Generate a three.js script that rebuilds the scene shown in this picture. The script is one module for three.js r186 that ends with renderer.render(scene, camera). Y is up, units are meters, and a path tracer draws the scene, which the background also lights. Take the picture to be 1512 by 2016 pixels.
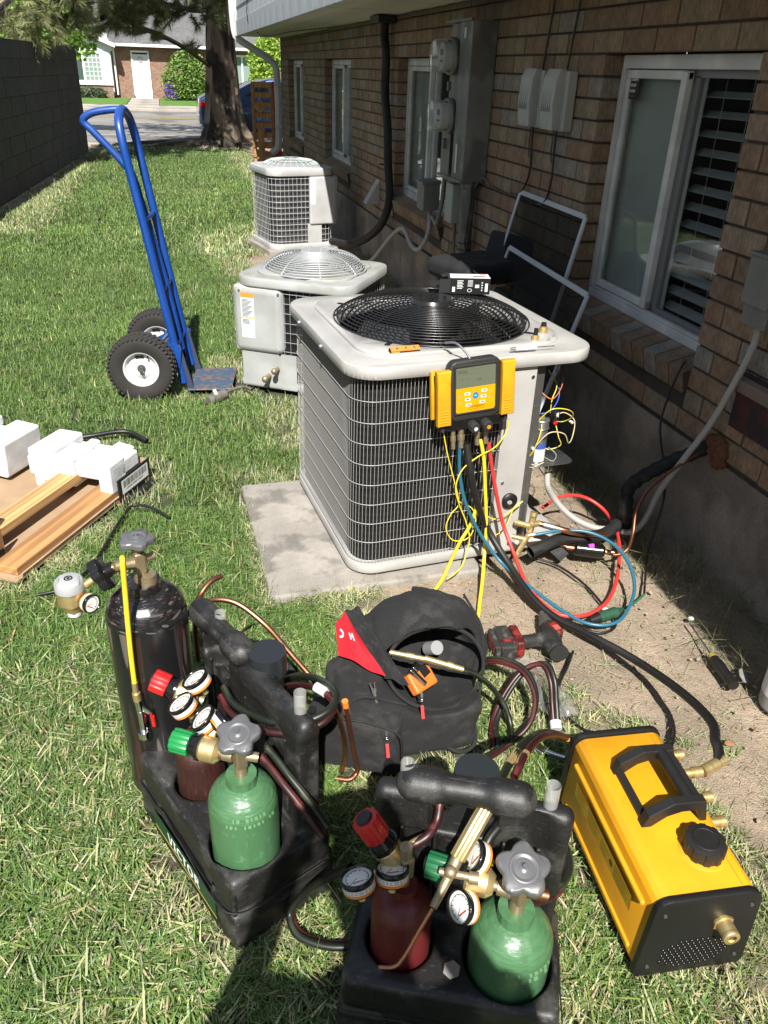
import * as THREE from 'three';
import { RoundedBoxGeometry } from 'three/addons/geometries/RoundedBoxGeometry.js';
import { mergeGeometries, toCreasedNormals } from 'three/addons/utils/BufferGeometryUtils.js';
import { MarchingCubes } from 'three/addons/objects/MarchingCubes.js';

// ---------- camera, sky, sun, exposure ----------
const scene = new THREE.Scene();
const EYE = new THREE.Vector3(0, 1.6, 0);
const camera = new THREE.PerspectiveCamera(65.86, 768 / 1024, 0.05, 400);
camera.position.copy(EYE);
camera.rotation.order = 'YXZ';
camera.rotation.set(-29.17 * Math.PI / 180, -14.98 * Math.PI / 180, 2.05 * Math.PI / 180);
camera.updateMatrixWorld();
const renderer = new THREE.WebGLRenderer({ antialias: true });
renderer.toneMapping = THREE.LinearToneMapping;
renderer.toneMappingExposure = 2.0;
renderer.outputColorSpace = THREE.SRGBColorSpace;
renderer.shadowMap.enabled = true;
const SUN = new THREE.Vector3(-0.2, 1, 0.92).normalize();
// clear summer sky: deep blue overhead, paling evenly to the horizon all the way round
const SKW = 128, SKH = 64, skd = new Float32Array(SKW * SKH * 4);
for (let j = 0; j < SKH; j++) { const el = Math.sin(((j + 0.5) / SKH - 0.5) * Math.PI), t = Math.pow(Math.max(0, 1 - el), 2.4); for (let i = 0; i < SKW; i++) { const o = (j * SKW + i) * 4, c = el < 0 ? [0.2, 0.18, 0.15] : [0.15 + 0.3 * t, 0.2 + 0.27 * t, 0.3 + 0.18 * t]; skd[o] = c[0]; skd[o + 1] = c[1]; skd[o + 2] = c[2]; skd[o + 3] = 1; } }
const skyTex = new THREE.DataTexture(skd, SKW, SKH, THREE.RGBAFormat, THREE.FloatType); skyTex.mapping = THREE.EquirectangularReflectionMapping; skyTex.magFilter = THREE.LinearFilter; skyTex.minFilter = THREE.LinearFilter; skyTex.needsUpdate = true;
scene.background = skyTex; scene.environment = skyTex;
const sun = new THREE.DirectionalLight(0xfffbf4, 5);
sun.position.copy(SUN).multiplyScalar(60); sun.position.z -= 10; sun.target.position.set(0, 0, -10);
sun.castShadow = true; sun.shadow.mapSize.set(4096, 4096);
Object.assign(sun.shadow.camera, { left: -40, right: 40, top: 50, bottom: -50, near: 1, far: 150 });
scene.add(sun, sun.target);

// ---------- helpers ----------
let seed = 7;
function rnd() { seed = (seed + 0x6d2b79f5) | 0; let t = Math.imul(seed ^ (seed >>> 15), 1 | seed); t = (t + Math.imul(t ^ (t >>> 7), 61 | t)) ^ t; return ((t ^ (t >>> 14)) >>> 0) / 4294967296; }
const rr = (a, b) => a + (b - a) * rnd();
const V = (x, y, z) => new THREE.Vector3(x, y, z);
const PI = Math.PI, D = PI / 180;
// a photograph pixel gives a direction; the surface it touches gives the distance
const FOC = 1556;
function ray(px, py) { return V(px - 756, 1008 - py, -FOC).normalize().applyQuaternion(camera.quaternion); }
function G(px, py, y = 0) { const d = ray(px, py); return EYE.clone().addScaledVector(d, (y - EYE.y) / d.y); }
function WX(px, py, x) { const d = ray(px, py); return EYE.clone().addScaledVector(d, x / d.x); }
function WZ(px, py, z) { const d = ray(px, py); return EYE.clone().addScaledVector(d, z / d.z); }

// tileable value noise
function lattice(n, s) { const a = new Float32Array(n * n); let q = s * 7919 + 13; for (let i = 0; i < a.length; i++) { q = (q * 1664525 + 1013904223) >>> 0; a[i] = q / 4294967296; } return a; }
const latCache = {};
function vnoise(u, v, n, s, m = n) {
  const k = n + '_' + s + '_' + m, L = latCache[k] || (latCache[k] = lattice(Math.max(n, m), s)), N = Math.max(n, m);
  const x = ((u % 1) + 1) % 1 * n, y = ((v % 1) + 1) % 1 * m, i = Math.floor(x), j = Math.floor(y);
  let f = x - i, g = y - j; f = f * f * (3 - 2 * f); g = g * g * (3 - 2 * g);
  const i0 = i % n, i1 = (i + 1) % n, j0 = j % m, j1 = (j + 1) % m;
  return (L[j0 * N + i0] * (1 - f) + L[j0 * N + i1] * f) * (1 - g) + (L[j1 * N + i0] * (1 - f) + L[j1 * N + i1] * f) * g;
}
function fbm(u, v, n, s, oct = 4) { let a = 0.5, t = 0, w = 0; for (let o = 0; o < oct; o++) { t += a * vnoise(u, v, n << o, s + o * 31); w += a; a *= 0.55; } return t / w; }
const sm = (a, b, x) => { x = Math.min(1, Math.max(0, (x - a) / (b - a))); return x * x * (3 - 2 * x); };
const mix = (a, b, t) => a + (b - a) * t;
function tex(w, h, fn, srgb = true) {
  const d = new Uint8Array(w * h * 4);
  for (let j = 0; j < h; j++) for (let i = 0; i < w; i++) {
    const c = fn(i / w, j / h), o = (j * w + i) * 4;
    if (typeof c === 'number') d[o] = d[o + 1] = d[o + 2] = Math.max(0, Math.min(255, c * 255));
    else for (let k = 0; k < 3; k++) d[o + k] = Math.max(0, Math.min(255, c[k] * 255));
    d[o + 3] = 255;
  }
  const t = new THREE.DataTexture(d, w, h);
  t.wrapS = t.wrapT = THREE.RepeatWrapping; t.magFilter = THREE.LinearFilter; t.minFilter = THREE.LinearMipmapLinearFilter; t.generateMipmaps = true;
  if (srgb) t.colorSpace = THREE.SRGBColorSpace;
  t.needsUpdate = true; return t;
}
function rep(t, x, y = x) { const c = t.clone(); c.repeat.set(x, y); c.needsUpdate = true; return c; }
function canvasTex(w, h, draw) {
  const c = document.createElement('canvas'); c.width = w; c.height = h; draw(c.getContext('2d'), w, h);
  const t = new THREE.CanvasTexture(c); t.colorSpace = THREE.SRGBColorSpace; t.magFilter = THREE.LinearFilter; t.needsUpdate = true; return t;
}
// shared surface textures: colour variation only (grain, stains, dust), tiling in metres through uv
const T = {};
T.mottle = tex(256, 256, (u, v) => 0.80 + 0.2 * fbm(u, v, 4, 1, 5));
T.dust = tex(512, 512, (u, v) => { const a = fbm(u, v, 5, 11, 5), b = vnoise(u, v, 128, 5), s = sm(0.52, 0.75, a) * 0.45 + (b > 0.93 ? 0.25 : 0); return [1 - s * 0.0 - 0.25 * a, 1 - 0.02 - 0.25 * a - s * 0.03, 1 - 0.05 - 0.25 * a - s * 0.12]; });
T.grit = tex(256, 256, (u, v) => 0.35 + 0.35 * vnoise(u, v, 128, 3) + 0.3 * fbm(u, v, 16, 8, 3), false);
T.lump = tex(256, 256, (u, v) => fbm(u, v, 8, 21, 4), false);
T.rough = tex(256, 256, (u, v) => { const a = 0.55 + 0.45 * fbm(u, v, 6, 17, 4); return [a, a, a]; }, false);
T.scuff = tex(512, 512, (u, v) => { const a = fbm(u, v, 5, 81, 6), s = sm(0.5, 0.74, a), b = vnoise(u, v, 160, 82), c = vnoise(u, v, 8, 83, 120) * vnoise(u, v, 64, 84, 64); const k = 0.26 + 0.3 * s + (b > 0.95 ? 0.16 : 0) + (c > 0.6 ? 0.2 : 0) + 0.1 * b; return [k, k * 0.985, k * 0.95]; });
T.wood = tex(256, 512, (u, v) => { const w = vnoise(u, v, 30, 2, 3) + 0.7 * vnoise(u, v, 13, 9, 2) + 0.4 * vnoise(u, v, 110, 12, 8), g = sm(0.6, 1.5, w), f = vnoise(u, v, 128, 6, 16), k = 0.66 + 0.22 * g + 0.1 * f; return [k + 0.05, k * 0.93, k * 0.78]; });
T.weave = tex(128, 128, (u, v) => 0.62 + 0.2 * Math.sin(u * 2 * PI * 32) * Math.sin(v * 2 * PI * 32) + 0.18 * vnoise(u, v, 64, 4), false);
T.fabric = tex(256, 256, (u, v) => { const d = sm(0.5, 0.78, fbm(u, v, 5, 71, 5)); const n = 0.38 + 0.16 * vnoise(u, v, 128, 9); return [n + d * 0.22, n + d * 0.21, n + d * 0.18]; });
T.concrete = tex(512, 512, (u, v) => { const a = fbm(u, v, 4, 41, 6), b = vnoise(u, v, 256, 42), st = sm(0.6, 0.78, fbm(u, v, 3, 44, 4)); const k = 0.66 + 0.24 * a + 0.12 * (b - 0.5) - 0.16 * st; return [k, k * 0.975, k * 0.94]; });
T.scratch = tex(512, 512, (u, v) => { const a = fbm(u, v, 6, 51, 5), b = vnoise(u, v, 6, 52, 160) * vnoise(u, v, 32, 53, 256); return 0.78 + 0.16 * a + (b > 0.62 ? 0.12 : 0); });
T.rust = tex(512, 512, (u, v) => { const a = sm(0.42, 0.6, fbm(u, v, 6, 61, 6)), b = vnoise(u, v, 128, 62); return [mix(0.36, 0.56, a) + 0.12 * b * a, mix(0.45, 0.5, a), mix(0.56, 0.43, a)]; });

function std(color, o = {}) {
  const c = Array.isArray(color) ? new THREE.Color().setRGB(...color) : new THREE.Color(color);
  const m = o.phys ? new THREE.MeshPhysicalMaterial() : new THREE.MeshStandardMaterial();
  m.color = c; m.roughness = o.r ?? 0.6; m.metalness = o.m ?? 0; m.side = THREE.DoubleSide;
  if (o.map) m.map = o.map; if (o.bump) { m.bumpMap = o.bump; m.bumpScale = o.bs ?? 0.001; } if (o.rm) m.roughnessMap = o.rm;
  if (o.cc) { m.clearcoat = o.cc; m.clearcoatRoughness = o.ccr ?? 0.1; }
  if (o.tr) { m.transmission = o.tr; m.thickness = o.th ?? 0; m.ior = o.ior ?? 1.45; }
  if (o.sheen) { m.sheen = o.sheen; m.sheenRoughness = 0.6; }
  if (o.vc) m.vertexColors = true;
  return m;
}
// geometry helpers: all return position/normal/uv geometry with uv in metres (box projection)
function uvm(g, k = 1) {
  if (g.index) g = g.toNonIndexed();
  const p = g.attributes.position, n = g.attributes.normal, uv = new Float32Array(p.count * 2);
  for (let i = 0; i < p.count; i += 3) {
    let ax = 0, ay = 0, az = 0;
    for (let q = 0; q < 3; q++) { ax += n.getX(i + q); ay += n.getY(i + q); az += n.getZ(i + q); }
    ax = Math.abs(ax); ay = Math.abs(ay); az = Math.abs(az);
    for (let q = 0; q < 3; q++) {
      const x = p.getX(i + q), y = p.getY(i + q), z = p.getZ(i + q); let u, v;
      if (ax >= ay && ax >= az) { u = z; v = y; } else if (ay >= az) { u = x; v = z; } else { u = x; v = y; }
      uv[(i + q) * 2] = u * k; uv[(i + q) * 2 + 1] = v * k;
    }
  }
  g.setAttribute('uv', new THREE.BufferAttribute(uv, 2));
  return g;
}
function strip(g) { if (g.index) g = g.toNonIndexed(); for (const k of Object.keys(g.attributes)) if (!['position', 'normal', 'uv'].includes(k)) g.deleteAttribute(k); g.morphAttributes = {}; return g; }
function tf(g, x = 0, y = 0, z = 0, rx = 0, ry = 0, rz = 0) { const m = new THREE.Matrix4().makeRotationFromEuler(new THREE.Euler(rx, ry, rz, 'YXZ')); m.setPosition(x, y, z); g.applyMatrix4(m); return g; }
function box(w, h, d, x = 0, y = 0, z = 0, rot = [0, 0, 0], b = 0, seg = 2) { const g = b > 0 ? new RoundedBoxGeometry(w, h, d, seg, Math.min(b, w / 2.02, h / 2.02, d / 2.02)) : new THREE.BoxGeometry(w, h, d); return tf(uvm(strip(g)), x, y, z, ...rot); }
function cyl(r1, r2, h, x = 0, y = 0, z = 0, rot = [0, 0, 0], seg = 20, open = false) { return tf(strip(new THREE.CylinderGeometry(r1, r2, h, seg, 1, open)), x, y, z, ...rot); }
function sph(r, x = 0, y = 0, z = 0, sx = 1, sy = 1, sz = 1, a = 16, b = 12) { const g = strip(new THREE.SphereGeometry(r, a, b)); g.scale(sx, sy, sz); return tf(g, x, y, z); }
function tor(R, r, x = 0, y = 0, z = 0, rot = [0, 0, 0], rs = 8, ts = 32, arc = PI * 2) { return tf(strip(new THREE.TorusGeometry(R, r, rs, ts, arc)), x, y, z, ...rot); }
function lathe(pts, seg = 28, x = 0, y = 0, z = 0, rot = [0, 0, 0]) { return tf(strip(new THREE.LatheGeometry(pts.map((p) => new THREE.Vector2(p[0], p[1])), seg)), x, y, z, ...rot); }
const v3 = (p) => (p.isVector3 ? p : V(...p));
function tube(pts, r, ts = 0, rs = 8, closed = false, ten = 0.5) { const c = new THREE.CatmullRomCurve3(pts.map(v3), closed, 'centripetal', ten); return strip(new THREE.TubeGeometry(c, ts || Math.max(12, pts.length * 8), r, rs, closed)); }
function rod(a, b, r, seg = 8, r2 = r) { a = v3(a); b = v3(b); const d = b.clone().sub(a), L = d.length(), g = strip(new THREE.CylinderGeometry(r2, r, L, seg)); g.translate(0, L / 2, 0); const q = new THREE.Quaternion().setFromUnitVectors(V(0, 1, 0), d.normalize()); g.applyQuaternion(q); g.translate(a.x, a.y, a.z); return g; }
function shp(pts) { const s = new THREE.Shape(); pts.forEach((p, i) => (i ? s.lineTo(p[0], p[1]) : s.moveTo(p[0], p[1]))); s.closePath(); return s; }
function rrect(w, h, r, cx = 0, cy = 0) { const s = new THREE.Shape(), x = cx - w / 2, y = cy - h / 2; s.moveTo(x + r, y); s.lineTo(x + w - r, y); s.absarc(x + w - r, y + r, r, -PI / 2, 0); s.lineTo(x + w, y + h - r); s.absarc(x + w - r, y + h - r, r, 0, PI / 2); s.lineTo(x + r, y + h); s.absarc(x + r, y + h - r, r, PI / 2, PI); s.lineTo(x, y + r); s.absarc(x + r, y + r, r, PI, PI * 1.5); return s; }
function ext(s, depth, bev = 0, x = 0, y = 0, z = 0, rot = [0, 0, 0], cs = 6, bsn = 2) { if (Array.isArray(s)) s = shp(s); const g = new THREE.ExtrudeGeometry(s, { depth, bevelEnabled: bev > 0, bevelSize: bev, bevelThickness: bev, bevelSegments: bsn, curveSegments: cs }); return tf(uvm(strip(g)), x, y, z, ...rot); }
function mg(a) { return mergeGeometries(a.map(strip), false); }
function smooth(g, ang = 0.7) { return toCreasedNormals(strip(g), ang); }
function mesh(name, g, m, parent = scene, pos, rot) {
  if (Array.isArray(g)) g = g.length === 1 ? strip(g[0]) : mg(g);
  const o = new THREE.Mesh(g, m); o.name = name; if (pos) o.position.set(...pos); if (rot) o.rotation.set(...rot); parent.add(o); return o;
}
const used = {};
function numbered(n) { const k = used[n] = (used[n] ?? -1) + 1; return k ? n + '_' + String(k).padStart(3, '0') : n; }
function tag(o, label, category, group) { o.name = numbered(o.name); o.userData.label = label; o.userData.category = category; if (group) o.userData.group = group; return o; }
function thing(name, label, category, pos = [0, 0, 0], ry = 0, group) { const o = new THREE.Group(); o.name = name; if (pos.isVector3) o.position.copy(pos); else o.position.set(...pos); o.rotation.y = ry; scene.add(o); return tag(o, label, category, group); }
function one(name, g, m, label, category, group) { return tag(mesh(name, g, m), label, category, group); }
function struct(name, g, m) { const o = mesh(name, g, m); o.userData.kind = 'structure'; return o; }
// a twist of points that keeps a hose from being ruler straight
const jig = (p, a) => V(p.x + rr(-a, a), p.y, p.z + rr(-a, a));
const toLocal = (g, p) => { g.updateMatrixWorld(true); return g.worldToLocal(p.clone()); };

// shared materials
const M = {
  brass: std([0.72, 0.55, 0.26], { r: 0.5, m: 0.85, rm: T.rough }), oldBrass: std([0.45, 0.36, 0.22], { r: 0.6, m: 0.75, rm: T.rough, map: rep(T.mottle, 4) }),
  steel: std([0.55, 0.55, 0.54], { r: 0.35, m: 1, rm: T.rough }), zinc: std([0.62, 0.64, 0.65], { r: 0.38, m: 0.9, map: T.mottle }),
  chrome: std([0.8, 0.8, 0.8], { r: 0.12, m: 1 }), darkSteel: std([0.13, 0.12, 0.11], { r: 0.5, m: 0.6 }),
  copper: std([0.6, 0.28, 0.16], { r: 0.38, m: 1, map: T.mottle }), oldCopper: std([0.3, 0.13, 0.075], { r: 0.45, m: 0.9, map: T.mottle }),
  black: std([0.012, 0.012, 0.013], { r: 0.45, map: T.dust }), blackGloss: std([0.01, 0.01, 0.011], { r: 0.2, map: T.dust }), rubber: std([0.06, 0.06, 0.06], { r: 0.7, map: rep(T.scuff, 2), bump: T.grit, bs: 0.0004 }),
  molded: std([0.125, 0.125, 0.127], { r: 0.5, map: rep(T.scuff, 3), bump: rep(T.grit, 8), bs: 0.0006 }),
  fabric: std([0.06, 0.06, 0.062], { r: 0.95, map: rep(T.fabric, 4), bump: rep(T.weave, 18), bs: 0.0006 }),
  white: std([0.78, 0.78, 0.77], { r: 0.5, map: T.mottle }), offWhite: std([0.6, 0.6, 0.56], { r: 0.5, map: T.mottle }),
  red: std([0.5, 0.012, 0.012], { r: 0.4 }), green: std([0.01, 0.2, 0.05], { r: 0.4 }), orange: std([0.75, 0.2, 0.03], { r: 0.5 }),
  yellowHose: std([0.72, 0.55, 0.03], { r: 0.4 }), blueHose: std([0.02, 0.11, 0.17], { r: 0.35 }), redHose: std([0.55, 0.035, 0.03], { r: 0.4 }), blackHose: std([0.08, 0.08, 0.082], { r: 0.5, map: T.scuff }),
  oxyHose: std([0.1, 0.13, 0.085], { r: 0.42, map: T.scuff }), acetHose: std([0.3, 0.06, 0.065], { r: 0.42, map: T.scuff }),
  yellow: std([0.8, 0.36, 0.012], { r: 0.42, map: rep(T.mottle, 2) }), knobGrey: std([0.17, 0.17, 0.175], { r: 0.4, m: 0.3, map: T.mottle }),
  clear: std([0.93, 0.95, 0.95], { phys: 1, r: 0.08, tr: 1, th: 0 }), cloudy: std([0.8, 0.8, 0.78], { phys: 1, r: 0.3, tr: 0.75, th: 0 }),
};
// ---------- continuous surfaces from distance fields ----------
const smin = (a, b, k) => { const h = Math.max(k - Math.abs(a - b), 0) / k; return Math.min(a, b) - h * h * k * 0.25; };
const smax = (a, b, k) => -smin(-a, -b, k);
function sdBox(x, y, z, cx, cy, cz, hx, hy, hz, r) { const qx = Math.abs(x - cx) - hx + r, qy = Math.abs(y - cy) - hy + r, qz = Math.abs(z - cz) - hz + r; return Math.hypot(Math.max(qx, 0), Math.max(qy, 0), Math.max(qz, 0)) + Math.min(Math.max(qx, qy, qz), 0) - r; }
function sdCap(x, y, z, a, b, ra, rb = ra) { const bx = b[0] - a[0], by = b[1] - a[1], bz = b[2] - a[2], px = x - a[0], py = y - a[1], pz = z - a[2], h = Math.max(0, Math.min(1, (px * bx + py * by + pz * bz) / (bx * bx + by * by + bz * bz))); return Math.hypot(px - bx * h, py - by * h, pz - bz * h) - (ra + (rb - ra) * h); }
const sdCylY = (x, y, z, cx, cz, r, y0, y1) => { const a = Math.hypot(x - cx, z - cz) - r, b = Math.max(y0 - y, y - y1); return Math.min(Math.max(a, b), 0) + Math.hypot(Math.max(a, 0), Math.max(b, 0)); };
function sdEll(x, y, z, cx, cy, cz, rx, ry, rz) { const px = (x - cx) / rx, py = (y - cy) / ry, pz = (z - cz) / rz, k = Math.hypot(px, py, pz); return (k - 1) * Math.min(rx, ry, rz); }
function sdf(fn, c, half, res = 64) {
  const mc = new MarchingCubes(res, new THREE.MeshBasicMaterial(), false, false, 400000); mc.isolation = 0; const h = res / 2;
  for (let k = 0; k < res; k++) for (let j = 0; j < res; j++) for (let i = 0; i < res; i++) mc.field[i + j * res + k * res * res] = -fn(c[0] + (i - h) / h * half, c[1] + (j - h) / h * half, c[2] + (k - h) / h * half);
  mc.update(); const n = mc.count, P = new Float32Array(n * 3), N = new Float32Array(n * 3);
  for (let i = 0; i < n * 3; i++) { P[i] = mc.positionArray[i] * half + c[i % 3]; }
  const e = half / res * 1.0; // smooth normals from the field itself
  for (let i = 0; i < n; i++) { const x = P[i * 3], y = P[i * 3 + 1], z = P[i * 3 + 2], a = fn(x + e, y, z) - fn(x - e, y, z), b = fn(x, y + e, z) - fn(x, y - e, z), d = fn(x, y, z + e) - fn(x, y, z - e), l = Math.hypot(a, b, d) || 1; N[i * 3] = a / l; N[i * 3 + 1] = b / l; N[i * 3 + 2] = d / l; }
  const g = new THREE.BufferGeometry(); g.setAttribute('position', new THREE.BufferAttribute(P, 3)); g.setAttribute('normal', new THREE.BufferAttribute(N, 3)); return uvm(g);
}
// hoses: pixel + height above ground
const hp = (list) => list.map(([x, y, h]) => G(x, y, h));
// ---------- ground ----------
const WALLX = 1.85;
// soil edge along the building: x beyond which the ground is bare, as a function of z
const edgePts = [[2, 0.9], [-0.2, 0.98], [-0.8, 1.12], [-1.0, 1.22], [-1.3, 1.14], [-1.5, 1.0], [-1.75, 0.86], [-1.95, 0.62], [-2.1, 0.45], [-2.4, 0.6], [-3.2, 0.75], [-3.6, 0.62], [-4.6, 0.95], [-5.4, 0.95], [-5.9, 0.9], [-6.6, 0.72], [-7.6, 0.62], [-8.3, 0.85], [-9.5, 1.35], [-14, 1.55], [-30, 1.6]];
function soilEdge(z) { for (let i = 1; i < edgePts.length; i++) if (z >= edgePts[i][0]) { const a = edgePts[i - 1], b = edgePts[i]; return mix(b[1], a[1], (z - b[0]) / (a[0] - b[0])); } return 1.6; }
const wob = (x, z, s) => fbm(x * 0.25 + 0.37, z * 0.25 + 0.11, 4, s, 4) - 0.5;
// 0 = bare soil, 1 = full turf
function turf(x, z) {
  if (z < -20.0) return 0;
  let t = sm(0.14, -0.16, x - soilEdge(z) + 0.5 * wob(x * 3, z * 3, 91));
  const fx = -2.02 + (-10.96 - z) * 0.072; t *= sm(0.02, 0.4, x - fx + 0.4 * wob(x * 2, z * 2, 92));
  const dt = Math.hypot(x - 1.3, (z + 20.1) * 1.2); t *= sm(0.7, 1.7, dt + 0.6 * wob(x, z, 93));
  return t;
}
function lawnTone(x, z) { // patches of dry and lush turf
  const dry = sm(0.42, 0.7, fbm(x * 0.35 + 0.2, z * 0.35 + 0.6, 3, 95, 4)); const near = sm(-3.2, -1.4, z);
  return Math.min(1, 0.35 * dry + near * (0.35 + 0.5 * dry));
}
{
  const xs = [], zs = [];
  for (let x = -40; x < -3; x += 1.5) xs.push(x); for (let x = -3; x < 2.4; x += 0.045) xs.push(x); for (let x = 2.4; x <= 40; x += 1.5) xs.push(x);
  for (let z = 14; z > 0.6; z -= 1) zs.push(z); for (let z = 0.6; z > -4.2; z -= 0.045) zs.push(z); for (let z = -4.2; z > -20; z -= 0.13) zs.push(z); for (let z = -20; z > -62; z -= 1) zs.push(z); for (let z = -62; z > -130; z -= 8) zs.push(z);
  const nx = xs.length, nz = zs.length, pos = new Float32Array(nx * nz * 3), col = new Float32Array(nx * nz * 3), uv = new Float32Array(nx * nz * 2), idx = [];
  for (let j = 0; j < nz; j++) for (let i = 0; i < nx; i++) {
    const o = j * nx + i, x = xs[i], z = zs[j], t = turf(x, z);
    let y = -0.012 + 0.02 * wob(x * 2, z * 2, 96) + 0.012 * wob(x * 9, z * 9, 97) + (1 - t) * (0.02 * wob(x * 26, z * 26, 98) + 0.016 * wob(x * 11, z * 11, 100));
    if (z < -19.6) y = -0.05 - 0.03 * sm(-19.6, -20.4, z);
    pos[o * 3] = x; pos[o * 3 + 1] = y; pos[o * 3 + 2] = z; uv[o * 2] = x; uv[o * 2 + 1] = z;
    const n = fbm(x * 0.9, z * 0.9, 8, 99, 4), dry = lawnTone(x, z);
    const soil = [0.42 + 0.16 * (n - 0.5), 0.325 + 0.13 * (n - 0.5), 0.235 + 0.1 * (n - 0.5)];
    const g1 = [mix(0.06, 0.13, dry) + 0.05 * (n - 0.5), mix(0.08, 0.115, dry) + 0.05 * (n - 0.5), mix(0.03, 0.06, dry)];  // turf base coloured darker to stand for shade between the blades
    for (let k = 0; k < 3; k++) col[o * 3 + k] = mix(soil[k], g1[k], t);
  }
  for (let j = 0; j < nz - 1; j++) for (let i = 0; i < nx - 1; i++) { const a = j * nx + i, b = a + 1, c = a + nx, d = c + 1; idx.push(a, b, c, b, d, c); }
  const g = new THREE.BufferGeometry(); g.setAttribute('position', new THREE.BufferAttribute(pos, 3)); g.setAttribute('uv', new THREE.BufferAttribute(uv, 2)); g.setAttribute('color', new THREE.BufferAttribute(col, 3)); g.setIndex(idx); g.computeVertexNormals();
  const soilTex = tex(768, 768, (u, v) => { const a = fbm(u, v, 6, 101, 5), b = vnoise(u, v, 300, 102), c = vnoise(u, v, 90, 103); return 0.7 + 0.2 * a + 0.14 * (b - 0.5) + (c > 0.86 ? -0.1 : 0) + (c < 0.08 ? 0.08 : 0); });
  const soilBump = tex(512, 512, (u, v) => 0.6 * fbm(u, v, 12, 104, 5) + 0.4 * vnoise(u, v, 200, 105), false);
  struct('lawn_ground', g, std([1, 1, 1], { r: 0.95, vc: 1, map: rep(soilTex, 1.1), bump: rep(soilBump, 2.2), bs: 0.006 }));
}
// grass: square patches of real blades, each blade its own tone, laid as instances
const flats = []; // footprints kept clear of grass: [x, z, half x, half z, turn]
function clearOf(x, z) { for (const [cx, cz, hx, hz, a] of flats) { const c = Math.cos(a), s = Math.sin(a), dx = x - cx, dz = z - cz, lx = dx * c - dz * s, lz = dx * s + dz * c; if (Math.abs(lx) < hx && Math.abs(lz) < hz) return false; } return true; }
const grassMat = std([1, 1, 1], { phys: 1, r: 0.55, tr: 0.22, th: 0, vc: 1 });
function patchGeo(n, S, o) {
  const P = [], C = [];
  for (let b = 0; b < n; b++) {
    const x = rr(-S / 2, S / 2), z = rr(-S / 2, S / 2), a = rr(0, 2 * PI), lying = rnd() < o.lie, big = rnd() < 0.05, L = rr(o.l0, o.l1) * (big ? 1.8 : 1), w = rr(o.w0, o.w1) * (big ? 1.5 : 1), dx = Math.cos(a), dz = Math.sin(a), sx = -dz * w / 2, sz = dx * w / 2;
    let t = lying ? rr(1.2, 1.5) : rr(0.05, o.lean), px = x, py = lying ? rr(0.004, o.l1 * 0.5) : 0, pz = z; const curl = lying ? rr(-0.1, 0.15) : rr(0, o.curl), pts = [];
    for (let k = 0; k <= 2; k++) { pts.push([px, py, pz, [1, 0.8, 0.06][k]]); const st = L / 2; px += dx * Math.sin(t) * st; pz += dz * Math.sin(t) * st; py = Math.max(0.002, py + Math.cos(t) * st); t += curl * 1.4; }
    const q = rnd(), k = rr(0.72, 1.3), c = rnd() < o.straw ? [rr(0.31, 0.47) * k, rr(0.31, 0.46) * k, rr(0.16, 0.25) * k] : [mix(0.066, 0.21, q * q) * k, mix(0.115, 0.258, q) * k, mix(0.02, 0.06, q) * k];
    for (let i = 0; i < 2; i++) { const A = pts[i], B = pts[i + 1], Q = [[A[0] - sx * A[3], A[1], A[2] - sz * A[3]], [A[0] + sx * A[3], A[1], A[2] + sz * A[3]], [B[0] + sx * B[3], B[1], B[2] + sz * B[3]], [B[0] - sx * B[3], B[1], B[2] - sz * B[3]]]; for (const j of [0, 1, 2, 0, 2, 3]) { P.push(...Q[j]); C.push(...c); } }
  }
  const g = new THREE.BufferGeometry(); g.setAttribute('position', new THREE.BufferAttribute(new Float32Array(P), 3)); g.setAttribute('color', new THREE.BufferAttribute(new Float32Array(C), 3)); g.computeVertexNormals(); return g;
}
function lay(name, label, geos, list) { // list of [variant, x, z, turn, scale, height, tone]
  geos.forEach((g, k) => {
    const l = list.filter((q) => q[0] === k); if (!l.length) return;
    const im = new THREE.InstancedMesh(g, grassMat, l.length), m = new THREE.Matrix4(), q = new THREE.Quaternion(), cc = new THREE.Color();
    l.forEach(([, x, z, a, s, h, t], i) => { q.setFromEuler(new THREE.Euler(0, a, 0)); m.compose(V(x, -0.008, z), q, V(s, h, s)); im.setMatrixAt(i, m); cc.setRGB(...t); im.setColorAt(i, cc); });
    im.name = numbered(name); im.userData.kind = 'stuff'; im.userData.label = label; im.userData.category = 'grass'; scene.add(im);
  });
}
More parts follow.
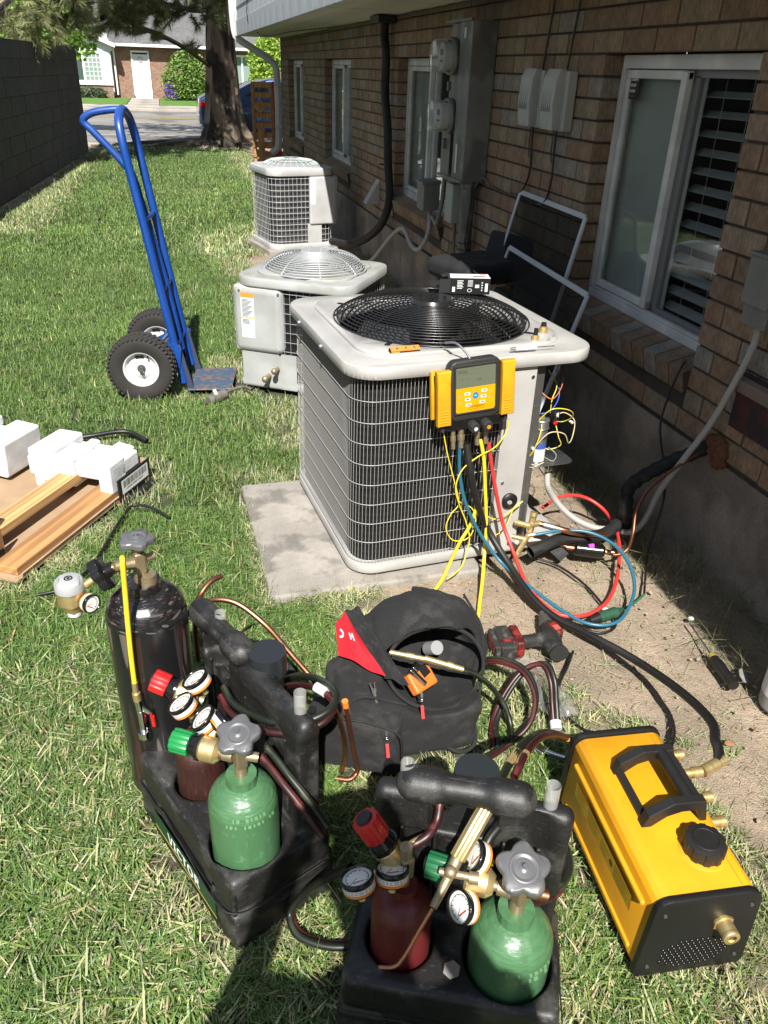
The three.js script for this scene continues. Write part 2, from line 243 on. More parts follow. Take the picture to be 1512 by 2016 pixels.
function sowGrass() {
  const zone = (name, label, S, n, o, x0, x1, z0, z1, small) => {
    // three levels of dryness, two of each; thin patches for the ragged edge with the soil
    const geos = [0.04, 0.04, 0.12, 0.12, 0.27, 0.27].map((st) => patchGeo(n, S, { ...o, straw: st })), thin = [0.45, 0.7].map((st) => patchGeo(Math.round(n / 14), S / 2, { ...o, straw: st })), A = [], B = [];
    for (let z = z0; z < z1; z += S) for (let x = x0; x < x1; x += S) {
      const cx = x + S / 2 + rr(-0.1, 0.1) * S, cz = z + S / 2 + rr(-0.1, 0.1) * S; let full = true; for (const [a, b] of [[0, 0], [-0.5, -0.5], [0.5, -0.5], [-0.5, 0.5], [0.5, 0.5]]) { const X = cx + a * S, Z = cz + b * S; if (turf(X, Z) < 0.8 || !clearOf(X, Z)) full = false; }
      const tone = () => { const k = rr(0.88, 1.12) * (0.85 + 0.3 * fbm(cx * 0.3, cz * 0.3, 6, 98, 3)); return [k, k * rr(0.97, 1.03), k]; };
      if (full) { const d = lawnTone(cx, cz) + rr(-0.14, 0.14), v = d < 0.3 ? 0 : d < 0.6 ? 2 : 4; A.push([v + (rnd() < 0.5 ? 1 : 0), cx, cz, Math.floor(rnd() * 4) * PI / 2 + rr(-0.1, 0.1), 1.06, rr(0.8, 1.15), tone()]); } else for (let j = 0; j < small; j++) { const X = cx + rr(-0.5, 0.5) * S, Z = cz + rr(-0.5, 0.5) * S; if (!clearOf(X, Z) || rnd() > turf(X, Z)) continue; B.push([rnd() < 0.5 ? 0 : 1, X, Z, rr(0, 6.3), 1, rr(0.7, 1.1), tone()]); }
    }
    lay(name, label, geos, A); lay(name, label, thin, B);
  };
  zone('near_grass', 'short mown lawn of green and straw blades', 0.12, 700, { l0: 0.016, l1: 0.046, w0: 0.0017, w1: 0.004, lean: 1.25, curl: 0.4, lie: 0.3 }, -1.4, 1.8, -2.9, 0.34, 12);
  zone('lawn_grass', 'green lawn between the condensers and the pad', 0.24, 1300, { l0: 0.018, l1: 0.05, w0: 0.0022, w1: 0.0048, lean: 1.05, curl: 0.35, lie: 0.12 }, -2.5, 1.7, -8.0, -2.88, 14);
  zone('far_grass', 'green lawn reaching back to the pine', 0.5, 1700, { l0: 0.022, l1: 0.058, w0: 0.004, w1: 0.009, lean: 0.95, curl: 0.35, lie: 0.08 }, -2.3, 1.7, -20.1, -7.95, 16);
  // dry clippings and straw lying on soil and turf
  const S = [0, 1, 2].map(() => patchGeo(16, 0.15, { l0: 0.012, l1: 0.05, w0: 0.0008, w1: 0.0022, lean: 1.5, curl: 0.05, lie: 1, straw: 1 })); const L = [];
  for (let i = 0; i < 2600; i++) { const x = rr(-1.2, 1.83), z = -4.2 + 4.3 * rnd(); if (!clearOf(x, z) || rnd() > (turf(x, z) > 0.5 ? 0.35 : 0.75)) continue; const k = rr(0.55, 1.0); L.push([i % 3, x, z, rr(0, 6.3), 1, 0.4, [k, k, k]]); } lay('straw_litter', 'dry straw and clippings strewn over soil and turf', S, L);
  // clods and small stones on the bare soil
  const peb = [0, 1, 2].map((k) => { const g = new THREE.IcosahedronGeometry(1, 1), p = g.attributes.position; for (let i = 0; i < p.count; i++) { const n = 0.72 + 0.5 * vnoise(p.getX(i) * 0.37 + k * 0.21, p.getY(i) * 0.37 + p.getZ(i) * 0.23, 8, 120 + k); p.setXYZ(i, p.getX(i) * n, p.getY(i) * n * 0.6, p.getZ(i) * n * 0.85); } g.computeVertexNormals(); return g; }), PL = [[], [], []];
  for (let i = 0; i < 5200; i++) { const x = rr(0.3, 1.83), z = -5.5 + 5.6 * rnd(), t = turf(x, z); if (t > 0.4 || !clearOf(x, z)) continue; const s = 0.0014 + 0.007 * Math.pow(rnd(), 7); PL[i % 3].push([x, z, s]); }
  const pm = std([1, 1, 1], { r: 0.95, map: T.mottle }); PL.forEach((l, k) => { const im = new THREE.InstancedMesh(peb[k], pm, l.length), m = new THREE.Matrix4(), q = new THREE.Quaternion(), cc = new THREE.Color(); l.forEach(([x, z, s], i) => { q.setFromEuler(new THREE.Euler(rr(-0.4, 0.4), rr(0, 6.3), rr(-0.4, 0.4))); m.compose(V(x, -0.004 + s * 0.3, z), q, V(s, s, s)); im.setMatrixAt(i, m); const c = rr(0.7, 1.25); cc.setRGB(0.33 * c, 0.26 * c, 0.19 * c); im.setColorAt(i, cc); }); im.name = numbered('soil_crumbs'); im.userData.kind = 'stuff'; im.userData.label = 'crumbs of soil and small stones on the bare ground'; im.userData.category = 'soil'; scene.add(im); });
  // straggly dead grass against the foundation
  const T3 = [0, 1].map(() => patchGeo(26, 0.12, { l0: 0.05, l1: 0.16, w0: 0.0012, w1: 0.003, lean: 1.35, curl: 0.3, lie: 0.2, straw: 0.9 })), L3 = []; for (let i = 0; i < 260; i++) { const z = -1.3 - 6.5 * rnd(), x = rr(1.62, 1.84); const k = rr(0.35, 0.8); L3.push([i % 2, x, z, rr(0, 6.3), 1, 0.8, [k, k, k * 0.9]]); } lay('dead_grass', 'straggly dead grass along the foundation', T3, L3);
}
// ---------- apartment building on the right ----------
const CO = 0.0858, LINT = 1.692, SILL = LINT - 12 * CO, FTOP = LINT - 15.15 * CO;
const OPEN = [{ a: -3.535, b: -2.5 }, { a: -6.98, b: -5.6 }, { a: -10.24, b: -8.79 }, { a: -13.28, b: -11.9 }];
const bld = thing('apartment_building', 'tan brick apartment building with overhanging sided upper floor', 'building');
{
  const brickFace = tex(256, 256, (u, v) => { const st = vnoise(u, v, 90, 201, 14), p = vnoise(u, v, 160, 202), f = fbm(u, v, 5, 203, 4); return 0.62 + 0.24 * f + 0.16 * (st - 0.5) + (p < 0.13 ? -0.2 : 0); });
  const brickBump = tex(256, 256, (u, v) => 0.5 * vnoise(u, v, 110, 204, 20) + 0.5 * vnoise(u, v, 170, 205), false);
  const tones = [[0.42, 0.28, 0.165], [0.45, 0.31, 0.19], [0.38, 0.265, 0.17], [0.43, 0.33, 0.21], [0.36, 0.245, 0.15], [0.47, 0.35, 0.23], [0.42, 0.27, 0.165], [0.42, 0.37, 0.3]];
  const bm = tones.map((c) => std(c, { r: 0.92, map: rep(brickFace, 3.2), bump: rep(brickBump, 3.2), bs: 0.004 }));
  const mortar = std([0.095, 0.08, 0.062], { r: 0.95, map: rep(T.concrete, 2), bump: rep(T.grit, 4), bs: 0.003 });
  const render_ = std([0.4, 0.37, 0.325], { r: 0.95, map: rep(T.concrete, 0.9), bump: rep(T.lump, 3), bs: 0.006 });
  // foundation: plastered, slightly uneven, with a hairline crack cut as a groove
  const fg = new THREE.PlaneGeometry(18, FTOP + 0.3, 220, 8); fg.rotateY(-PI / 2); fg.translate(0, (FTOP - 0.3) / 2, -5.2);
  { const p = fg.attributes.position; for (let i = 0; i < p.count; i++) p.setX(i, WALLX - 0.004 + 0.012 * wob(p.getY(i) * 3, p.getZ(i) * 3, 211) - 0.03 * sm(0.1, -0.05, p.getY(i)) * vnoise(p.getZ(i) * 0.2, 0.3, 40, 212)); fg.computeVertexNormals(); }
  mesh('foundation', uvm(strip(fg)), render_, bld);
  { const pts = [[1498, 985], [1490, 1030], [1502, 1062], [1485, 1098], [1484, 1130], [1474, 1160]].map(([a, b]) => { const p = WX(a, b, WALLX - 0.003); return p; }); mesh('crack', tube(pts, 0.0018, 30, 4), std([0.05, 0.045, 0.04], { r: 1 }), bld); }
  // mortar core with real window openings
  const core = [], X0 = WALLX + 0.009, dX = 0.16, zs = [-14.1, ...OPEN.slice().reverse().flatMap((o) => [o.a - 0.008, o.b + 0.008]), 4];
  const slab = (z0, z1, y0, y1) => core.push(box(dX, y1 - y0, z1 - z0, X0 + dX / 2, (y0 + y1) / 2, (z0 + z1) / 2));
  for (let i = 0; i < zs.length; i += 2) slab(zs[i], zs[i + 1], FTOP - 0.004, 1.99);
  for (const o of OPEN) { slab(o.a - 0.008, o.b + 0.008, LINT + 0.008, 1.99); slab(o.a - 0.008, o.b + 0.008, FTOP - 0.004, SILL - 0.1); }
  const wall = mesh('mortar_wall', core, mortar, bld);
  // bricks
  const MOD = 0.2545, list = [];
  for (let c = -16; c < 4; c++) {
    const y0 = LINT + c * CO + 0.0045, y1 = LINT + (c + 1) * CO - 0.0045; if (y1 < FTOP + 0.02 || y0 > 1.97) continue;
    const yb = Math.max(y0, FTOP + 0.002);
    const segs = []; let prev = -14.1; const cut = c < 0 && y1 > SILL - 0.11;
    if (cut) { for (const o of OPEN.slice().reverse()) { segs.push([prev, o.a, prev > -14, true]); prev = o.b; } segs.push([prev, 3.2, true, false]); } else segs.push([-14.1, 3.2, false, false]);
    for (const [s0, s1] of segs) {
      const off = (c & 1) ? MOD / 2 : 0; let k = Math.floor((s0 + 14.1 - off) / MOD);
      for (; ; k++) { let a = -14.1 + off + k * MOD + 0.0045, b = a + MOD - 0.009; if (a > s1) break; a = Math.max(a, s0 + (s0 > -14 ? 0 : 0)); b = Math.min(b, s1); if (b - a < 0.03) { continue; } list.push([a, b, yb, y1]); }
    }
  }
  const shared = {}, geoFor = (L, h) => { const k = Math.round(L * 500) + '_' + Math.round(h * 500); return shared[k] || (shared[k] = box(0.1, h, L, 0, 0, 0, [0, 0, 0], 0.0035, 1)); };
  const rank = list.map((b, i) => { const z = (b[0] + b[1]) / 2; const p = V(WALLX, b[2], z).project(camera); const vis = Math.abs(p.x) < 1.02 && Math.abs(p.y) < 1.05 && z < -1; return [vis ? -z : 99 + Math.abs(z), i]; }).sort((a, b) => a[0] - b[0]);
  const single = new Set(rank.slice(0, 300).map((r) => r[1])), rest = tones.map(() => []);
  list.forEach(([a, b, y0, y1], i) => {
    const t = Math.floor(vnoise(a * 0.13 + i * 0.013, y0, 32, 221) * 3.2 + rnd() * tones.length) % tones.length, dx = rr(-0.002, 0.002);
    if (single.has(i)) { const o = mesh('brick', geoFor(b - a, y1 - y0), bm[t], wall); o.position.set(WALLX + 0.05 + dx, (y0 + y1) / 2, (a + b) / 2); } else rest[t].push(box(0.1, y1 - y0, b - a, WALLX + 0.05 + dx, (y0 + y1) / 2, (a + b) / 2));
  });
  rest.forEach((r, t) => { if (r.length) { const o = mesh('bricks', mg(r), bm[t], bld); o.userData.kind = 'stuff'; } });
  // windows
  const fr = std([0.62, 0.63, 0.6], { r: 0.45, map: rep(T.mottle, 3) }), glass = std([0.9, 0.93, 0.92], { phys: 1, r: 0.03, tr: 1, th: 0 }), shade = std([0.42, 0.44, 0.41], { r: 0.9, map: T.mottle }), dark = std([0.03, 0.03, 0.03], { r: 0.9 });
  const slat = std([0.42, 0.43, 0.42], { r: 0.55, map: T.mottle }), sash = std([0.16, 0.16, 0.16], { r: 0.5 });
  OPEN.forEach((o, n) => {
    const w = new THREE.Group(); w.name = 'window'; bld.add(w); const L = o.b - o.a, zc = (o.a + o.b) / 2, X = WALLX + 0.085, h = LINT - SILL, yc = (LINT + SILL) / 2, zm = n === 0 ? -3.035 : o.a + L * 0.46;
    mesh('frame', [box(0.07, 0.05, L - 0.004, X + 0.035, LINT - 0.027, zc, [0, 0, 0], 0.004, 1), box(0.07, 0.04, L - 0.004, X + 0.035, SILL + 0.035, zc, [0, 0, 0], 0.004, 1), box(0.07, h - 0.11, 0.03, X + 0.035, yc + 0.005, o.a + 0.017), box(0.07, h - 0.11, 0.03, X + 0.035, yc + 0.005, o.b - 0.017), box(0.018, 0.012, L - 0.06, X + 0.012, SILL + 0.063, zc)], fr, w);
    const s0 = o.a + 0.036, s1 = zm; mesh('sash', [box(0.024, 0.032, s1 - s0, X + 0.02, LINT - 0.072, (s0 + s1) / 2, [0, 0, 0], 0.004, 1), box(0.024, 0.032, s1 - s0, X + 0.02, SILL + 0.088, (s0 + s1) / 2, [0, 0, 0], 0.004, 1), box(0.024, h - 0.19, 0.028, X + 0.02, yc + 0.008, s0 + 0.014, [0, 0, 0], 0.004, 1), box(0.03, h - 0.13, 0.04, X + 0.018, yc + 0.006, s1 - 0.02, [0, 0, 0], 0.004, 1)], fr, w);
    mesh('pane', box(0.004, h - 0.2, s1 - s0 - 0.05, X + 0.02, yc + 0.008, (s0 + s1) / 2 - 0.005), glass, w);
    mesh('curtain', box(0.003, h - 0.1, s1 - s0 + 0.1, X + 0.06, yc, (s0 + s1) / 2 + 0.01), shade, w);
    const r0 = zm + 0.005, r1 = o.b - 0.034; mesh('sash', [box(0.02, 0.026, r1 - r0, X + 0.048, LINT - 0.066, (r0 + r1) / 2), box(0.02, 0.026, r1 - r0, X + 0.048, SILL + 0.072, (r0 + r1) / 2), box(0.02, h - 0.16, 0.03, X + 0.048, yc + 0.006, r0 + 0.016)], n ? fr : sash, w);
    mesh('pane', box(0.004, h - 0.16, r1 - r0 - 0.03, X + 0.048, yc + 0.006, (r0 + r1) / 2 + 0.015), glass, w);
    if (n === 0) {
      const sg = box(0.05, 0.0025, r1 - r0 + 0.05, 0, 0, 0); for (let y = SILL + 0.1; y < LINT - 0.06; y += 0.0665) mesh('blind_slat', sg, slat, w, [X + 0.1, y, (r0 + r1) / 2 + 0.03], [0, 0, 0.42]);
      mesh('blind_cord', [0.3, 0.62].map((q) => rod([X + 0.075, SILL + 0.07, mix(r0, r1, q)], [X + 0.075, LINT - 0.05, mix(r0, r1, q)], 0.0012, 5)), slat, w);
    }
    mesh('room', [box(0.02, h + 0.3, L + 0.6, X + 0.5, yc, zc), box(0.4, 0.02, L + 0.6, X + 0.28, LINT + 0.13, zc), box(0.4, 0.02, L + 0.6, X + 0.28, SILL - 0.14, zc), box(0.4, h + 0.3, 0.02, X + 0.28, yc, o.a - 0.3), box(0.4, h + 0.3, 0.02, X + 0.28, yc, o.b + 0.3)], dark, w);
    // rowlock sill, brick by brick
    const nb = Math.round(L / 0.0925), bw = L / nb; const sillTone = [bm[2], bm[4], bm[7]]; const rg = box(0.13, 0.098, bw - 0.008, 0, 0, 0, [0, 0, 0], 0.004, 1);
    for (let i = 0; i < nb; i++) mesh('sill_brick', rg, n === 0 ? sillTone[i % 3] : bm[(i * 5) % 7], w, [WALLX + 0.033 + rr(-0.002, 0.002), SILL - 0.045, o.a + (i + 0.5) * bw], [0, 0, 0.26]);
    mesh('sill_mortar', box(0.12, 0.085, L - 0.006, WALLX + 0.04, SILL - 0.05, zc, [0, 0, 0.26]), mortar, w);
  });
  { // sticker on the window by the phone boxes
    const t = canvasTex(128, 160, (c, w, h) => { c.fillStyle = '#1c1a1b'; c.fillRect(0, 0, w, h); c.fillStyle = '#8e1f24'; c.fillRect(34, 12, 60, 14); c.fillStyle = '#c9c9c9'; for (const [x0, x1, y] of [[18, 110, 48], [34, 96, 78], [28, 92, 108]]) { let x = x0, q = x0; while (x < x1) { q = (q * 73 + 29) % 101; c.fillRect(x, y + (q % 3), 3 + q % 4, 15 - (q % 4)); x += 7; } c.fillRect(x0, y + 15, x1 - x0, 2); } c.fillStyle = '#7b4a4a'; for (let x = 34; x < 92; x += 8) c.fillRect(x, 138, 5, 10); c.fillStyle = '#888'; c.fillRect(36, 36, 56, 4); });
    const g = new THREE.PlaneGeometry(0.095, 0.115); g.rotateY(-PI / 2); const p = WX(1247, 165, WALLX + 0.1); mesh('warning_sticker', g, std([1, 1, 1], { r: 0.5, map: t }), bld.children.find((q) => q.name === 'window'), [WALLX + 0.1, p.y, p.z]);
  }
  // overhang: soffit strips, fascia board, lap siding
  const vin = std([0.66, 0.64, 0.56], { r: 0.55, map: rep(T.mottle, 2) }), sid = std([0.5, 0.53, 0.55], { r: 0.6, map: rep(T.mottle, 2) });
  const OX = 1.2, SY = 1.985, sg = box(WALLX + 0.12 - OX, 0.012, 0.143, (WALLX + 0.12 + OX) / 2, SY + 0.006, 0, [0, 0, 0], 0.003, 1);
  for (let z = -14.1; z < 3.6; z += 0.1475) mesh('soffit_strip', sg, vin, bld, [0, rr(-0.0015, 0.0015), z]);
  mesh('fascia_board', box(0.03, 0.2, 17.8, OX + 0.012, SY + 0.1, -5.25, [0, 0, 0], 0.004, 1), sid, bld);
  const lg = box(0.014, 0.18, 17.8, 0, 0, 0, [0, 0, -0.07], 0.002, 1), eg = box(5, 0.18, 0.014, 0, 0, 0, [-0.07, 0, 0], 0.002, 1);
  for (let i = 0; i < 14; i++) { mesh('siding_board', lg, sid, bld, [OX + 0.02, SY + 0.2 + 0.09 + i * 0.165, -5.25]); mesh('siding_board', eg, sid, bld, [OX + 2.53, SY + 0.1 + i * 0.165, -14.16]); }
  mesh('upper_floor', box(4.9, 2.5, 17.7, OX + 0.05 + 2.45, SY + 0.02 + 1.25, -5.25), sid, bld);
  mesh('end_wall', box(3.6, 1.98, 0.1, WALLX + 1.82, 0.99, -14.05), bm[1], bld);
  mesh('corner_trim', box(0.07, 2.5, 0.07, OX + 0.015, SY + 1.25, -14.15, [0, 0, 0], 0.004, 1), sid, bld);
  // downspout
  const ds = std([0.62, 0.63, 0.6], { r: 0.5, map: T.mottle }), P = [[OX - 0.03, 4.4], [OX - 0.03, 2.12], [OX, 1.98], [OX + 0.12, 1.9], [WALLX - 0.2, 1.72], [WALLX - 0.07, 1.62], [WALLX - 0.05, 1.5], [WALLX - 0.05, 0.52], [WALLX - 0.07, 0.43], [WALLX - 0.17, 0.36]].map(([x, y]) => V(x, y, -14.22));
  mesh('downspout', smooth(tube(P, 0.058, 70, 6, false, 0.1), 0.6), ds, bld);
  mesh('downspout_strap', [0.75, 1.35].map((y) => box(0.1, 0.03, 0.1, WALLX - 0.045, y, -14.2, [0, 0, 0], 0.003, 1)), ds, bld);
}
// ---------- street, far house, car, block wall, trees ----------
{
  const asphalt = std([0.34, 0.335, 0.33], { r: 0.9, map: rep(T.concrete, 0.25), bump: rep(T.grit, 2), bs: 0.004 }), walk = std([0.6, 0.56, 0.5], { r: 0.9, map: rep(T.concrete, 0.4) });
  struct('road', box(90, 0.05, 15.2, 0, -0.09, -27.9), asphalt);
  const wl = std([0.7, 0.7, 0.68], { r: 0.8, map: rep(T.concrete, 1) }), yl = std([0.6, 0.42, 0.08], { r: 0.8, map: rep(T.concrete, 1) });
  const rm = new THREE.Group(); rm.name = 'road_markings'; rm.userData.kind = 'structure'; scene.add(rm);
  for (const [z, m] of [[-23.6, wl], [-25.8, wl], [-30.9, yl], [-31.2, yl]]) mesh(m === wl ? 'white_line' : 'yellow_line', box(90, 0.004, 0.12, 0, -0.061, z), m, rm);
  struct('kerb', [box(90, 0.14, 0.18, 0, -0.05, -35.6, [0, 0, 0], 0.02, 1)], walk);
  struct('near_kerb', [box(90, 0.1, 0.18, 0, -0.055, -20.35, [0, 0, 0], 0.02, 1)], walk);
  struct('sidewalk', [box(90, 0.1, 3.2, 0, -0.04, -37.2)], walk);
  struct('garden_path', [box(1.3, 0.06, 7.2, -0.75, -0.0, -42)], walk);
  const lt = tex(256, 256, (u, v) => { const a = fbm(u, v, 24, 301, 4), b = vnoise(u, v, 128, 302); return [0.5 + 0.35 * a, 0.62 + 0.3 * a + 0.1 * b, 0.4 + 0.2 * a]; });
  struct('far_lawn', [box(40, 0.1, 9, -21.45, -0.03, -43.2), box(40, 0.1, 9, 19.95, -0.03, -43.2)], std([0.2, 0.28, 0.09], { r: 0.95, map: rep(lt, 1), bump: rep(T.lump, 2), bs: 0.05 }));
}
{ // house across the street
  const h = thing('brick_house', 'single-storey brick house across the street with white front door', 'house', [0, 0, -46]);
  const bt = tex(256, 256, (u, v) => { const a = vnoise(u, v, 24, 311, 60), b = fbm(u, v, 6, 312, 4); return [0.62 + 0.3 * a, 0.55 + 0.28 * a + 0.1 * b, 0.52 + 0.22 * a + 0.14 * b]; });
  const brick = std([0.4, 0.27, 0.22], { r: 0.95, map: rep(bt, 0.8) }), wsid = std([0.62, 0.65, 0.68], { r: 0.6, map: T.mottle }), trim = std([0.75, 0.76, 0.76], { r: 0.5 }), shingle = std([0.2, 0.215, 0.24], { r: 0.95, map: rep(bt, 0.6), bump: rep(T.grit, 1), bs: 0.01 }), gl = std([0.05, 0.08, 0.07], { r: 0.1, m: 0 }), gl2 = std([0.2, 0.26, 0.23], { r: 0.15 });
  mesh('wall', [box(0.9, 2.3, 0.25, -1.72, 1.12, -0.13), box(4.0, 2.3, 0.25, 1.62, 1.12, -0.13), box(1.2, 0.55, 0.25, 4.2, 0.27, -0.13), box(1.2, 0.25, 0.25, 4.2, 2.15, -0.13), box(6, 2.3, 0.25, 7.8, 1.12, -0.13), box(0.86, 0.26, 0.25, -0.82, 2.17, -0.13)], brick, h);
  mesh('bay_wall', [box(3.2, 0.6, 0.3, -3.8, 0.28, 0.6)], brick, h); mesh('bay_sill', box(3.3, 0.07, 0.4, -3.8, 0.6, 0.62), trim, h);
  const sb = box(3.2, 0.16, 0.03, 0, 0, 0, [-0.06, 0, 0]); for (let i = 0; i < 15; i++) { const y = 0.7 + i * 0.14; const g = y < 1.95 ? null : sb; if (g) mesh('siding_board', g, wsid, h, [-3.8, y, 0.74]); }
  const sr = box(0.38, 0.16, 0.03, 0, 0, 0, [-0.06, 0, 0]); for (let i = 0; i < 9; i++) mesh('siding_board', sr, wsid, h, [-2.4, 0.7 + i * 0.14, 0.74]);
  mesh('bay_side', box(0.1, 2.2, 0.75, -2.2, 1.4, 0.35), wsid, h); mesh('bay_back', box(3.1, 2.2, 0.1, -3.8, 1.4, 0.5), gl, h);
  const w = new THREE.Group(); w.name = 'window'; h.add(w); mesh('frame', [box(1.75, 0.1, 0.08, -3.4, 1.93, 0.74), box(1.75, 0.1, 0.08, -3.4, 0.7, 0.74), ...[-4.25, -3.42, -2.6].map((x) => box(0.1, 1.2, 0.08, x, 1.31, 0.745))], trim, w);
  mesh('pane', box(0.78, 1.15, 0.02, -3.83, 1.31, 0.72), gl, w); mesh('pane', box(0.76, 1.15, 0.02, -3.0, 1.31, 0.72), gl2, w); for (let i = 1; i < 4; i++) mesh('muntin', box(0.02, 1.15, 0.02, -3.38 + i * 0.19, 1.31, 0.735), trim, w); for (let i = 1; i < 6; i++) mesh('muntin', box(0.74, 0.02, 0.02, -3.0, 0.74 + i * 0.19, 0.737), trim, w);
  const d = mesh('door', box(0.72, 1.72, 0.06, -0.82, 1.06, -0.02, [0, 0, 0], 0.01, 1), std([0.55, 0.58, 0.6], { r: 0.5 }), h); mesh('storm_panel', box(0.6, 0.7, 0.02, -0.82, 0.66, 0.02), trim, d); mesh('handle', sph(0.035, -1.1, 1.0, 0.04), M.brass, d); mesh('wreath', tor(0.1, 0.02, -0.82, 1.7, 0.03), std([0.3, 0.35, 0.3]), d);
  mesh('door_frame', [box(0.07, 1.86, 0.14, -1.215, 1.08, 0), box(0.07, 1.86, 0.14, -0.425, 1.08, 0), box(0.86, 0.08, 0.14, -0.82, 2.03, 0)], trim, h); mesh('doorstep', [box(0.4, 0.18, 0.5, -1.0, 0.1, 0.3, [0, 0, 0], 0.02, 1), box(0.4, 0.18, 0.5, -0.58, 0.1, 0.3, [0, 0, 0], 0.02, 1)], trim, h);
  const w2 = new THREE.Group(); w2.name = 'window'; h.add(w2); mesh('frame', [box(1.2, 0.08, 0.08, 4.2, 2.0, 0), box(1.2, 0.08, 0.08, 4.2, 0.6, 0), ...[3.65, 4.1, 4.75].map((x) => box(0.08, 1.4, 0.08, x, 1.3, 0.005))], trim, w2); mesh('pane', box(1.15, 1.35, 0.02, 4.2, 1.3, -0.05), gl2, w2);
  mesh('downspout', [rod([-2.02, 0.15, 0.25], [-2.02, 2.15, 0.3], 0.05, 6)], trim, h); mesh('gutter', [box(10.5, 0.12, 0.12, 3.2, 2.28, 0.5, [0, 0, 0], 0.02, 1)], trim, h);
  const roofG = new THREE.BufferGeometry(); const rp = [[-9, 2.3, 0.5], [12, 2.3, 0.5], [12, 5.2, -6], [-9, 5.2, -6]]; roofG.setAttribute('position', new THREE.BufferAttribute(new Float32Array([0, 1, 2, 0, 2, 3].flatMap((i) => rp[i])), 3)); roofG.computeVertexNormals();
  mesh('roof', [uvm(roofG), box(21, 0.08, 0.1, 1.5, 2.3, 0.48), box(21, 4, 0.2, 1.5, 2.2, -5.9)], shingle, h);
  const gr = new THREE.Group(); gr.name = 'gable'; h.add(gr); mesh('gable_end', ext([[-5.6, 2.0], [-2.05, 2.0], [-2.05, 2.25], [-3.8, 2.95], [-5.6, 2.25]], 0.1, 0, 0, 0, 0.68), wsid, gr);
  mesh('gable_roof', [box(2.1, 0.09, 4, -2.85, 2.66, -0.9, [0, 0, -0.37]), box(2.1, 0.09, 4, -4.75, 2.66, -0.9, [0, 0, 0.37])], shingle, gr); mesh('rake_board', [box(2.1, 0.16, 0.05, -2.85, 2.6, 1.1, [0, 0, -0.37]), box(2.1, 0.16, 0.05, -4.75, 2.6, 1.1, [0, 0, 0.37])], trim, gr);
}
// leafy shrubs and trees: clouds of small leaf faces round real stems
function leafCloud(blobs, n, size, tones, aspect = 1.6) {
  const P = [], C = [], tot = blobs.reduce((s, b) => s + b[3] * b[4] * b[5], 0), c = new THREE.Vector3();
  for (const [bx, by, bz, rx, ry, rz] of blobs) {
    const m = Math.round(n * rx * ry * rz / tot);
    for (let i = 0; i < m; i++) {
      const a = rr(0, 2 * PI), u = rr(-1, 1), q = Math.cbrt(rr(0.25, 1)) * (0.8 + 0.35 * vnoise(a / 6.3, u * 0.5 + 0.5, 6, 331)), s = Math.sqrt(1 - u * u);
      c.set(bx + rx * q * s * Math.cos(a), by + ry * q * u, bz + rz * q * s * Math.sin(a));
      const e = new THREE.Euler(rr(-1.2, 1.2), rr(0, 6.3), rr(-1.2, 1.2)), L = size * rr(0.6, 1.3), t = tones[Math.floor(rnd() * tones.length)], k = rr(0.75, 1.25);
      const q4 = [[-L / aspect / 2, 0, 0], [0, 0, -L / 2], [L / aspect / 2, 0, 0], [0, 0, L / 2]].map((p) => V(...p).applyEuler(e).add(c));
      for (const j of [0, 1, 2, 0, 2, 3]) { P.push(q4[j].x, q4[j].y, q4[j].z); C.push(t[0] * k, t[1] * k, t[2] * k); }
    }
  }
  const g = new THREE.BufferGeometry(); g.setAttribute('position', new THREE.BufferAttribute(new Float32Array(P), 3)); g.setAttribute('color', new THREE.BufferAttribute(new Float32Array(C), 3)); g.computeVertexNormals(); return g;
}
const leafMat = std([1, 1, 1], { phys: 1, vc: 1, r: 0.55, tr: 0.35, th: 0 });
const barkTex = tex(256, 512, (u, v) => { const w = vnoise(u + 0.06 * vnoise(u, v, 6, 343, 6), v, 9, 341, 5), a = fbm(u, v, 12, 342, 4), p = sm(0.35, 0.6, w); return [0.26 + 0.46 * p + 0.22 * a, 0.25 + 0.42 * p + 0.21 * a, 0.235 + 0.37 * p + 0.2 * a]; });
const bark = std([0.33, 0.29, 0.25], { r: 0.95, map: barkTex, bump: rep(T.lump, 2), bs: 0.03 });
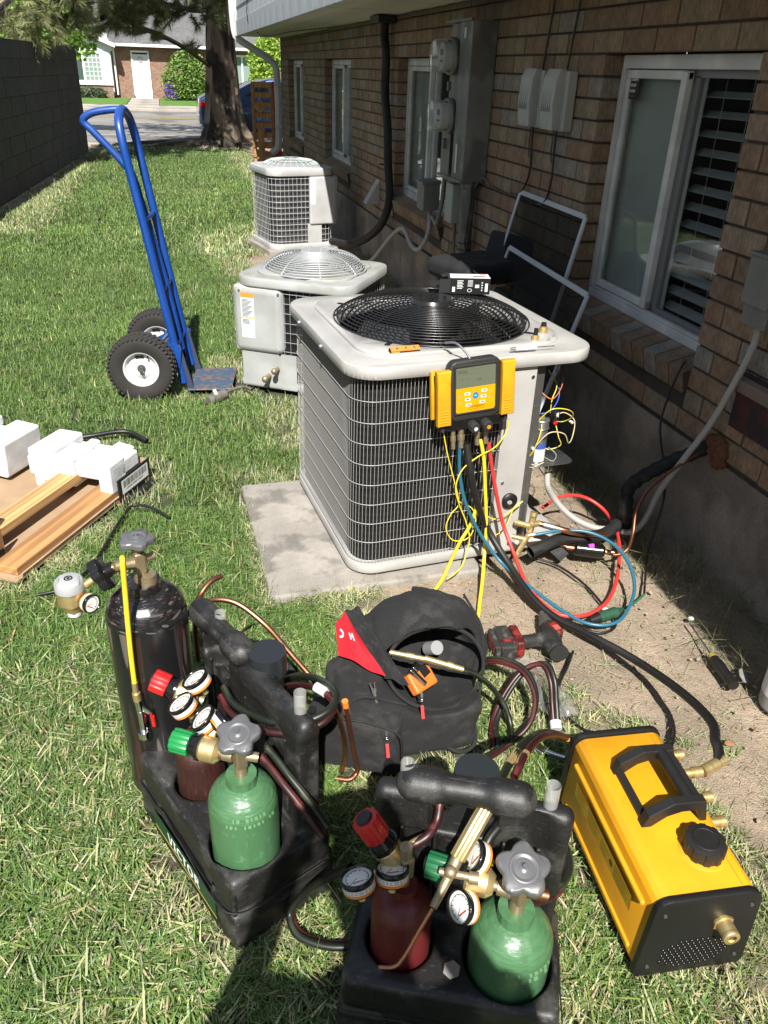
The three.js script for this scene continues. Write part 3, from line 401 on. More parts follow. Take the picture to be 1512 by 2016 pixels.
{
  const lush = [[0.12, 0.22, 0.03], [0.19, 0.32, 0.045], [0.07, 0.14, 0.02], [0.25, 0.36, 0.07]];
  const b = thing('leafy_shrub', 'large bright green shrub beside the white house door', 'shrub', [0, 0, -44.6]);
  mesh('foliage', leafCloud([[1.2, 0.9, 0, 1.1, 1.0, 0.8], [0.75, 0.6, 0.3, 0.7, 0.65, 0.5], [1.9, 1.1, 0, 0.7, 0.9, 0.7], [1.3, 1.7, 0, 0.7, 0.55, 0.5]], 5200, 0.13, lush), leafMat, b); mesh('stem', [rod([1.1, -0.05, 0], [1.2, 1.2, 0], 0.05), rod([1.3, -0.05, 0], [1.8, 1.3, 0.1], 0.04), rod([1.0, -0.05, 0.1], [0.7, 0.9, 0.2], 0.04)], bark, b);
  const p = thing('purple_flowers', 'clump of purple flowers next to the front door shrub', 'flowers', [0, 0, -43.9]); mesh('blossom', leafCloud([[0.38, 0.45, 0, 0.24, 0.38, 0.2], [0.5, 0.2, 0, 0.3, 0.22, 0.2]], 900, 0.06, [[0.16, 0.07, 0.4], [0.25, 0.14, 0.5], [0.1, 0.05, 0.25]]), leafMat, p); mesh('leaves', leafCloud([[0.42, 0.12, 0, 0.35, 0.15, 0.22]], 300, 0.07, lush), leafMat, p);
  const d = thing('low_bush', 'low dark bush under the bay window', 'bush', [0, 0, -44.9]); mesh('foliage', leafCloud([[-3.3, 0.25, 0, 0.9, 0.3, 0.35]], 1200, 0.1, [[0.06, 0.09, 0.04], [0.1, 0.13, 0.06]]), leafMat, d);
  const y = thing('street_tree', 'yellow-green young tree beyond the parked car', 'tree', [0, 0, -38]); mesh('crown', leafCloud([[4.35, 1.7, 0, 0.75, 0.95, 0.7], [4.7, 2.1, 0, 0.8, 0.8, 0.7], [4.2, 1.1, 0, 0.6, 0.5, 0.5]], 4200, 0.14, [[0.28, 0.42, 0.04], [0.36, 0.5, 0.07], [0.2, 0.34, 0.03]]), leafMat, y); mesh('trunk', rod([4.4, -0.06, 0], [4.45, 1.5, 0], 0.06, 8, 0.04), bark, y);
  const l = thing('maple_tree', 'bright green leafy tree behind the end of the block wall', 'tree', [0, 0, -24]); mesh('crown', leafCloud([[-2.5, 2.3, 0, 1.0, 0.8, 0.8], [-1.9, 2.15, 0.2, 0.55, 0.62, 0.5], [-3.4, 2.6, 0, 1.1, 0.9, 0.9]], 5200, 0.13, [[0.22, 0.4, 0.04], [0.14, 0.28, 0.03], [0.3, 0.48, 0.06]]), leafMat, l); mesh('trunk', rod([-2.9, -0.06, 0], [-2.8, 2.2, 0], 0.1, 8, 0.07), bark, l);
}
{ // block wall; its deep shade is put into the dark block colours
  const w = thing('block_wall', 'tall concrete block wall along the left side of the lawn, coloured dark for its shade', 'wall'); const m = [[0.115, 0.11, 0.1], [0.125, 0.117, 0.103], [0.108, 0.103, 0.096]].map((c) => std(c, { r: 0.95, map: rep(T.concrete, 1.2), bump: rep(T.grit, 4), bs: 0.004 }));
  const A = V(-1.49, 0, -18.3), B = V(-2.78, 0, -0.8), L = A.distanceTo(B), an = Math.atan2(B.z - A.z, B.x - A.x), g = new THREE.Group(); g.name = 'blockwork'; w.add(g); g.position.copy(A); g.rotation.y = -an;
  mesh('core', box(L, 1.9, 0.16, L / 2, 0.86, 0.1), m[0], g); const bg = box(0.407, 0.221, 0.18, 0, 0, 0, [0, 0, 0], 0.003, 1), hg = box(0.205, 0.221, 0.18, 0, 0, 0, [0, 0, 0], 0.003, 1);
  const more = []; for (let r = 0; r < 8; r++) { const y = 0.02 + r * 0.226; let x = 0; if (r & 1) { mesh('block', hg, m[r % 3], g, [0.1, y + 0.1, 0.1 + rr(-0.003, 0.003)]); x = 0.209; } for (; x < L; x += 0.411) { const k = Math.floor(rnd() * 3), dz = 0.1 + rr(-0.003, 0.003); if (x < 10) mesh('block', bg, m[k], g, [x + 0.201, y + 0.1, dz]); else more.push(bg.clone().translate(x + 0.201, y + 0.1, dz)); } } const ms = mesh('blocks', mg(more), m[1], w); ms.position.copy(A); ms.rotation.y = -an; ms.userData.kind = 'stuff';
}
{ // pine
  const t = thing('pine_tree', 'old pine with furrowed trunk and long drooping needle boughs', 'tree'); const bx = 1.32, bz = -20.2;
  const ring = [], hs = [-0.15, 0.0, 0.15, 0.4, 0.9, 1.6, 2.4, 3.4, 5, 8, 11], rs = [0.78, 0.62, 0.5, 0.42, 0.375, 0.32, 0.27, 0.25, 0.23, 0.17, 0.06], N = 40, pos = [], uv = [], idx = [];
  hs.forEach((y, k) => { for (let i = 0; i <= N; i++) { const a = i / N * 2 * PI, fl = 1 + (0.22 * Math.sin(a * 5 + 1) + 0.1 * Math.sin(a * 9)) * sm(0.7, -0.1, y) + 0.07 * Math.sin(a * 11 + y * 1.3) + 0.05 * Math.sin(a * 17 - y * 2); pos.push(bx + 0.02 * y + rs[k] * fl * Math.cos(a), y, bz + rs[k] * fl * Math.sin(a)); uv.push(i / N * 2, y * 0.7); } });
  for (let k = 0; k < hs.length - 1; k++) for (let i = 0; i < N; i++) { const a = k * (N + 1) + i; idx.push(a, a + N + 1, a + 1, a + 1, a + N + 1, a + N + 2); }
  const g = new THREE.BufferGeometry(); g.setAttribute('position', new THREE.BufferAttribute(new Float32Array(pos), 3)); g.setAttribute('uv', new THREE.BufferAttribute(new Float32Array(uv), 2)); g.setIndex(idx); g.computeVertexNormals(); mesh('trunk', g, bark, t);
  mesh('root', [[-2.2, 0.5], [-1.6, 0.9], [1.6, 0.8], [0.6, 1.3], [-0.5, 1.3]].map(([x, z]) => tube([[bx, 0.1, bz], [bx + x * 0.4, 0.05, bz + z * 0.4], [bx + x * 0.8, 0.01, bz + z * 0.8], [bx + x * 1.3, -0.06, bz + z * 1.2]], 0.08, 16, 7)), bark, t);
  // needle tuft
  const P = []; for (let i = 0; i < 56; i++) { const a = rr(0, 2 * PI), y0 = rr(-0.02, 0.12), el = rr(0.25, 1.15), L = rr(0.11, 0.19), d = V(Math.cos(a) * Math.sin(el), Math.cos(el), Math.sin(a) * Math.sin(el)), s = V(-Math.sin(a), 0, Math.cos(a)).multiplyScalar(0.0036); const A = V(0, y0, 0), E = A.clone().addScaledVector(d, L); P.push(A.x - s.x, A.y, A.z - s.z, A.x + s.x, A.y, A.z + s.z, E.x, E.y - 0.015, E.z); }
  const tg = new THREE.BufferGeometry(); tg.setAttribute('position', new THREE.BufferAttribute(new Float32Array(P), 3)); tg.computeVertexNormals();
  const tufts = [], limbs = [];
  const limb = (pts, r, side, den, drop) => {
    const c = new THREE.CatmullRomCurve3(pts); limbs.push(strip(new THREE.TubeGeometry(c, 24, r, 6)));
    const L = c.getLength(), n = Math.round(L * den);
    for (let i = 0; i < n; i++) {
      const u = 0.15 + 0.85 * rnd(), p = c.getPointAt(u), tn = c.getTangentAt(u), sd = V(-tn.z, 0, tn.x).normalize().multiplyScalar(rnd() < 0.5 ? -1 : 1), l = side * rr(0.4, 1), e = p.clone().addScaledVector(sd, l * rr(0.3, 1)).addScaledVector(tn, l * rr(0.2, 0.8)); e.y += rr(-drop, drop * 0.3);
      limbs.push(rod(p, e, 0.008, 5, 0.005));
      for (let k = 0; k < 6; k++) { const q = p.clone().lerp(e, k ? rr(0.35, 1) : 1), d = e.clone().sub(p).normalize().add(V(rr(-0.7, 0.7), rr(-0.2, 0.7), rr(-0.7, 0.7))).normalize(); tufts.push([q, d]); }
    }
  };
  const at = (px, py, z) => WZ(px, py, z);
  limb([V(bx - 0.2, 1.55, bz + 0.1), at(372, 100, -19.6), at(318, 70, -19.0), at(262, 48, -18.2), at(215, 10, -17.5), at(160, -25, -17)], 0.045, 0.5, 5, 0.1);
  limb([V(bx - 0.2, 2.6, bz), at(380, 20, -19.4), at(320, 10, -18.6), at(250, 20, -18), at(200, 35, -17.6)], 0.05, 0.7, 11, 0.3);
  limb([V(bx - 0.2, 2.9, bz), at(350, -15, -19), at(290, -5, -18.4), at(230, -10, -17.6)], 0.05, 0.7, 12, 0.35);
  limb([V(bx, 3.2, bz), at(300, -60, -17.5), at(190, -40, -16.2), at(105, 5, -15.4), at(50, 45, -15), at(20, 85, -14.8)], 0.05, 0.75, 11, 0.4);
  limb([V(bx, 3.5, bz), at(250, -110, -16.5), at(120, -70, -15.4), at(40, -20, -14.6), at(-30, 40, -14.2)], 0.05, 0.8, 11, 0.5);
  limb([at(190, -40, -16.2), at(150, 10, -15.8), at(120, 55, -15.6), at(108, 85, -15.6)], 0.025, 0.4, 9, 0.2);
  limb([at(105, 5, -15.4), at(60, 30, -15), at(45, 75, -15)], 0.02, 0.4, 10, 0.25);
  limb([V(bx + 0.1, 2.7, bz), at(425, 15, -19.6), at(418, 30, -19.2)], 0.03, 0.2, 5, 0.1);
  for (let i = 0; i < 9; i++) { const x = rr(-2.6, 1.2), y = rr(3.5, 4.4); limb([V(bx, y + 0.4, bz), V(mix(bx, x, 0.5), y + 0.4, bz + 2.4), V(x, y, bz + rr(4.2, 6.4))], 0.04, 0.9, 7, 0.3); }
  for (let i = 0; i < 38; i++) { const a = rr(0, 2 * PI), y = rr(3.2, 10), R = rr(2.6, 5.2) * (1 - 0.06 * (y - 3)), cx = Math.cos(a), cz = Math.sin(a); limb([V(bx, y, bz), V(bx + cx * R * 0.5, y + 0.3, bz + cz * R * 0.5), V(bx + cx * R, y - 0.25, bz + cz * R)], 0.04, 0.9, 5, 0.4); }
  mesh('branches', limbs, bark, t);
  const im = new THREE.InstancedMesh(tg, std([1, 1, 1], { phys: 1, r: 0.5, tr: 0.12, th: 0 }), tufts.length), m4 = new THREE.Matrix4(), q = new THREE.Quaternion(), cc = new THREE.Color();
  tufts.forEach(([p, d], i) => { q.setFromUnitVectors(V(0, 1, 0), d); const s = rr(0.85, 1.35); m4.compose(p, q, V(s, s, s)); im.setMatrixAt(i, m4); const k = rr(0.7, 1.35); cc.setRGB(0.2 * k, 0.22 * k, 0.09 * k); im.setColorAt(i, cc); });
  im.name = 'needles'; im.userData.kind = 'stuff'; t.add(im);
}
{ // parked car, side on, rear to the left
  const c = thing('parked_car', 'dark blue sedan parked on the street behind the pine', 'car', [1.0, -0.07, -23.2]); const blue = std([0.02, 0.055, 0.15], { phys: 1, r: 0.3, m: 0.4, cc: 1, ccr: 0.05 }), gl = std([0.03, 0.035, 0.04], { r: 0.06 });
  const body = [[0.02, 0.3], [-0.03, 0.55], [0.0, 0.86], [0.12, 0.93], [0.72, 0.96], [1.25, 1.22], [1.75, 1.33], [2.35, 1.33], [2.95, 1.18], [3.45, 0.94], [4.15, 0.84], [4.45, 0.66], [4.48, 0.35], [4.3, 0.22], [3.95, 0.22], [3.88, 0.42], [3.66, 0.56], [3.42, 0.42], [3.34, 0.22], [1.2, 0.2], [1.13, 0.42], [0.9, 0.56], [0.67, 0.42], [0.6, 0.24]];
  const sh = new THREE.Shape(); sh.moveTo(...body[0]); for (let i = 1; i < 15; i++) sh.lineTo(...body[i]); for (let i = 15; i < body.length; i++) sh.lineTo(...body[i]); sh.closePath();
  mesh('body', smooth(new THREE.ExtrudeGeometry(sh, { depth: 1.5, bevelEnabled: true, bevelSize: 0.06, bevelThickness: 0.12, bevelSegments: 4 }).translate(0, 0, -1.62), 0.6), blue, c);
  mesh('side_window', ext([[1.1, 0.98], [1.42, 1.2], [1.8, 1.27], [1.92, 1.27], [1.92, 0.97]], 0.02, 0.004, 0, 0, 0.0), gl, c); mesh('side_window', ext([[1.98, 0.97], [1.98, 1.27], [2.35, 1.27], [2.85, 1.14], [3.15, 0.97]], 0.02, 0.004, 0, 0, 0.0), gl, c);
  mesh('rear_window', box(0.62, 0.02, 1.2, 0.99, 1.105, -0.85, [0, 0, 0.46]), gl, c);
  mesh('tail_light', box(0.16, 0.16, 0.28, 0.03, 0.76, -0.12, [0, 0, 0.05], 0.03), std([0.35, 0.01, 0.01], { r: 0.15 }), c); mesh('tail_light', box(0.16, 0.16, 0.28, 0.03, 0.76, -1.6, [0, 0, 0.05], 0.03), std([0.35, 0.01, 0.01], { r: 0.15 }), c);
  mesh('bumper', box(0.14, 0.24, 1.55, -0.02, 0.42, -0.86, [0, 0, 0], 0.05), blue, c); mesh('door_handle', box(0.16, 0.025, 0.03, 1.75, 0.86, 0.04, [0, 0, 0], 0.01), blue, c); mesh('door_handle', box(0.16, 0.025, 0.03, 2.75, 0.84, 0.04, [0, 0, 0], 0.01), blue, c);
  for (const [x, z] of [[0.9, -0.08], [3.65, -0.08], [0.9, -1.55], [3.65, -1.55]]) { const w = mesh('wheel', lathe([[0.2, -0.1], [0.29, -0.1], [0.32, -0.06], [0.32, 0.06], [0.29, 0.1], [0.2, 0.1]], 28, 0, 0, 0, [PI / 2, 0, 0]), M.rubber, c, [x, 0.33, z]); mesh('rim', [cyl(0.2, 0.2, 0.05, 0, 0, 0.05, [PI / 2, 0, 0], 20), ...[0, 1, 2, 3, 4].map((k) => box(0.04, 0.17, 0.03, 0.1 * Math.sin(k * 1.257), 0.1 * Math.cos(k * 1.257), 0.09, [0, 0, -k * 1.257]))], M.steel, w); }
}
{ // stood-up pallets at the far corner
  const wood = std([0.52, 0.36, 0.2], { r: 0.9, map: rep(T.wood, 3) });
  for (let n = 0; n < 2; n++) {
    const p = thing('wooden_pallet', n ? 'wooden pallet stood on end behind another, by the downspout' : 'weathered wooden pallet stood on end at the building corner', 'pallet', [1.5 + n * 0.02, 0, -15.4 - n * 0.16], 0, 'pallets stood at the building corner');
    const sg = box(0.72, 0.085, 0.02, 0, 0, 0, [0, 0, 0], 0.003, 1), bg = box(0.05, 1.36, 0.09, 0, 0, 0, [0, 0, 0], 0.003, 1);
    for (let i = 0; i < 9; i++) mesh('slat', sg, wood, p, [0.36, 0.08 + i * 0.155, 0.056], [0, 0, rr(-0.02, 0.02)]); for (const x of [0.03, 0.36, 0.69]) mesh('stringer', bg, wood, p, [x, 0.68, 0]);
    if (!n) mesh('brace_board', box(0.11, 0.62, 0.02, 0.14, 0.35, 0.09, [0, 0, 0.02], 0.003, 1), wood, p); mesh('corner_board', box(0.16, 0.16, 0.02, 0.13, 0.99, 0.08, [0, 0, 0.75]), wood, p);
  }
  one('red_wrap', ext([[0, 0], [0.14, 0], [0.12, 0.5], [0.16, 1.0], [0.14, 1.36], [-0.01, 1.36], [0.02, 0.7]], 0.004, 0, 1.86, 0.02, -15.3), std([0.3, 0.02, 0.015], { r: 0.4, bump: T.lump, bs: 0.02 }), 'strip of red plastic wrap hanging down the pallets', 'wrap');
}
// ---------- condensing units ----------
function loop(hs, r, n = 8, open) { // rounded square outline, clockwise seen from above, points as [x,z]
  const P = []; for (const [sx, sz, a0] of [[1, 1, 0], [-1, 1, PI / 2], [-1, -1, PI], [1, -1, 1.5 * PI]]) for (let i = 0; i <= n; i++) { const a = a0 + i / n * PI / 2; P.push([sx * (hs - r) + r * Math.cos(a), sz * (hs - r) + r * Math.sin(a)]); } return P;
}
function walk(P, step, closed = true) { // even steps along an outline, with heading
  const out = [], Q = closed ? [...P, P[0]] : P; let acc = 0;
  for (let i = 0; i < Q.length - 1; i++) { const [ax, az] = Q[i], [bx, bz] = Q[i + 1], L = Math.hypot(bx - ax, bz - az); if (L < 1e-6) continue; while (acc <= L) { out.push([mix(ax, bx, acc / L), mix(az, bz, acc / L)]); acc += step; } acc -= L; } return out;
}
const ringPath = (P, y) => P.map(([x, z]) => V(x, y, z));
function wallRing(P, y0, y1, closed = true) { // vertical sheet along an outline
  const Q = closed ? [...P, P[0]] : P, pos = [], uv = []; let s = 0;
  for (let i = 0; i < Q.length - 1; i++) { const [ax, az] = Q[i], [bx, bz] = Q[i + 1], L = Math.hypot(bx - ax, bz - az); const A = [ax, y0, az], B = [bx, y0, bz], C = [bx, y1, bz], E = [ax, y1, az]; for (const p of [A, B, C, A, C, E]) pos.push(...p); uv.push(s, y0, s + L, y0, s + L, y1, s, y0, s + L, y1, s, y1); s += L; }
  const g = new THREE.BufferGeometry(); g.setAttribute('position', new THREE.BufferAttribute(new Float32Array(pos), 3)); g.setAttribute('uv', new THREE.BufferAttribute(new Float32Array(uv), 2)); g.computeVertexNormals(); return g;
}
const finTex = tex(64, 256, (u, v) => { const a = Math.sin(v * 2 * PI * 10); return 0.5 + 0.3 * (a > 0.2 ? 1 : 0) + 0.25 * vnoise(u, v, 64, 401, 2); });
const finMat = std([0.012, 0.012, 0.012], { r: 0.6, m: 0.2, map: rep(finTex, 6, 4) });
function lid(g, L, r, R, y0, y1, m, ridge) {
  const s = rrect(2 * L - 0.02, 2 * L - 0.02, r), h = new THREE.Path(); h.absarc(0, 0, R, 0, 2 * PI, true); s.holes.push(h);
  const o = mesh('lid', smooth(ext(s, y1 - y0 - 0.02, 0.01, 0, y0 + 0.01, 0, [PI / 2, 0, 0], 32, 4).translate(0, y1 - y0 - 0.02, 0), 0.9), m, g);
  const s2 = rrect(2 * L - 0.16, 2 * L - 0.16, r * 1.3), h2 = new THREE.Path(); h2.absarc(0, 0, R - 0.002, 0, 2 * PI, true); s2.holes.push(h2);
  mesh('lid_ridge', smooth(ext(s2, 0.006, 0.007, 0, 0, 0, [-PI / 2, 0, 0], 32, 3).translate(0, y1 - 0.001, 0), 0.9), m, o); return o;
}
function fanGuard(g, R, y, rise, nr, spokes, m, wire, capR) {
  const f = new THREE.Group(); f.name = 'fan_guard'; g.add(f); const prof = (r) => y + rise * (1 - Math.pow(r / R, 4)) ;
  for (let i = 0; i < nr; i++) { const r = mix(capR, R, Math.pow(i / (nr - 1), 0.85)); mesh('guard_ring', tor(r, wire, 0, prof(r), 0, [PI / 2, 0, 0], 6, 56), m, f); }
  for (let k = 0; k < spokes; k++) { const a = k / spokes * 2 * PI + 0.3; mesh('guard_spoke', tube([0.3, 0.55, 0.8, 0.93, 1].map((q) => { const r = mix(capR * 0.8, R, q); return V(r * Math.cos(a), prof(r) - wire * 1.6, r * Math.sin(a)); }), wire * 1.5, 14, 6), m, f); }
  mesh('guard_cap', [cyl(capR, capR + 0.008, 0.012, 0, prof(0) + 0.002, 0, [0, 0, 0], 28), ...[0, 1, 2, 3].map((k) => cyl(0.006, 0.006, 0.012, capR * 0.6 * Math.cos(k * 1.57 + 0.5), prof(0) + 0.012, capR * 0.6 * Math.sin(k * 1.57 + 0.5), [0, 0, 0], 6))], m, f); return f;
}
function fan(g, R, y, m) {
  const f = new THREE.Group(); f.name = 'fan'; g.add(f); f.position.y = y; mesh('motor', [cyl(0.07, 0.07, 0.14, 0, 0.03, 0, [0, 0, 0], 24), cyl(0.035, 0.035, 0.05, 0, -0.06, 0)], M.black, f);
  for (let k = 0; k < 3; k++) { const b = new THREE.PlaneGeometry(R * 0.78, R * 0.62, 8, 5), p = b.attributes.position; b.rotateX(-PI / 2); for (let i = 0; i < p.count; i++) { const x = p.getX(i), z = p.getZ(i); p.setY(i, z * 0.35 + x * x * 0.2); p.setZ(i, z * (0.8 + 0.6 * (x / R + 0.4))); } b.translate(R * 0.52, 0, 0); b.rotateY(k * 2.094 + 0.4); b.computeVertexNormals(); mesh('fan_blade', strip(b), m, f); }
}
// main new unit
const AC1 = V(0.885, 0, -2.74), AC1R = 0.095;
const ac1 = thing('new_condenser', 'new grey-beige condenser with black fan guard and wire grille', 'condenser', AC1, AC1R);
const F1 = (px, py, lz) => { const d = ray(px, py), w = V(Math.sin(AC1R), 0, Math.cos(AC1R)), t = (lz - EYE.clone().sub(AC1).dot(w)) / d.dot(w); return EYE.clone().addScaledVector(d, t); };
flats.push([0.885, -2.74, 0.42, 0.42, AC1R]);
{
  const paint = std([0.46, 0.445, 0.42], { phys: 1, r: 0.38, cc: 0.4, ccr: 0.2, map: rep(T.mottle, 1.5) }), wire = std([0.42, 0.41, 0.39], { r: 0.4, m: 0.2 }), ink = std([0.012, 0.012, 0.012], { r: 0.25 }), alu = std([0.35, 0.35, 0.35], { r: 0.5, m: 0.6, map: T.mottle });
  const hs = 0.42, r = 0.085, P = loop(hs, r);
  // outline from the access panel round the left and back to the right rear corner
  const isOpen = ([x, z]) => (z > 0.15 && x > 0.105) || (x > 0.3 && z > -0.05);
  const G1 = walk(P, 0.0128).filter((p) => !isOpen(p)); const vg = rod([0, 0.075, 0], [0, 0.765, 0], 0.0008, 5);
  const rest = []; let cnt = 0; for (const [x, z] of G1) { if (z > 0.2 || x < -0.3) { mesh('grille_wire', vg, wire, ac1, [x, 0, z]); cnt++; } else rest.push(vg.clone().translate(x, 0, z)); }
  const st = mesh('rear_grille_wires', mg(rest), wire, ac1); st.userData.kind = 'stuff';
  const chain = []; { const Q = loop(hs + 0.0022, r); let st0 = Q.findIndex((p) => p[1] > 0.3 && p[0] < 0.11); /* corner points only: start on the front straight */ chain.push([0.105, hs + 0.0022]); for (let i = 9; i < 27; i++) chain.push(Q[i]); chain.push([0.3, -hs]); }
  for (let k = 0; k < 10; k++) { const y = 0.085 + k * 0.0745; const g = []; for (let i = 0; i < chain.length - 1; i++) g.push(rod([chain[i][0], y, chain[i][1]], [chain[i + 1][0], y, chain[i + 1][1]], 0.0013, 5)); mesh('grille_band', g, wire, ac1); }
  const inner = loop(hs - 0.018, r).filter((p) => !(p[0] > 0.2 && p[1] > 0)); const c0 = [[0.12, hs - 0.018], ...loop(hs - 0.018, r).slice(9, 27), [0.35, -hs + 0.018]]; mesh('coil', wallRing(c0, 0.07, 0.76, false), finMat, ac1); mesh('coil_inner_face', wallRing(c0.map(([x, z]) => [x * 0.93, z * 0.93]), 0.07, 0.76, false), alu, ac1);
  const panelG = [box(0.108, 0.735, 0.004, 0.161, 0.405, hs + 0.004, [0, 0, 0], 0.0015, 1), box(0.004, 0.735, 0.03, 0.108, 0.405, hs - 0.01), box(0.004, 0.735, 0.025, 0.214, 0.405, hs - 0.008)];
  const pn = mesh('access_panel', panelG, paint, ac1); mesh('screw', [[0.12, 0.72], [0.2, 0.72], [0.13, 0.33], [0.135, 0.05]].map(([x, y]) => cyl(0.006, 0.006, 0.006, x, y, hs + 0.008, [PI / 2, 0, 0], 6)), M.steel, pn);
  mesh('pipe_grommet', [lathe([[0.012, 0], [0.028, 0.002], [0.03, 0.014], [0.012, 0.016]], 18, 0.165, 0.255, hs + 0.004, [PI / 2, 0, 0])], M.black, ac1);
  const sheet = std([0.22, 0.215, 0.2], { r: 0.4, m: 0.7, map: T.scratch });
  mesh('partition', [box(0.004, 0.72, 0.6, 0.212, 0.4, 0.1), box(0.2, 0.72, 0.004, 0.31, 0.4, -0.14), box(0.05, 0.72, 0.004, 0.236, 0.4, hs - 0.02)], sheet, ac1);
  mesh('corner_post', [box(0.03, 0.72, 0.004, 0.4, 0.4, -0.12), box(0.004, 0.72, 0.03, 0.415, 0.4, -0.135)], paint, ac1);
  mesh('base_pan', smooth(ext(rrect(0.838, 0.838, 0.088), 0.026, 0.005, 0, 0.034, 0, [-PI / 2, 0, 0], 12, 2), 0.6), paint, ac1); mesh('base_foot', [[-0.3, 0.3], [0.3, 0.3], [-0.3, -0.3], [0.3, -0.3]].map(([x, z]) => cyl(0.05, 0.05, 0.02, x, 0.022, z)), M.black, ac1);
  mesh('base_gap_ring', wallRing(loop(hs - 0.004, 0.09), 0.02, 0.036), ink, ac1);  // near-black ring set into the gap under the base pan
  const ld = lid(ac1, 0.445, 0.1, 0.352, 0.758, 0.803, paint, 1); mesh('lid_screw', [[-0.39, 0.402], [-0.1, 0.446], [0.1, 0.446], [0.39, 0.395], [-0.446, 0.1], [-0.446, -0.2]].map(([x, z]) => sph(0.008, x, 0.772, z)), M.zinc, ld);
  fanGuard(ac1, 0.368, 0.81, 0.072, 22, 8, ink, 0.0026, 0.075); mesh('guard_clip', [0, 1, 2, 3].map((k) => { const a = k * PI / 2 + 0.78; return box(0.03, 0.012, 0.018, 0.372 * Math.cos(a), 0.812, 0.372 * Math.sin(a), [0, -a, 0], 0.003, 1); }), ink, ac1);
  fan(ac1, 0.33, 0.7, std([0.05, 0.05, 0.052], { r: 0.35, m: 0.3 })); mesh('fan_shroud', wallRing(loop(0.352, 0.351), 0.6, 0.79), ink, ac1);
  mesh('compressor', lathe([[0, 0.42], [0.06, 0.41], [0.09, 0.36], [0.09, 0.12], [0.1, 0.08], [0, 0.07]], 24, -0.02, 0, -0.02), M.black, ac1);
}
// middle old unit, seen corner on
const ac2 = thing('old_condenser', 'old light grey condenser with bare wire fan guard behind the new one', 'condenser', [0.74, 0, -4.42], 58 * D);
ac2.scale.set(0.9, 1, 0.9);
flats.push([0.71, -4.42, 0.36, 0.36, 58 * D]);
{
  const paint = std([0.4, 0.43, 0.45], { r: 0.45, map: rep(T.dust, 1) }), wire = std([0.36, 0.37, 0.37], { r: 0.45, m: 0.3 });
  const hs = 0.35, P = loop(hs, 0.05); mesh('coil', wallRing(loop(hs - 0.02, 0.05), 0.07, 0.575), finMat, ac2);
  for (let k = 0; k < 10; k++) { const y = 0.09 + k * 0.052; const Q = loop(hs, 0.05); Q.push(Q[0]); const g = []; for (let i = 0; i < Q.length - 1; i++) if (Math.hypot(Q[i][0] - Q[i + 1][0], Q[i][1] - Q[i + 1][1]) > 1e-5) g.push(rod([Q[i][0], y, Q[i][1]], [Q[i + 1][0], y, Q[i + 1][1]], 0.0017, 5)); mesh('grille_band', g, wire, ac2); }
  const vg = rod([0, 0.07, 0], [0, 0.58, 0], 0.0014, 5); for (const [x, z] of walk(P, 0.043)) mesh('grille_wire', vg, wire, ac2, [x * 1.004, 0, z * 1.004]);
  const p = mesh('control_cover', [box(0.1, 0.36, 0.32, -hs + 0.02, 0.405, -0.22, [0, 0, 0], 0.04, 4), box(0.2, 0.36, 0.06, -hs + 0.08, 0.405, -hs + 0.0, [0, 0, 0], 0.02, 3)], paint, ac2); mesh('screw', [[-0.08, 0.56], [-0.33, 0.56], [-0.08, 0.25]].map(([z, y]) => cyl(0.007, 0.007, 0.008, -hs - 0.03, y, z, [0, 0, PI / 2], 6)), M.zinc, p);
  const lt = canvasTex(128, 320, (c, w, h) => { c.fillStyle = '#cfd2d2'; c.fillRect(0, 0, w, h); c.fillStyle = '#d98636'; c.fillRect(0, 0, w, 34); c.fillStyle = '#454a50'; for (let i = 0; i < 14; i++) c.fillRect(10, 46 + i * 9, 60 + (i * 37) % 48, 5); c.fillStyle = '#caa13b'; c.fillRect(0, 172, w, 10); c.fillStyle = '#33373b'; for (let i = 0; i < 4; i++) c.fillRect(10, 190 + i * 9, 70, 5); c.fillStyle = '#7fa0bb'; for (let i = 0; i < 7; i++) c.fillRect(10, 236 + i * 11, 50 + (i * 29) % 50, 5); });
  const lg = new THREE.PlaneGeometry(0.085, 0.24); lg.rotateY(-PI / 2); mesh('rating_label', lg, std([1, 1, 1], { r: 0.6, map: lt }), p, [-hs - 0.0305, 0.43, -0.28]);
  mesh('lower_side', [box(0.006, 0.2, 0.1, -hs - 0.006, 0.13, -0.03, [0, 0, 0])], paint, ac2); mesh('pipe_recess', box(0.01, 0.17, 0.26, -hs - 0.004, 0.14, -0.21), paint, ac2);
  mesh('service_valve', [cyl(0.014, 0.014, 0.07, -hs - 0.05, 0.1, -0.16, [0, 0, PI / 2], 12), sph(0.02, -hs - 0.08, 0.1, -0.16), cyl(0.012, 0.012, 0.06, -hs - 0.05, 0.15, -0.1, [0, 0, PI / 2], 12), sph(0.018, -hs - 0.075, 0.15, -0.1)], M.oldBrass, ac2);
  mesh('base_pan', box(0.72, 0.05, 0.72, 0, 0.045, 0, [0, 0, 0], 0.02), paint, ac2); lid(ac2, 0.375, 0.11, 0.3, 0.58, 0.632, paint, 1);
  fanGuard(ac2, 0.315, 0.642, 0.085, 17, 8, wire, 0.0034, 0.085); fan(ac2, 0.25, 0.53, std([0.5, 0.5, 0.5], { r: 0.4, m: 0.5 })); mesh('fan_shroud', wallRing(loop(0.3, 0.299), 0.45, 0.62), std([0.2, 0.2, 0.2], { r: 0.6 }), ac2); mesh('inner_floor', box(0.6, 0.02, 0.6, 0, 0.3, 0), std([0.08, 0.08, 0.08], { r: 0.8 }), ac2);
}
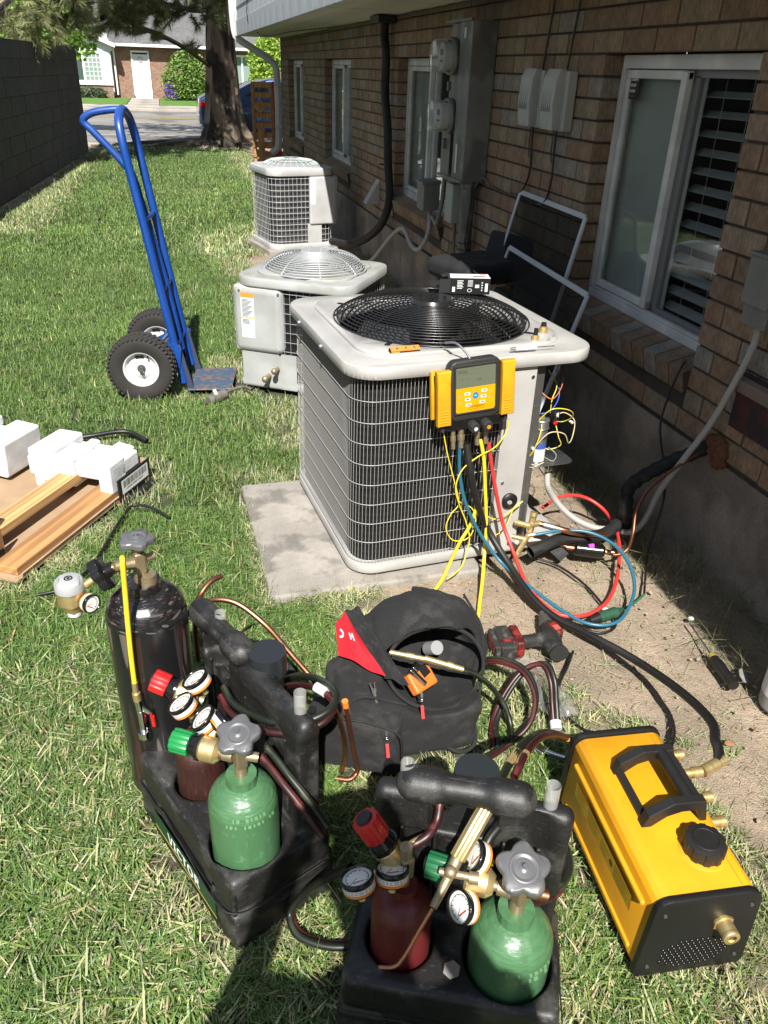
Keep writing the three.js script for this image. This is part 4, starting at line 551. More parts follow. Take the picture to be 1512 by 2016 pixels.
// far unit in front of the building
const ac3 = thing('far_condenser', 'tall pale grey condenser with domed louvered top near the far windows', 'condenser', [1.18, 0, -8.42], 0.22);
ac3.scale.set(0.84, 1, 0.84);
flats.push([1.1, -8.42, 0.4, 0.4, 0.22]);
{
  const paint = std([0.5, 0.5, 0.49], { r: 0.45, map: rep(T.mottle, 1.5) }), wire = std([0.55, 0.55, 0.54], { r: 0.4, m: 0.2 }), hs = 0.39;
  const P = loop(hs, 0.14); mesh('coil', wallRing(loop(hs - 0.025, 0.13), 0.08, 0.68), std([0.05, 0.05, 0.055], { r: 0.6, map: rep(finTex, 2, 2) }), ac3);
  for (let k = 0; k < 12; k++) { const y = 0.1 + k * 0.052; const Q = [...loop(hs, 0.14)]; Q.push(Q[0]); const g = []; for (let i = 0; i < Q.length - 1; i++) if (Math.hypot(Q[i][0] - Q[i + 1][0], Q[i][1] - Q[i + 1][1]) > 1e-5) g.push(rod([Q[i][0], y, Q[i][1]], [Q[i + 1][0], y, Q[i + 1][1]], 0.0022, 5)); mesh('grille_band', g, wire, ac3); }
  const vg = rod([0, 0.08, 0], [0, 0.69, 0], 0.002, 5); for (const [x, z] of walk(P, 0.05)) mesh('grille_wire', vg, wire, ac3, [x, 0, z]);
  const cv = mesh('control_cover', [box(0.33, 0.44, 0.05, 0.23, 0.47, hs + 0.005, [0, 0, 0], 0.02), box(0.05, 0.44, 0.3, hs + 0.005, 0.47, 0.26, [0, 0, 0], 0.02)], paint, ac3); mesh('lower_panel', box(0.17, 0.2, 0.02, 0.13, 0.16, hs), paint, ac3);
  const t = canvasTex(64, 240, (c, w, h) => { c.fillStyle = '#d7dadb'; c.fillRect(0, 0, w, h); c.fillStyle = '#8592a0'; for (let i = 0; i < 11; i++) c.fillRect(8, 10 + i * 15, 24 + (i * 23) % 26, 6); c.beginPath(); c.arc(34, 205, 13, 0, 7); c.stroke(); }); mesh('rating_label', new THREE.PlaneGeometry(0.065, 0.24), std([1, 1, 1], { r: 0.6, map: t }), cv, [0.105, 0.56, hs + 0.0315]);
  mesh('base_pan', smooth(ext(rrect(0.8, 0.8, 0.13), 0.04, 0.006, 0, 0.03, 0, [-PI / 2, 0, 0], 12, 2), 0.6), paint, ac3);
  const top = mesh('top', smooth(ext(rrect(0.8, 0.8, 0.15), 0.045, 0.012, 0, 0.705, 0, [-PI / 2, 0, 0], 16, 4), 0.9), paint, ac3); mesh('top_dome', lathe([[0.37, 0.755], [0.34, 0.775], [0.24, 0.8], [0.12, 0.815], [0, 0.82]], 36), std([0.33, 0.34, 0.34], { r: 0.5, map: rep(T.scratch, 1) }), top);
  for (let k = 0; k < 26; k++) { const a = k / 26 * 2 * PI; mesh('top_vane', tube([[0.36, 0.762], [0.24, 0.806], [0.1, 0.824]].map(([r, y]) => V(r * Math.cos(a), y, r * Math.sin(a))), 0.005, 8, 5), k % 3 ? paint : std([0.33, 0.5, 0.48], { r: 0.5 }), top); } mesh('vane_ring', [0.13, 0.25, 0.36].map((r) => tor(r, 0.004, 0, r < 0.2 ? 0.822 : r < 0.3 ? 0.808 : 0.764, 0, [PI / 2, 0, 0], 6, 40)), paint, top);
  const p = thing('far_pad', 'pale concrete pad under the far condenser', 'pad', [1.17, 0, -8.42], 0.22); mesh('slab', box(0.74, 0.06, 0.74, 0, 0.0, 0, [0, 0, 0], 0.01), std([0.5, 0.48, 0.44], { r: 0.9, map: rep(T.concrete, 1) }), p);
}
{ // pad under the new unit
  const g = box(0.78, 0.08, 0.86, 0, -0.022, 0, [0, 0, 0], 0.012, 2); const p = thing('concrete_pad', 'grey weathered concrete pad under the new condenser', 'pad', [0.585, 0, -2.67], 0.03); mesh('slab', g, std([0.5, 0.48, 0.45], { r: 0.95, map: rep(T.concrete, 2.6), bump: rep(T.grit, 4), bs: 0.003 }), p); flats.push([0.585, -2.67, 0.375, 0.41, 0.03]);
}
// ---------- hand truck, box, strap ----------
{
  const ht = thing('hand_truck', 'blue tubular steel hand truck with two pneumatic tyres on the lawn', 'hand truck');
  const zn0 = -4.3, pivot = V(0.0, 0, zn0); ht.rotation.y = -10 * D; ht.position.copy(pivot.clone().sub(pivot.clone().applyAxisAngle(V(0, 1, 0), -10 * D)));
  const blue = std([0.006, 0.065, 0.33], { phys: 1, r: 0.42, cc: 0.35, ccr: 0.3, map: rep(T.scratch, 3) }), zn = -4.3, zf = -4.61, W = (a, b, z) => WZ(a, b, z);
  const nr = [[363, 755], [340, 663], [311, 567], [279, 447], [243, 296], [230, 236]].map(([a, b]) => W(a, b, zn)), fr = [[266, 292], [289, 373], [324, 521], [356, 631], [371, 726]].map(([a, b]) => W(a, b, zf));
  const top = V((nr[5].x + fr[0].x) / 2 - 0.02, 1.44, (zn + zf) / 2); nr[5].y = 1.36;
  const lean = (y) => mix(nr[0].x, nr[4].x, (y - nr[0].y) / (nr[4].y - nr[0].y)); const L = (y, z) => V(lean(y), y, z);
  mesh('frame', smooth(tube([L(0.06, zn), L(0.3, zn), L(0.7, zn), L(1.1, zn), L(1.26, zn), L(1.345, zn - 0.03), L(1.385, zn - 0.1), L(1.395, (zn + zf) / 2), L(1.385, zf + 0.1), L(1.345, zf + 0.03), L(1.26, zf), L(1.1, zf), L(0.7, zf), L(0.3, zf), L(0.06, zf)], 0.0215, 150, 12), 1), blue, ht);
  const zm = (zn + zf) / 2; mesh('handle', smooth(tube([L(1.395, zm), L(1.39, zm).add(V(-0.07, 0, 0)), L(1.385, zm).add(V(-0.16, -0.015, 0)), L(1.34, zm).add(V(-0.2, 0, 0)), L(1.3, zm).add(V(-0.17, 0, 0)), L(1.17, zm).add(V(-0.07, 0, 0)), L(1.1, zm).add(V(-0.03, 0, 0)), L(1.0, zm).add(V(-0.02, 0, 0)), L(0.6, zm), L(0.2, zm)], 0.018, 110, 10), 1), blue, ht);
  for (const y of [0.25, 0.55, 0.9]) mesh('cross_bar', rod(L(y, zn), L(y, zf), 0.012), blue, ht);
  for (const z of [zn + 0.02, zf - 0.02]) mesh('axle_bracket', ext([[0.0, 0.12], [0.02, 0.26], [-0.02, 0.29], [-0.2, 0.2], [-0.21, 0.16]], 0.006, 0.001, lean(0.15), 0, z), blue, ht);
  mesh('brace_rod', [rod(V(lean(0.3) - 0.0, 0.33, zn), V(-0.2, 0.18, zn - 0.02), 0.006), rod(V(lean(0.3), 0.33, zf), V(-0.2, 0.18, zf + 0.02), 0.006)], M.zinc, ht);
  mesh('axle', rod([-0.21, 0.165, zn + 0.15], [-0.21, 0.165, zf - 0.15], 0.009), M.steel, ht);
  const tread = [], tyre = std([0.03, 0.029, 0.028], { r: 0.85, map: rep(T.dust, 2) }), rim = std([0.72, 0.72, 0.72], { r: 0.35, map: T.mottle });
  const kg = box(0.012, 0.012, 0.024, 0, 0, 0, [0, 0, 0], 0.003, 1);
  for (const z of [zn + 0.09, zf - 0.09]) {
    const w = new THREE.Group(); w.name = 'wheel'; w.position.set(-0.215, 0.178, z); w.rotation.y = 0.03; w.scale.setScalar(1.1); ht.add(w);
    const tl = [lathe([[0.085, -0.045], [0.105, -0.056], [0.135, -0.06], [0.152, -0.05], [0.158, -0.025], [0.159, 0], [0.158, 0.025], [0.152, 0.05], [0.135, 0.06], [0.105, 0.056], [0.085, 0.045]], 48, 0, 0, 0, [PI / 2, 0, 0])];
    for (let i = 0; i < 44; i++) for (let j = 0; j < 5; j++) { const a = (i + (j & 1) / 2) / 44 * 2 * PI, o = (j - 2) * 0.024, r = 0.159 - Math.abs(j - 2) * 0.0035; const g = kg.clone(); g.rotateY((j & 1) ? 0.5 : -0.5); g.translate(0, r, o); g.rotateZ(a); tl.push(g); }
    mesh('tyre', tl, tyre, w);
    for (const s of [1, -1]) mesh('rim', lathe([[0.09, 0.04], [0.082, 0.044], [0.075, 0.036], [0.068, 0.018], [0.05, 0.014], [0.044, 0.024], [0.03, 0.026], [0, 0.026]], 36, 0, 0, 0, [s * PI / 2, 0, 0]), rim, w);
    mesh('hub_nut', [cyl(0.013, 0.013, 0.03, 0, 0, 0.035, [PI / 2, 0, 0], 6), cyl(0.02, 0.02, 0.006, 0, 0, 0.027, [PI / 2, 0, 0], 16)], M.darkSteel, w); mesh('rim_label', box(0.04, 0.014, 0.001, -0.005, 0.055, 0.0215), M.black, w); mesh('valve', cyl(0.004, 0.004, 0.02, 0.035, 0.056, 0.03, [PI / 2, 0, 0], 8), M.black, w);
  }
  flats.push([0.13, zm, 0.13, 0.19, -12 * D]); mesh('toe_plate', box(0.24, 0.008, 0.36, 0.12, 0.026, zm, [0, 0, 0.03], 0.003, 1), std([0.6, 0.6, 0.6], { r: 0.6, m: 0.3, map: rep(T.rust, 6) }), ht); for (const z of [zn, zf]) mesh('toe_gusset', ext([[0, 0.02], [0.035, 0.02], [-0.02, 0.27], [-0.03, 0.27]], 0.006, 0.001, -0.002, 0, z), std([0.05, 0.06, 0.1], { r: 0.5, m: 0.3 }), ht);
}
{ // cord connector on the lawn
  const c = thing('cord_connector', 'grey dusty plug on a cord lying by the hand truck plate', 'plug'); const A = G(398, 796, 0.02), B = G(442, 775, 0.035), g = std([0.16, 0.15, 0.14], { r: 0.7, map: T.dust });
  const d = B.clone().sub(A), Q = (t) => A.clone().addScaledVector(d, t); mesh('plug_body', [rod(Q(0.35), Q(1), 0.028, 16), rod(Q(1), Q(1.08), 0.028, 16, 0.015), rod(Q(0.3), Q(0.35), 0.02, 16, 0.028)], g, c); mesh('prong', rod(Q(0), Q(0.33), 0.01, 10), M.darkSteel, c); mesh('tag', box(0.02, 0.03, 0.001, Q(0.6).x, 0.066, Q(0.6).z + 0.012, [-0.7, 0.6, 0]), M.white, c);
  mesh('cord', tube([Q(1.05), ...hp([[455, 768, 0.03], [475, 762, 0.03], [488, 764, 0.05], [497, 768, 0.06]])], 0.009, 30), g, c);
}
{ // opened cardboard tray with foam and lumber
  const th = 150 * D, K = V(-0.205, 0, -3.24), card = std([0.42, 0.285, 0.17], { r: 0.9, map: rep(T.mottle, 2), bump: rep(T.lump, 3), bs: 0.002 }), card2 = std([0.36, 0.24, 0.14], { r: 0.9, map: rep(T.wood, 2) });
  const b = thing('cardboard_tray', 'opened flat cardboard shipping tray with a barcode label on its corner', 'box', K, th);
  mesh('floor', box(1.2, 0.008, 0.86, 0.6, 0.014, -0.43, [0, 0, 0]), card, b); mesh('wall', box(1.2, 0.1, 0.007, 0.6, 0.055, -0.002, [0.12, 0, 0]), card, b); mesh('wall', box(0.007, 0.03, 0.66, 0.003, 0.02, -0.5, [0, 0, 0.25]), card, b); mesh('wall', box(0.16, 0.15, 0.008, 0.6, 0.075, -0.86), card2, b); mesh('wall', box(0.5, 0.14, 0.008, 0.4, 0.07, -0.865), card2, b); mesh('wall', box(0.008, 0.14, 0.14, 0.15, 0.07, -0.8), card2, b);
  const bt = canvasTex(256, 128, (c, w, h) => { c.fillStyle = '#d9dad8'; c.fillRect(0, 0, w, h); c.fillStyle = '#151515'; let x = 16; let q = 5; while (x < 236) { q = (q * 73 + 11) % 97; const d = 2 + q % 5; c.fillRect(x, 14, d, 62); x += d + 2 + q % 4; } for (let i = 0; i < 14; i++) c.fillRect(40 + i * 12, 88, 6 + (i * 5) % 4, 14); });
  mesh('corner_wrap', [box(0.006, 0.1, 0.24, -0.004, 0.055, -0.11), box(0.05, 0.004, 0.24, -0.02, 0.008, -0.11)], M.black, b); const lg = new THREE.PlaneGeometry(0.2, 0.062); lg.rotateY(-PI / 2); mesh('barcode_label', lg, std([1, 1, 1], { r: 0.5, map: bt }), b, [-0.0085, 0.064, -0.11]);
  mesh('edge_wrap', box(0.004, 0.05, 0.12, 0.145, 0.03, -0.8, [0, 0.0, 0]), M.black, b);
  const sm_ = canvasTex(128, 64, (c, w, h) => { c.fillStyle = '#a87445'; c.fillRect(0, 0, w, h); c.strokeStyle = '#4a3018'; c.lineWidth = 3; c.strokeRect(6, 6, w - 12, h - 12); c.fillStyle = '#4a3018'; for (let i = 0; i < 3; i++) c.fillRect(16, 16 + i * 13, 90 - i * 18, 5); }); const sg = new THREE.PlaneGeometry(0.13, 0.055); mesh('printed_box', sg, std([1, 1, 1], { r: 0.9, map: sm_ }), b, [0.38, 0.062, -0.0075], [0.12 + PI, 0, PI]);
  const foam = std([0.8, 0.81, 0.82], { r: 0.85, map: rep(T.mottle, 5), bump: rep(T.grit, 9), bs: 0.003 });
  const fb = (name, label, pos, ry, parts) => { const o = one(name, parts.map((p) => box(...p, 0.012, 2)), foam, label, 'foam', 'white foam blocks in the cardboard tray'); o.position.copy(pos); o.rotation.y = ry; return o; };
  const loc = (x, y, z) => b.localToWorld(V(x, y, z)); b.updateMatrixWorld(true);
  fb('foam_block', 'stepped white foam corner block with lumber tucked into its notch', loc(0.2, 0.02, -0.14), th, [[0.36, 0.07, 0.2, 0, 0.1, 0.02, [0, 0, 0]], [0.2, 0.13, 0.16, 0.09, 0.09, -0.02, [0, 0, 0]], [0.12, 0.045, 0.22, 0.14, 0.155, 0.01, [0, 0, 0]], [0.06, 0.15, 0.12, -0.15, 0.075, -0.04, [0, 0, 0]], [0.05, 0.06, 0.05, 0.16, 0.03, -0.08, [0, 0, 0]], [0.1, 0.02, 0.012, 0.09, 0.05, -0.102, [0, 0, 0]], [0.05, 0.03, 0.06, 0.02, 0.14, 0.09, [0, 0, 0]], [0.08, 0.02, 0.2, -0.12, 0.14, 0.03, [0, 0, 0.12]], [0.03, 0.09, 0.03, 0.19, 0.1, -0.09, [0, 0, 0]]]);
  fb('foam_block', 'white foam end block standing against the tray wall', loc(0.66, 0.02, -0.13), th, [[0.3, 0.1, 0.22, 0.02, 0.1, 0, [0, 0, 0]], [0.12, 0.16, 0.24, -0.09, 0.1, 0, [0, 0, 0.08]], [0.2, 0.05, 0.12, 0.06, 0.03, -0.05, [0, 0, 0]], [0.1, 0.05, 0.2, 0.08, 0.17, 0.02, [0, 0, 0]]]);
  fb('foam_block', 'white foam block bulging over the open end of the tray', loc(0.37, 0.02, -0.83), th, [[0.42, 0.09, 0.17, 0.02, 0.15, 0.03, [0.15, 0, 0]], [0.3, 0.12, 0.12, 0.06, 0.07, 0.0, [0, 0, 0]]]);
  const pine = std([0.62, 0.5, 0.3], { r: 0.8, map: rep(T.wood, 6, 0.8) }), cedar = std([0.5, 0.34, 0.19], { r: 0.8, map: rep(T.wood, 3, 0.7) }); const lum = (g) => { const p = g.attributes.position, uv = g.attributes.uv; for (let i = 0; i < p.count; i++) uv.setXY(i, p.getX(i) + p.getY(i) * 1.2 + 0.3, p.getZ(i)); return g; };
  const w1 = one('lumber_strip', lum(box(0.085, 0.038, 0.68, 0, 0, 0, [0, 0, 0], 0.004, 1)), pine, 'pale grooved pine board bridging the foam blocks', 'board'); w1.position.copy(loc(0.225, 0.085, -0.5)); w1.rotation.y = th; const w2 = one('lumber_strip', lum(box(0.1, 0.03, 0.66, 0, 0, 0, [0, 0, 0], 0.004, 1)), cedar, 'orange-brown board lying along the tray edge', 'board'); w2.position.copy(loc(0.07, 0.034, -0.5)); w2.rotation.y = th;
  flats.push([loc(0.6, 0, -0.43).x, loc(0.6, 0, -0.43).z, 0.6, 0.42, th]);
}
one('packing_strap', (() => { const c = new THREE.CatmullRomCurve3(hp([[10, 905, 0.06], [60, 882, 0.05], [120, 868, 0.04], [180, 858, 0.05], [250, 850, 0.05], [290, 868, 0.03]])); const g = strip(new THREE.TubeGeometry(c, 60, 0.012, 6)); const p = g.attributes.position; return g; })(), M.black, 'black plastic strap arching over the grass behind the tray', 'strap');
one('packing_strap', tube(hp([[335, 1020, 0.03], [300, 1000, 0.05], [262, 995, 0.05], [240, 1020, 0.04], [200, 1085, 0.03], [170, 1125, 0.03], [120, 1160, 0.03], [70, 1172, 0.02]]), 0.006, 70, 6), M.black, 'thin black strap trailing along the tray edge', 'strap');
// ---------- cylinders, totes, regulators ----------
function lobed(R, n, amp, d, bev) { const p = []; for (let i = 0; i < 72; i++) { const a = i / 72 * 2 * PI, r = R * (1 + amp * Math.cos(n * a)); p.push([r * Math.cos(a), r * Math.sin(a)]); } return smooth(ext(p, d, bev, 0, -d / 2, 0, [-PI / 2, 0, 0], 4, 3), 0.8); }
function handwheel(parent, p, R, m, tilt = [0, 0, 0]) {
  const w = mesh('handwheel', lobed(R, 5, 0.16, R * 0.2, R * 0.16), m, parent, [p.x, p.y, p.z], tilt); mesh('wheel_dish', [lathe([[R * 0.72, R * 0.28], [R * 0.66, R * 0.34], [R * 0.58, R * 0.3], [R * 0.4, R * 0.22], [R * 0.26, R * 0.24], [R * 0.22, R * 0.36], [0, R * 0.38]], 28)], m, w); mesh('stem_nut', [cyl(R * 0.12, R * 0.12, R * 0.2, 0, R * 0.44, 0, [0, 0, 0], 6)], M.steel, w); return w;
}
function orient(g, p, dir) { g.position.copy(p); g.quaternion.setFromUnitVectors(V(0, 1, 0), dir.clone().normalize()); return g; }
const faceTex = canvasTex(128, 128, (c) => { c.fillStyle = '#e4e2da'; c.fillRect(0, 0, 128, 128); c.strokeStyle = '#222'; c.lineWidth = 3; c.beginPath(); c.arc(64, 64, 50, 2.4, 7.0); c.stroke(); for (let i = 0; i < 11; i++) { const a = 2.4 + i * 0.46; c.beginPath(); c.moveTo(64 + 50 * Math.cos(a), 64 + 50 * Math.sin(a)); c.lineTo(64 + 40 * Math.cos(a), 64 + 40 * Math.sin(a)); c.stroke(); } c.fillStyle = '#a33'; c.fillRect(40, 86, 48, 8); c.beginPath(); c.moveTo(64, 64); c.lineTo(34, 88); c.stroke(); });
const bandTex = canvasTex(256, 32, (c) => { c.fillStyle = '#dcdcd8'; c.fillRect(0, 0, 256, 32); c.fillStyle = '#d77a2b'; c.fillRect(0, 20, 256, 12); c.fillStyle = '#555'; for (let i = 0; i < 26; i++) { c.fillRect(i * 10, 4, 7, 2); c.fillRect(i * 10, 9, 6, 2); c.fillRect(i * 10, 14, 8, 2); } });
const bandMat = std([1, 1, 1], { r: 0.5, map: bandTex }), faceMat = std([1, 1, 1], { r: 0.5, map: faceTex });
function gauge(parent, p, dir, R = 0.025) { // axis = the way the dial looks
  const g = mesh('gauge', [lathe([[0, -R * 0.55], [R * 0.5, -R * 0.55], [R * 0.97, -R * 0.35], [R * 0.97, R * 0.3], [R * 1.04, R * 0.33], [R * 1.04, R * 0.55], [R * 0.92, R * 0.6], [R * 0.9, R * 0.4]], 28)], M.blackGloss, parent); orient(g, p, dir);
  mesh('gauge_band', cyl(R * 1.0, R * 1.0, R * 0.5, 0, -R * 0.02, 0, [0, 0, 0], 28, true), bandMat, g); const f = new THREE.CircleGeometry(R * 0.9, 28); f.rotateX(-PI / 2); mesh('dial', f, faceMat, g, [0, R * 0.42, 0]); mesh('lens', lathe([[R * 0.92, R * 0.55], [R * 0.6, R * 0.62], [0, R * 0.65]], 24), M.clear, g); mesh('gauge_stem', rod([0, -R * 0.5, 0], [0, -R * 1.1, 0], R * 0.24), M.brass, g); return g;
}
function fluted(R, h, n, m, parent, name, p, dir) { const pts = []; for (let i = 0; i < n * 6; i++) { const a = i / (n * 6) * 2 * PI, r = R * (1 + 0.05 * (Math.cos(n * a) > 0 ? 1 : -0.6)); pts.push([r * Math.cos(a), r * Math.sin(a)]); } const g = smooth(ext(pts, h, R * 0.1, 0, 0, 0, [-PI / 2, 0, 0], 4, 2), 0.5); const o = mesh(name, g, m, parent); orient(o, p, dir); return o; }
function regulator(label, A, B, knob, gauges, group) { // A = inlet at the valve, B = outer end of the knob
  const r = thing('gas_regulator', label, 'regulator', [0, 0, 0], 0, group), d = B.clone().sub(A), L = d.length(), u = d.clone().normalize(), at = (t) => A.clone().addScaledVector(u, t * L);
  mesh('inlet_nut', [rod(at(0), at(0.16), 0.014, 6), rod(at(0.16), at(0.22), 0.009, 12)], M.oldBrass, r); const b = mesh('body', [rod(at(0.2), at(0.27), 0.016, 24, 0.024), rod(at(0.27), at(0.5), 0.025, 28), rod(at(0.5), at(0.54), 0.025, 28, 0.022)], M.brass, r); mesh('bonnet', [rod(at(0.53), at(0.57), 0.027, 28), rod(at(0.57), at(0.74), 0.024, 28, 0.018)], M.blackGloss, r);
  fluted(0.021, L * 0.27, 10, knob, r, 'adjusting_knob', at(0.72), u); const cp = mesh('knob_cap', [cyl(0.014, 0.015, 0.003, 0, 0, 0, [0, 0, 0], 20)], M.black, r); orient(cp, at(1.005).addScaledVector(u, 0.003), u);
  for (const [p, dir] of gauges) { gauge(r, p, dir, 0.028); mesh('gauge_pipe', rod(at(0.38), p.clone().addScaledVector(dir, -0.02), 0.006), M.brass, r); } return r;
}
function cylinder(name, label, category, x, z, R, H, paint, neckM, wheelM, wheelR, wheelTilt = [0, 0, 0], marks) {
  const c = thing(name, label, category, [x, 0, z]); const sh = H - R * 0.95, P = [[0, 0.03], [R * 0.8, 0.03], [R, 0.045], [R, sh]]; for (let i = 1; i <= 12; i++) { const a = i / 12 * 1.32; P.push([R * 0.26 + (R * 0.74) * Math.cos(a), sh + R * 0.8 * Math.sin(a)]); } const n0 = P[P.length - 1]; P.push([n0[0], n0[1] + 0.004], [n0[0] * 0.98, n0[1] + 0.022], [0, n0[1] + 0.022]);
  const g = lathe(P, 48), uv = g.attributes.uv; for (let i = 0; i < uv.count; i++) uv.setXY(i, uv.getX(i) * R * 6.28, uv.getY(i) * H * 1.3); mesh('tank', smooth(g, 0.6), paint, c); const yt = n0[1] + 0.022;
  mesh('valve_body', [cyl(R * 0.17, R * 0.2, 0.03, 0, yt + 0.012, 0, [0, 0, 0], 8), box(0.024, 0.05, 0.03, 0, yt + 0.048, 0, [0, 0.3, 0], 0.005), cyl(0.011, 0.012, 0.03, 0, yt + 0.08, 0)], neckM, c); if (wheelR) handwheel(c, V(0, yt + 0.1, 0), wheelR, wheelM, wheelTilt); c.userData.top = yt; return c;
}
const stamp = (txt, base, ink, n = 2) => canvasTex(1024, 512, (c, w, h) => { c.fillStyle = base; c.fillRect(0, 0, w, h); let q = 17; for (let i = 0; i < 900; i++) { q = (q * 1103515245 + 12345) >>> 0; const x = q % w; q = (q * 1103515245 + 12345) >>> 0; const y = q % h; c.fillStyle = (i & 1) ? 'rgba(255,255,255,0.05)' : 'rgba(0,0,0,0.08)'; c.fillRect(x, y, 2 + q % 14, 1 + q % 6); } c.fillStyle = ink; c.font = 'bold 30px monospace'; txt.forEach(([s, x, y]) => c.fillText(s, x, y)); });
// big nitrogen tank
{
  const bt = canvasTex(1024, 1024, (c, w, h) => { c.fillStyle = '#1b1b1c'; c.fillRect(0, 0, w, h); let q = 3; const R = () => { q = (q * 1103515245 + 12345) >>> 0; return (q >>> 8) / 16777216; }; for (let i = 0; i < 700; i++) { const x = R() * w, y = R() * h, k = R(); c.fillStyle = k < 0.35 ? 'rgba(95,48,42,0.35)' : k < 0.6 ? 'rgba(150,142,134,0.5)' : 'rgba(60,56,54,0.5)'; c.beginPath(); c.ellipse(x, y, 3 + R() * 46 * R(), 2 + R() * 16, R() * 3, 0, 7); c.fill(); } c.strokeStyle = 'rgba(160,155,150,0.35)'; for (let i = 0; i < 180; i++) { const x = R() * w, y = R() * h; c.lineWidth = 1 + 2 * R(); c.beginPath(); c.moveTo(x, y); c.lineTo(x + (R() - 0.5) * 90, y + (R() - 0.3) * 60); c.stroke(); } });
  bt.wrapS = bt.wrapT = THREE.RepeatWrapping;
  const m = std([0.85, 0.85, 0.85], { r: 0.3, map: rep(bt, 1.6, 1.2), rm: T.rough });
  const c = cylinder('nitrogen_tank', 'tall scuffed black gas cylinder standing on the grass', 'gas cylinder', -0.135, -1.5, 0.088, 0.615, m, M.oldBrass, M.knobGrey, 0.03, [0, 0, 0]);
  mesh('stamped_marks', (() => { const g = []; for (const [row, y, r, n] of [[0, 0.56, 0.064, 15], [1, 0.533, 0.077, 11]]) for (let i = 0; i < n; i++) { if ((i * 7 + row) % 4 === 2) continue; const a = 0.75 - i * 0.095 + row * 0.05; g.push(tf(box(0.006, 0.0012, 0.004 + (i % 3) * 0.002), r * Math.cos(a), y + 0.001, r * Math.sin(a), 0.0, -a + PI / 2, 0)); } return g; })(), std([0.45, 0.43, 0.4], { r: 0.6 }), c);
  const y = c.userData.top; mesh('valve_outlet', [rod([0, y + 0.045, 0], [-0.05, y + 0.05, 0.015], 0.013, 6), rod([0.0, y + 0.05, 0], [0.03, y + 0.05, -0.015], 0.01, 6), cyl(0.02, 0.022, 0.04, 0.012, y + 0.0, 0.01, [0, 0, 0], 10)], M.oldBrass, c);
  // regulator out to the left
  const r = thing('nitrogen_regulator', 'brass nitrogen regulator with grey cap and black star handle', 'regulator'), A = V(-0.185, y + 0.05, -1.485), B = G(140, 1168, 0.62), u = B.clone().sub(A).normalize(), at = (t) => A.clone().lerp(B, t);
  mesh('inlet_stem', [rod(at(0), at(0.85), 0.008, 12)], M.brass, r); const s = mesh('star_handle', [lobed(0.03, 6, 0.14, 0.012, 0.005), cyl(0.014, 0.016, 0.03, 0, 0.015, 0)], M.blackGloss, r); orient(s, at(0.3), u.clone().negate());
  const bd = mesh('body', [cyl(0.03, 0.032, 0.03, 0, -0.005, 0, [0, 0, 0], 6), cyl(0.027, 0.02, 0.022, 0, -0.03, 0, [0, 0, 0], 6)], M.brass, r, [B.x, B.y, B.z]); const cap = mesh('grey_cap', lathe([[0, 0.034], [0.024, 0.033], [0.03, 0.027], [0.031, 0.008], [0.029, 0.006]], 32), std([0.33, 0.33, 0.33], { r: 0.5 }), r, [B.x, B.y + 0.004, B.z]); mesh('cap_emblem', [tor(0.0075, 0.0016, 0, 0.034, 0, [PI / 2, 0, 0], 6, 20), box(0.006, 0.001, 0.006, 0, 0.0345, 0, [0, 0.78, 0])], M.black, cap); mesh('cap_grip', [-1, 1].map((s) => sph(0.012, s * 0.02, 0.028, 0.004, 0.45, 0.55, 1.5)), std([0.26, 0.26, 0.26], { r: 0.5 }), cap);
  mesh('base_ring', cyl(0.017, 0.015, 0.012, B.x, B.y - 0.047, B.z), M.white, r); gauge(r, V(B.x + 0.035, B.y - 0.015, B.z + 0.02), V(0.65, 0.1, 0.75), 0.02);
  const h = thing('yellow_charging_hose', 'short yellow hose with a chrome shut-off gun hanging in front of the black cylinder', 'hose'); const W = (a, b) => WZ(a, b, -1.395); mesh('hose', tube([V(-0.165, y + 0.05, -1.47), W(241, 1100), W(246, 1160), W(252, 1230), W(258, 1290), W(265, 1345)], 0.0055, 60, 10), M.yellowHose, h); mesh('hose_ferrule', [rod(W(265, 1343), W(268, 1366), 0.0065, 12), rod(W(268, 1364), W(271, 1378), 0.009, 12)], M.brass, h);
  const gm = M.chrome; mesh('shutoff_gun', [rod(W(271, 1378), W(277, 1400), 0.008, 12), rod(W(277, 1398), W(284, 1440), 0.0085, 12, 0.007), box(0.012, 0.035, 0.01, W(284, 1395).x, W(284, 1395).y, W(284, 1395).z, [0, 0, 0.7], 0.003), rod(W(283, 1438), W(285, 1450), 0.013, 16)], gm, h); mesh('red_lever', [rod(W(296, 1400), W(303, 1428), 0.003), rod(W(300, 1410), W(304, 1428), 0.0048, 10)], M.red, h);
}
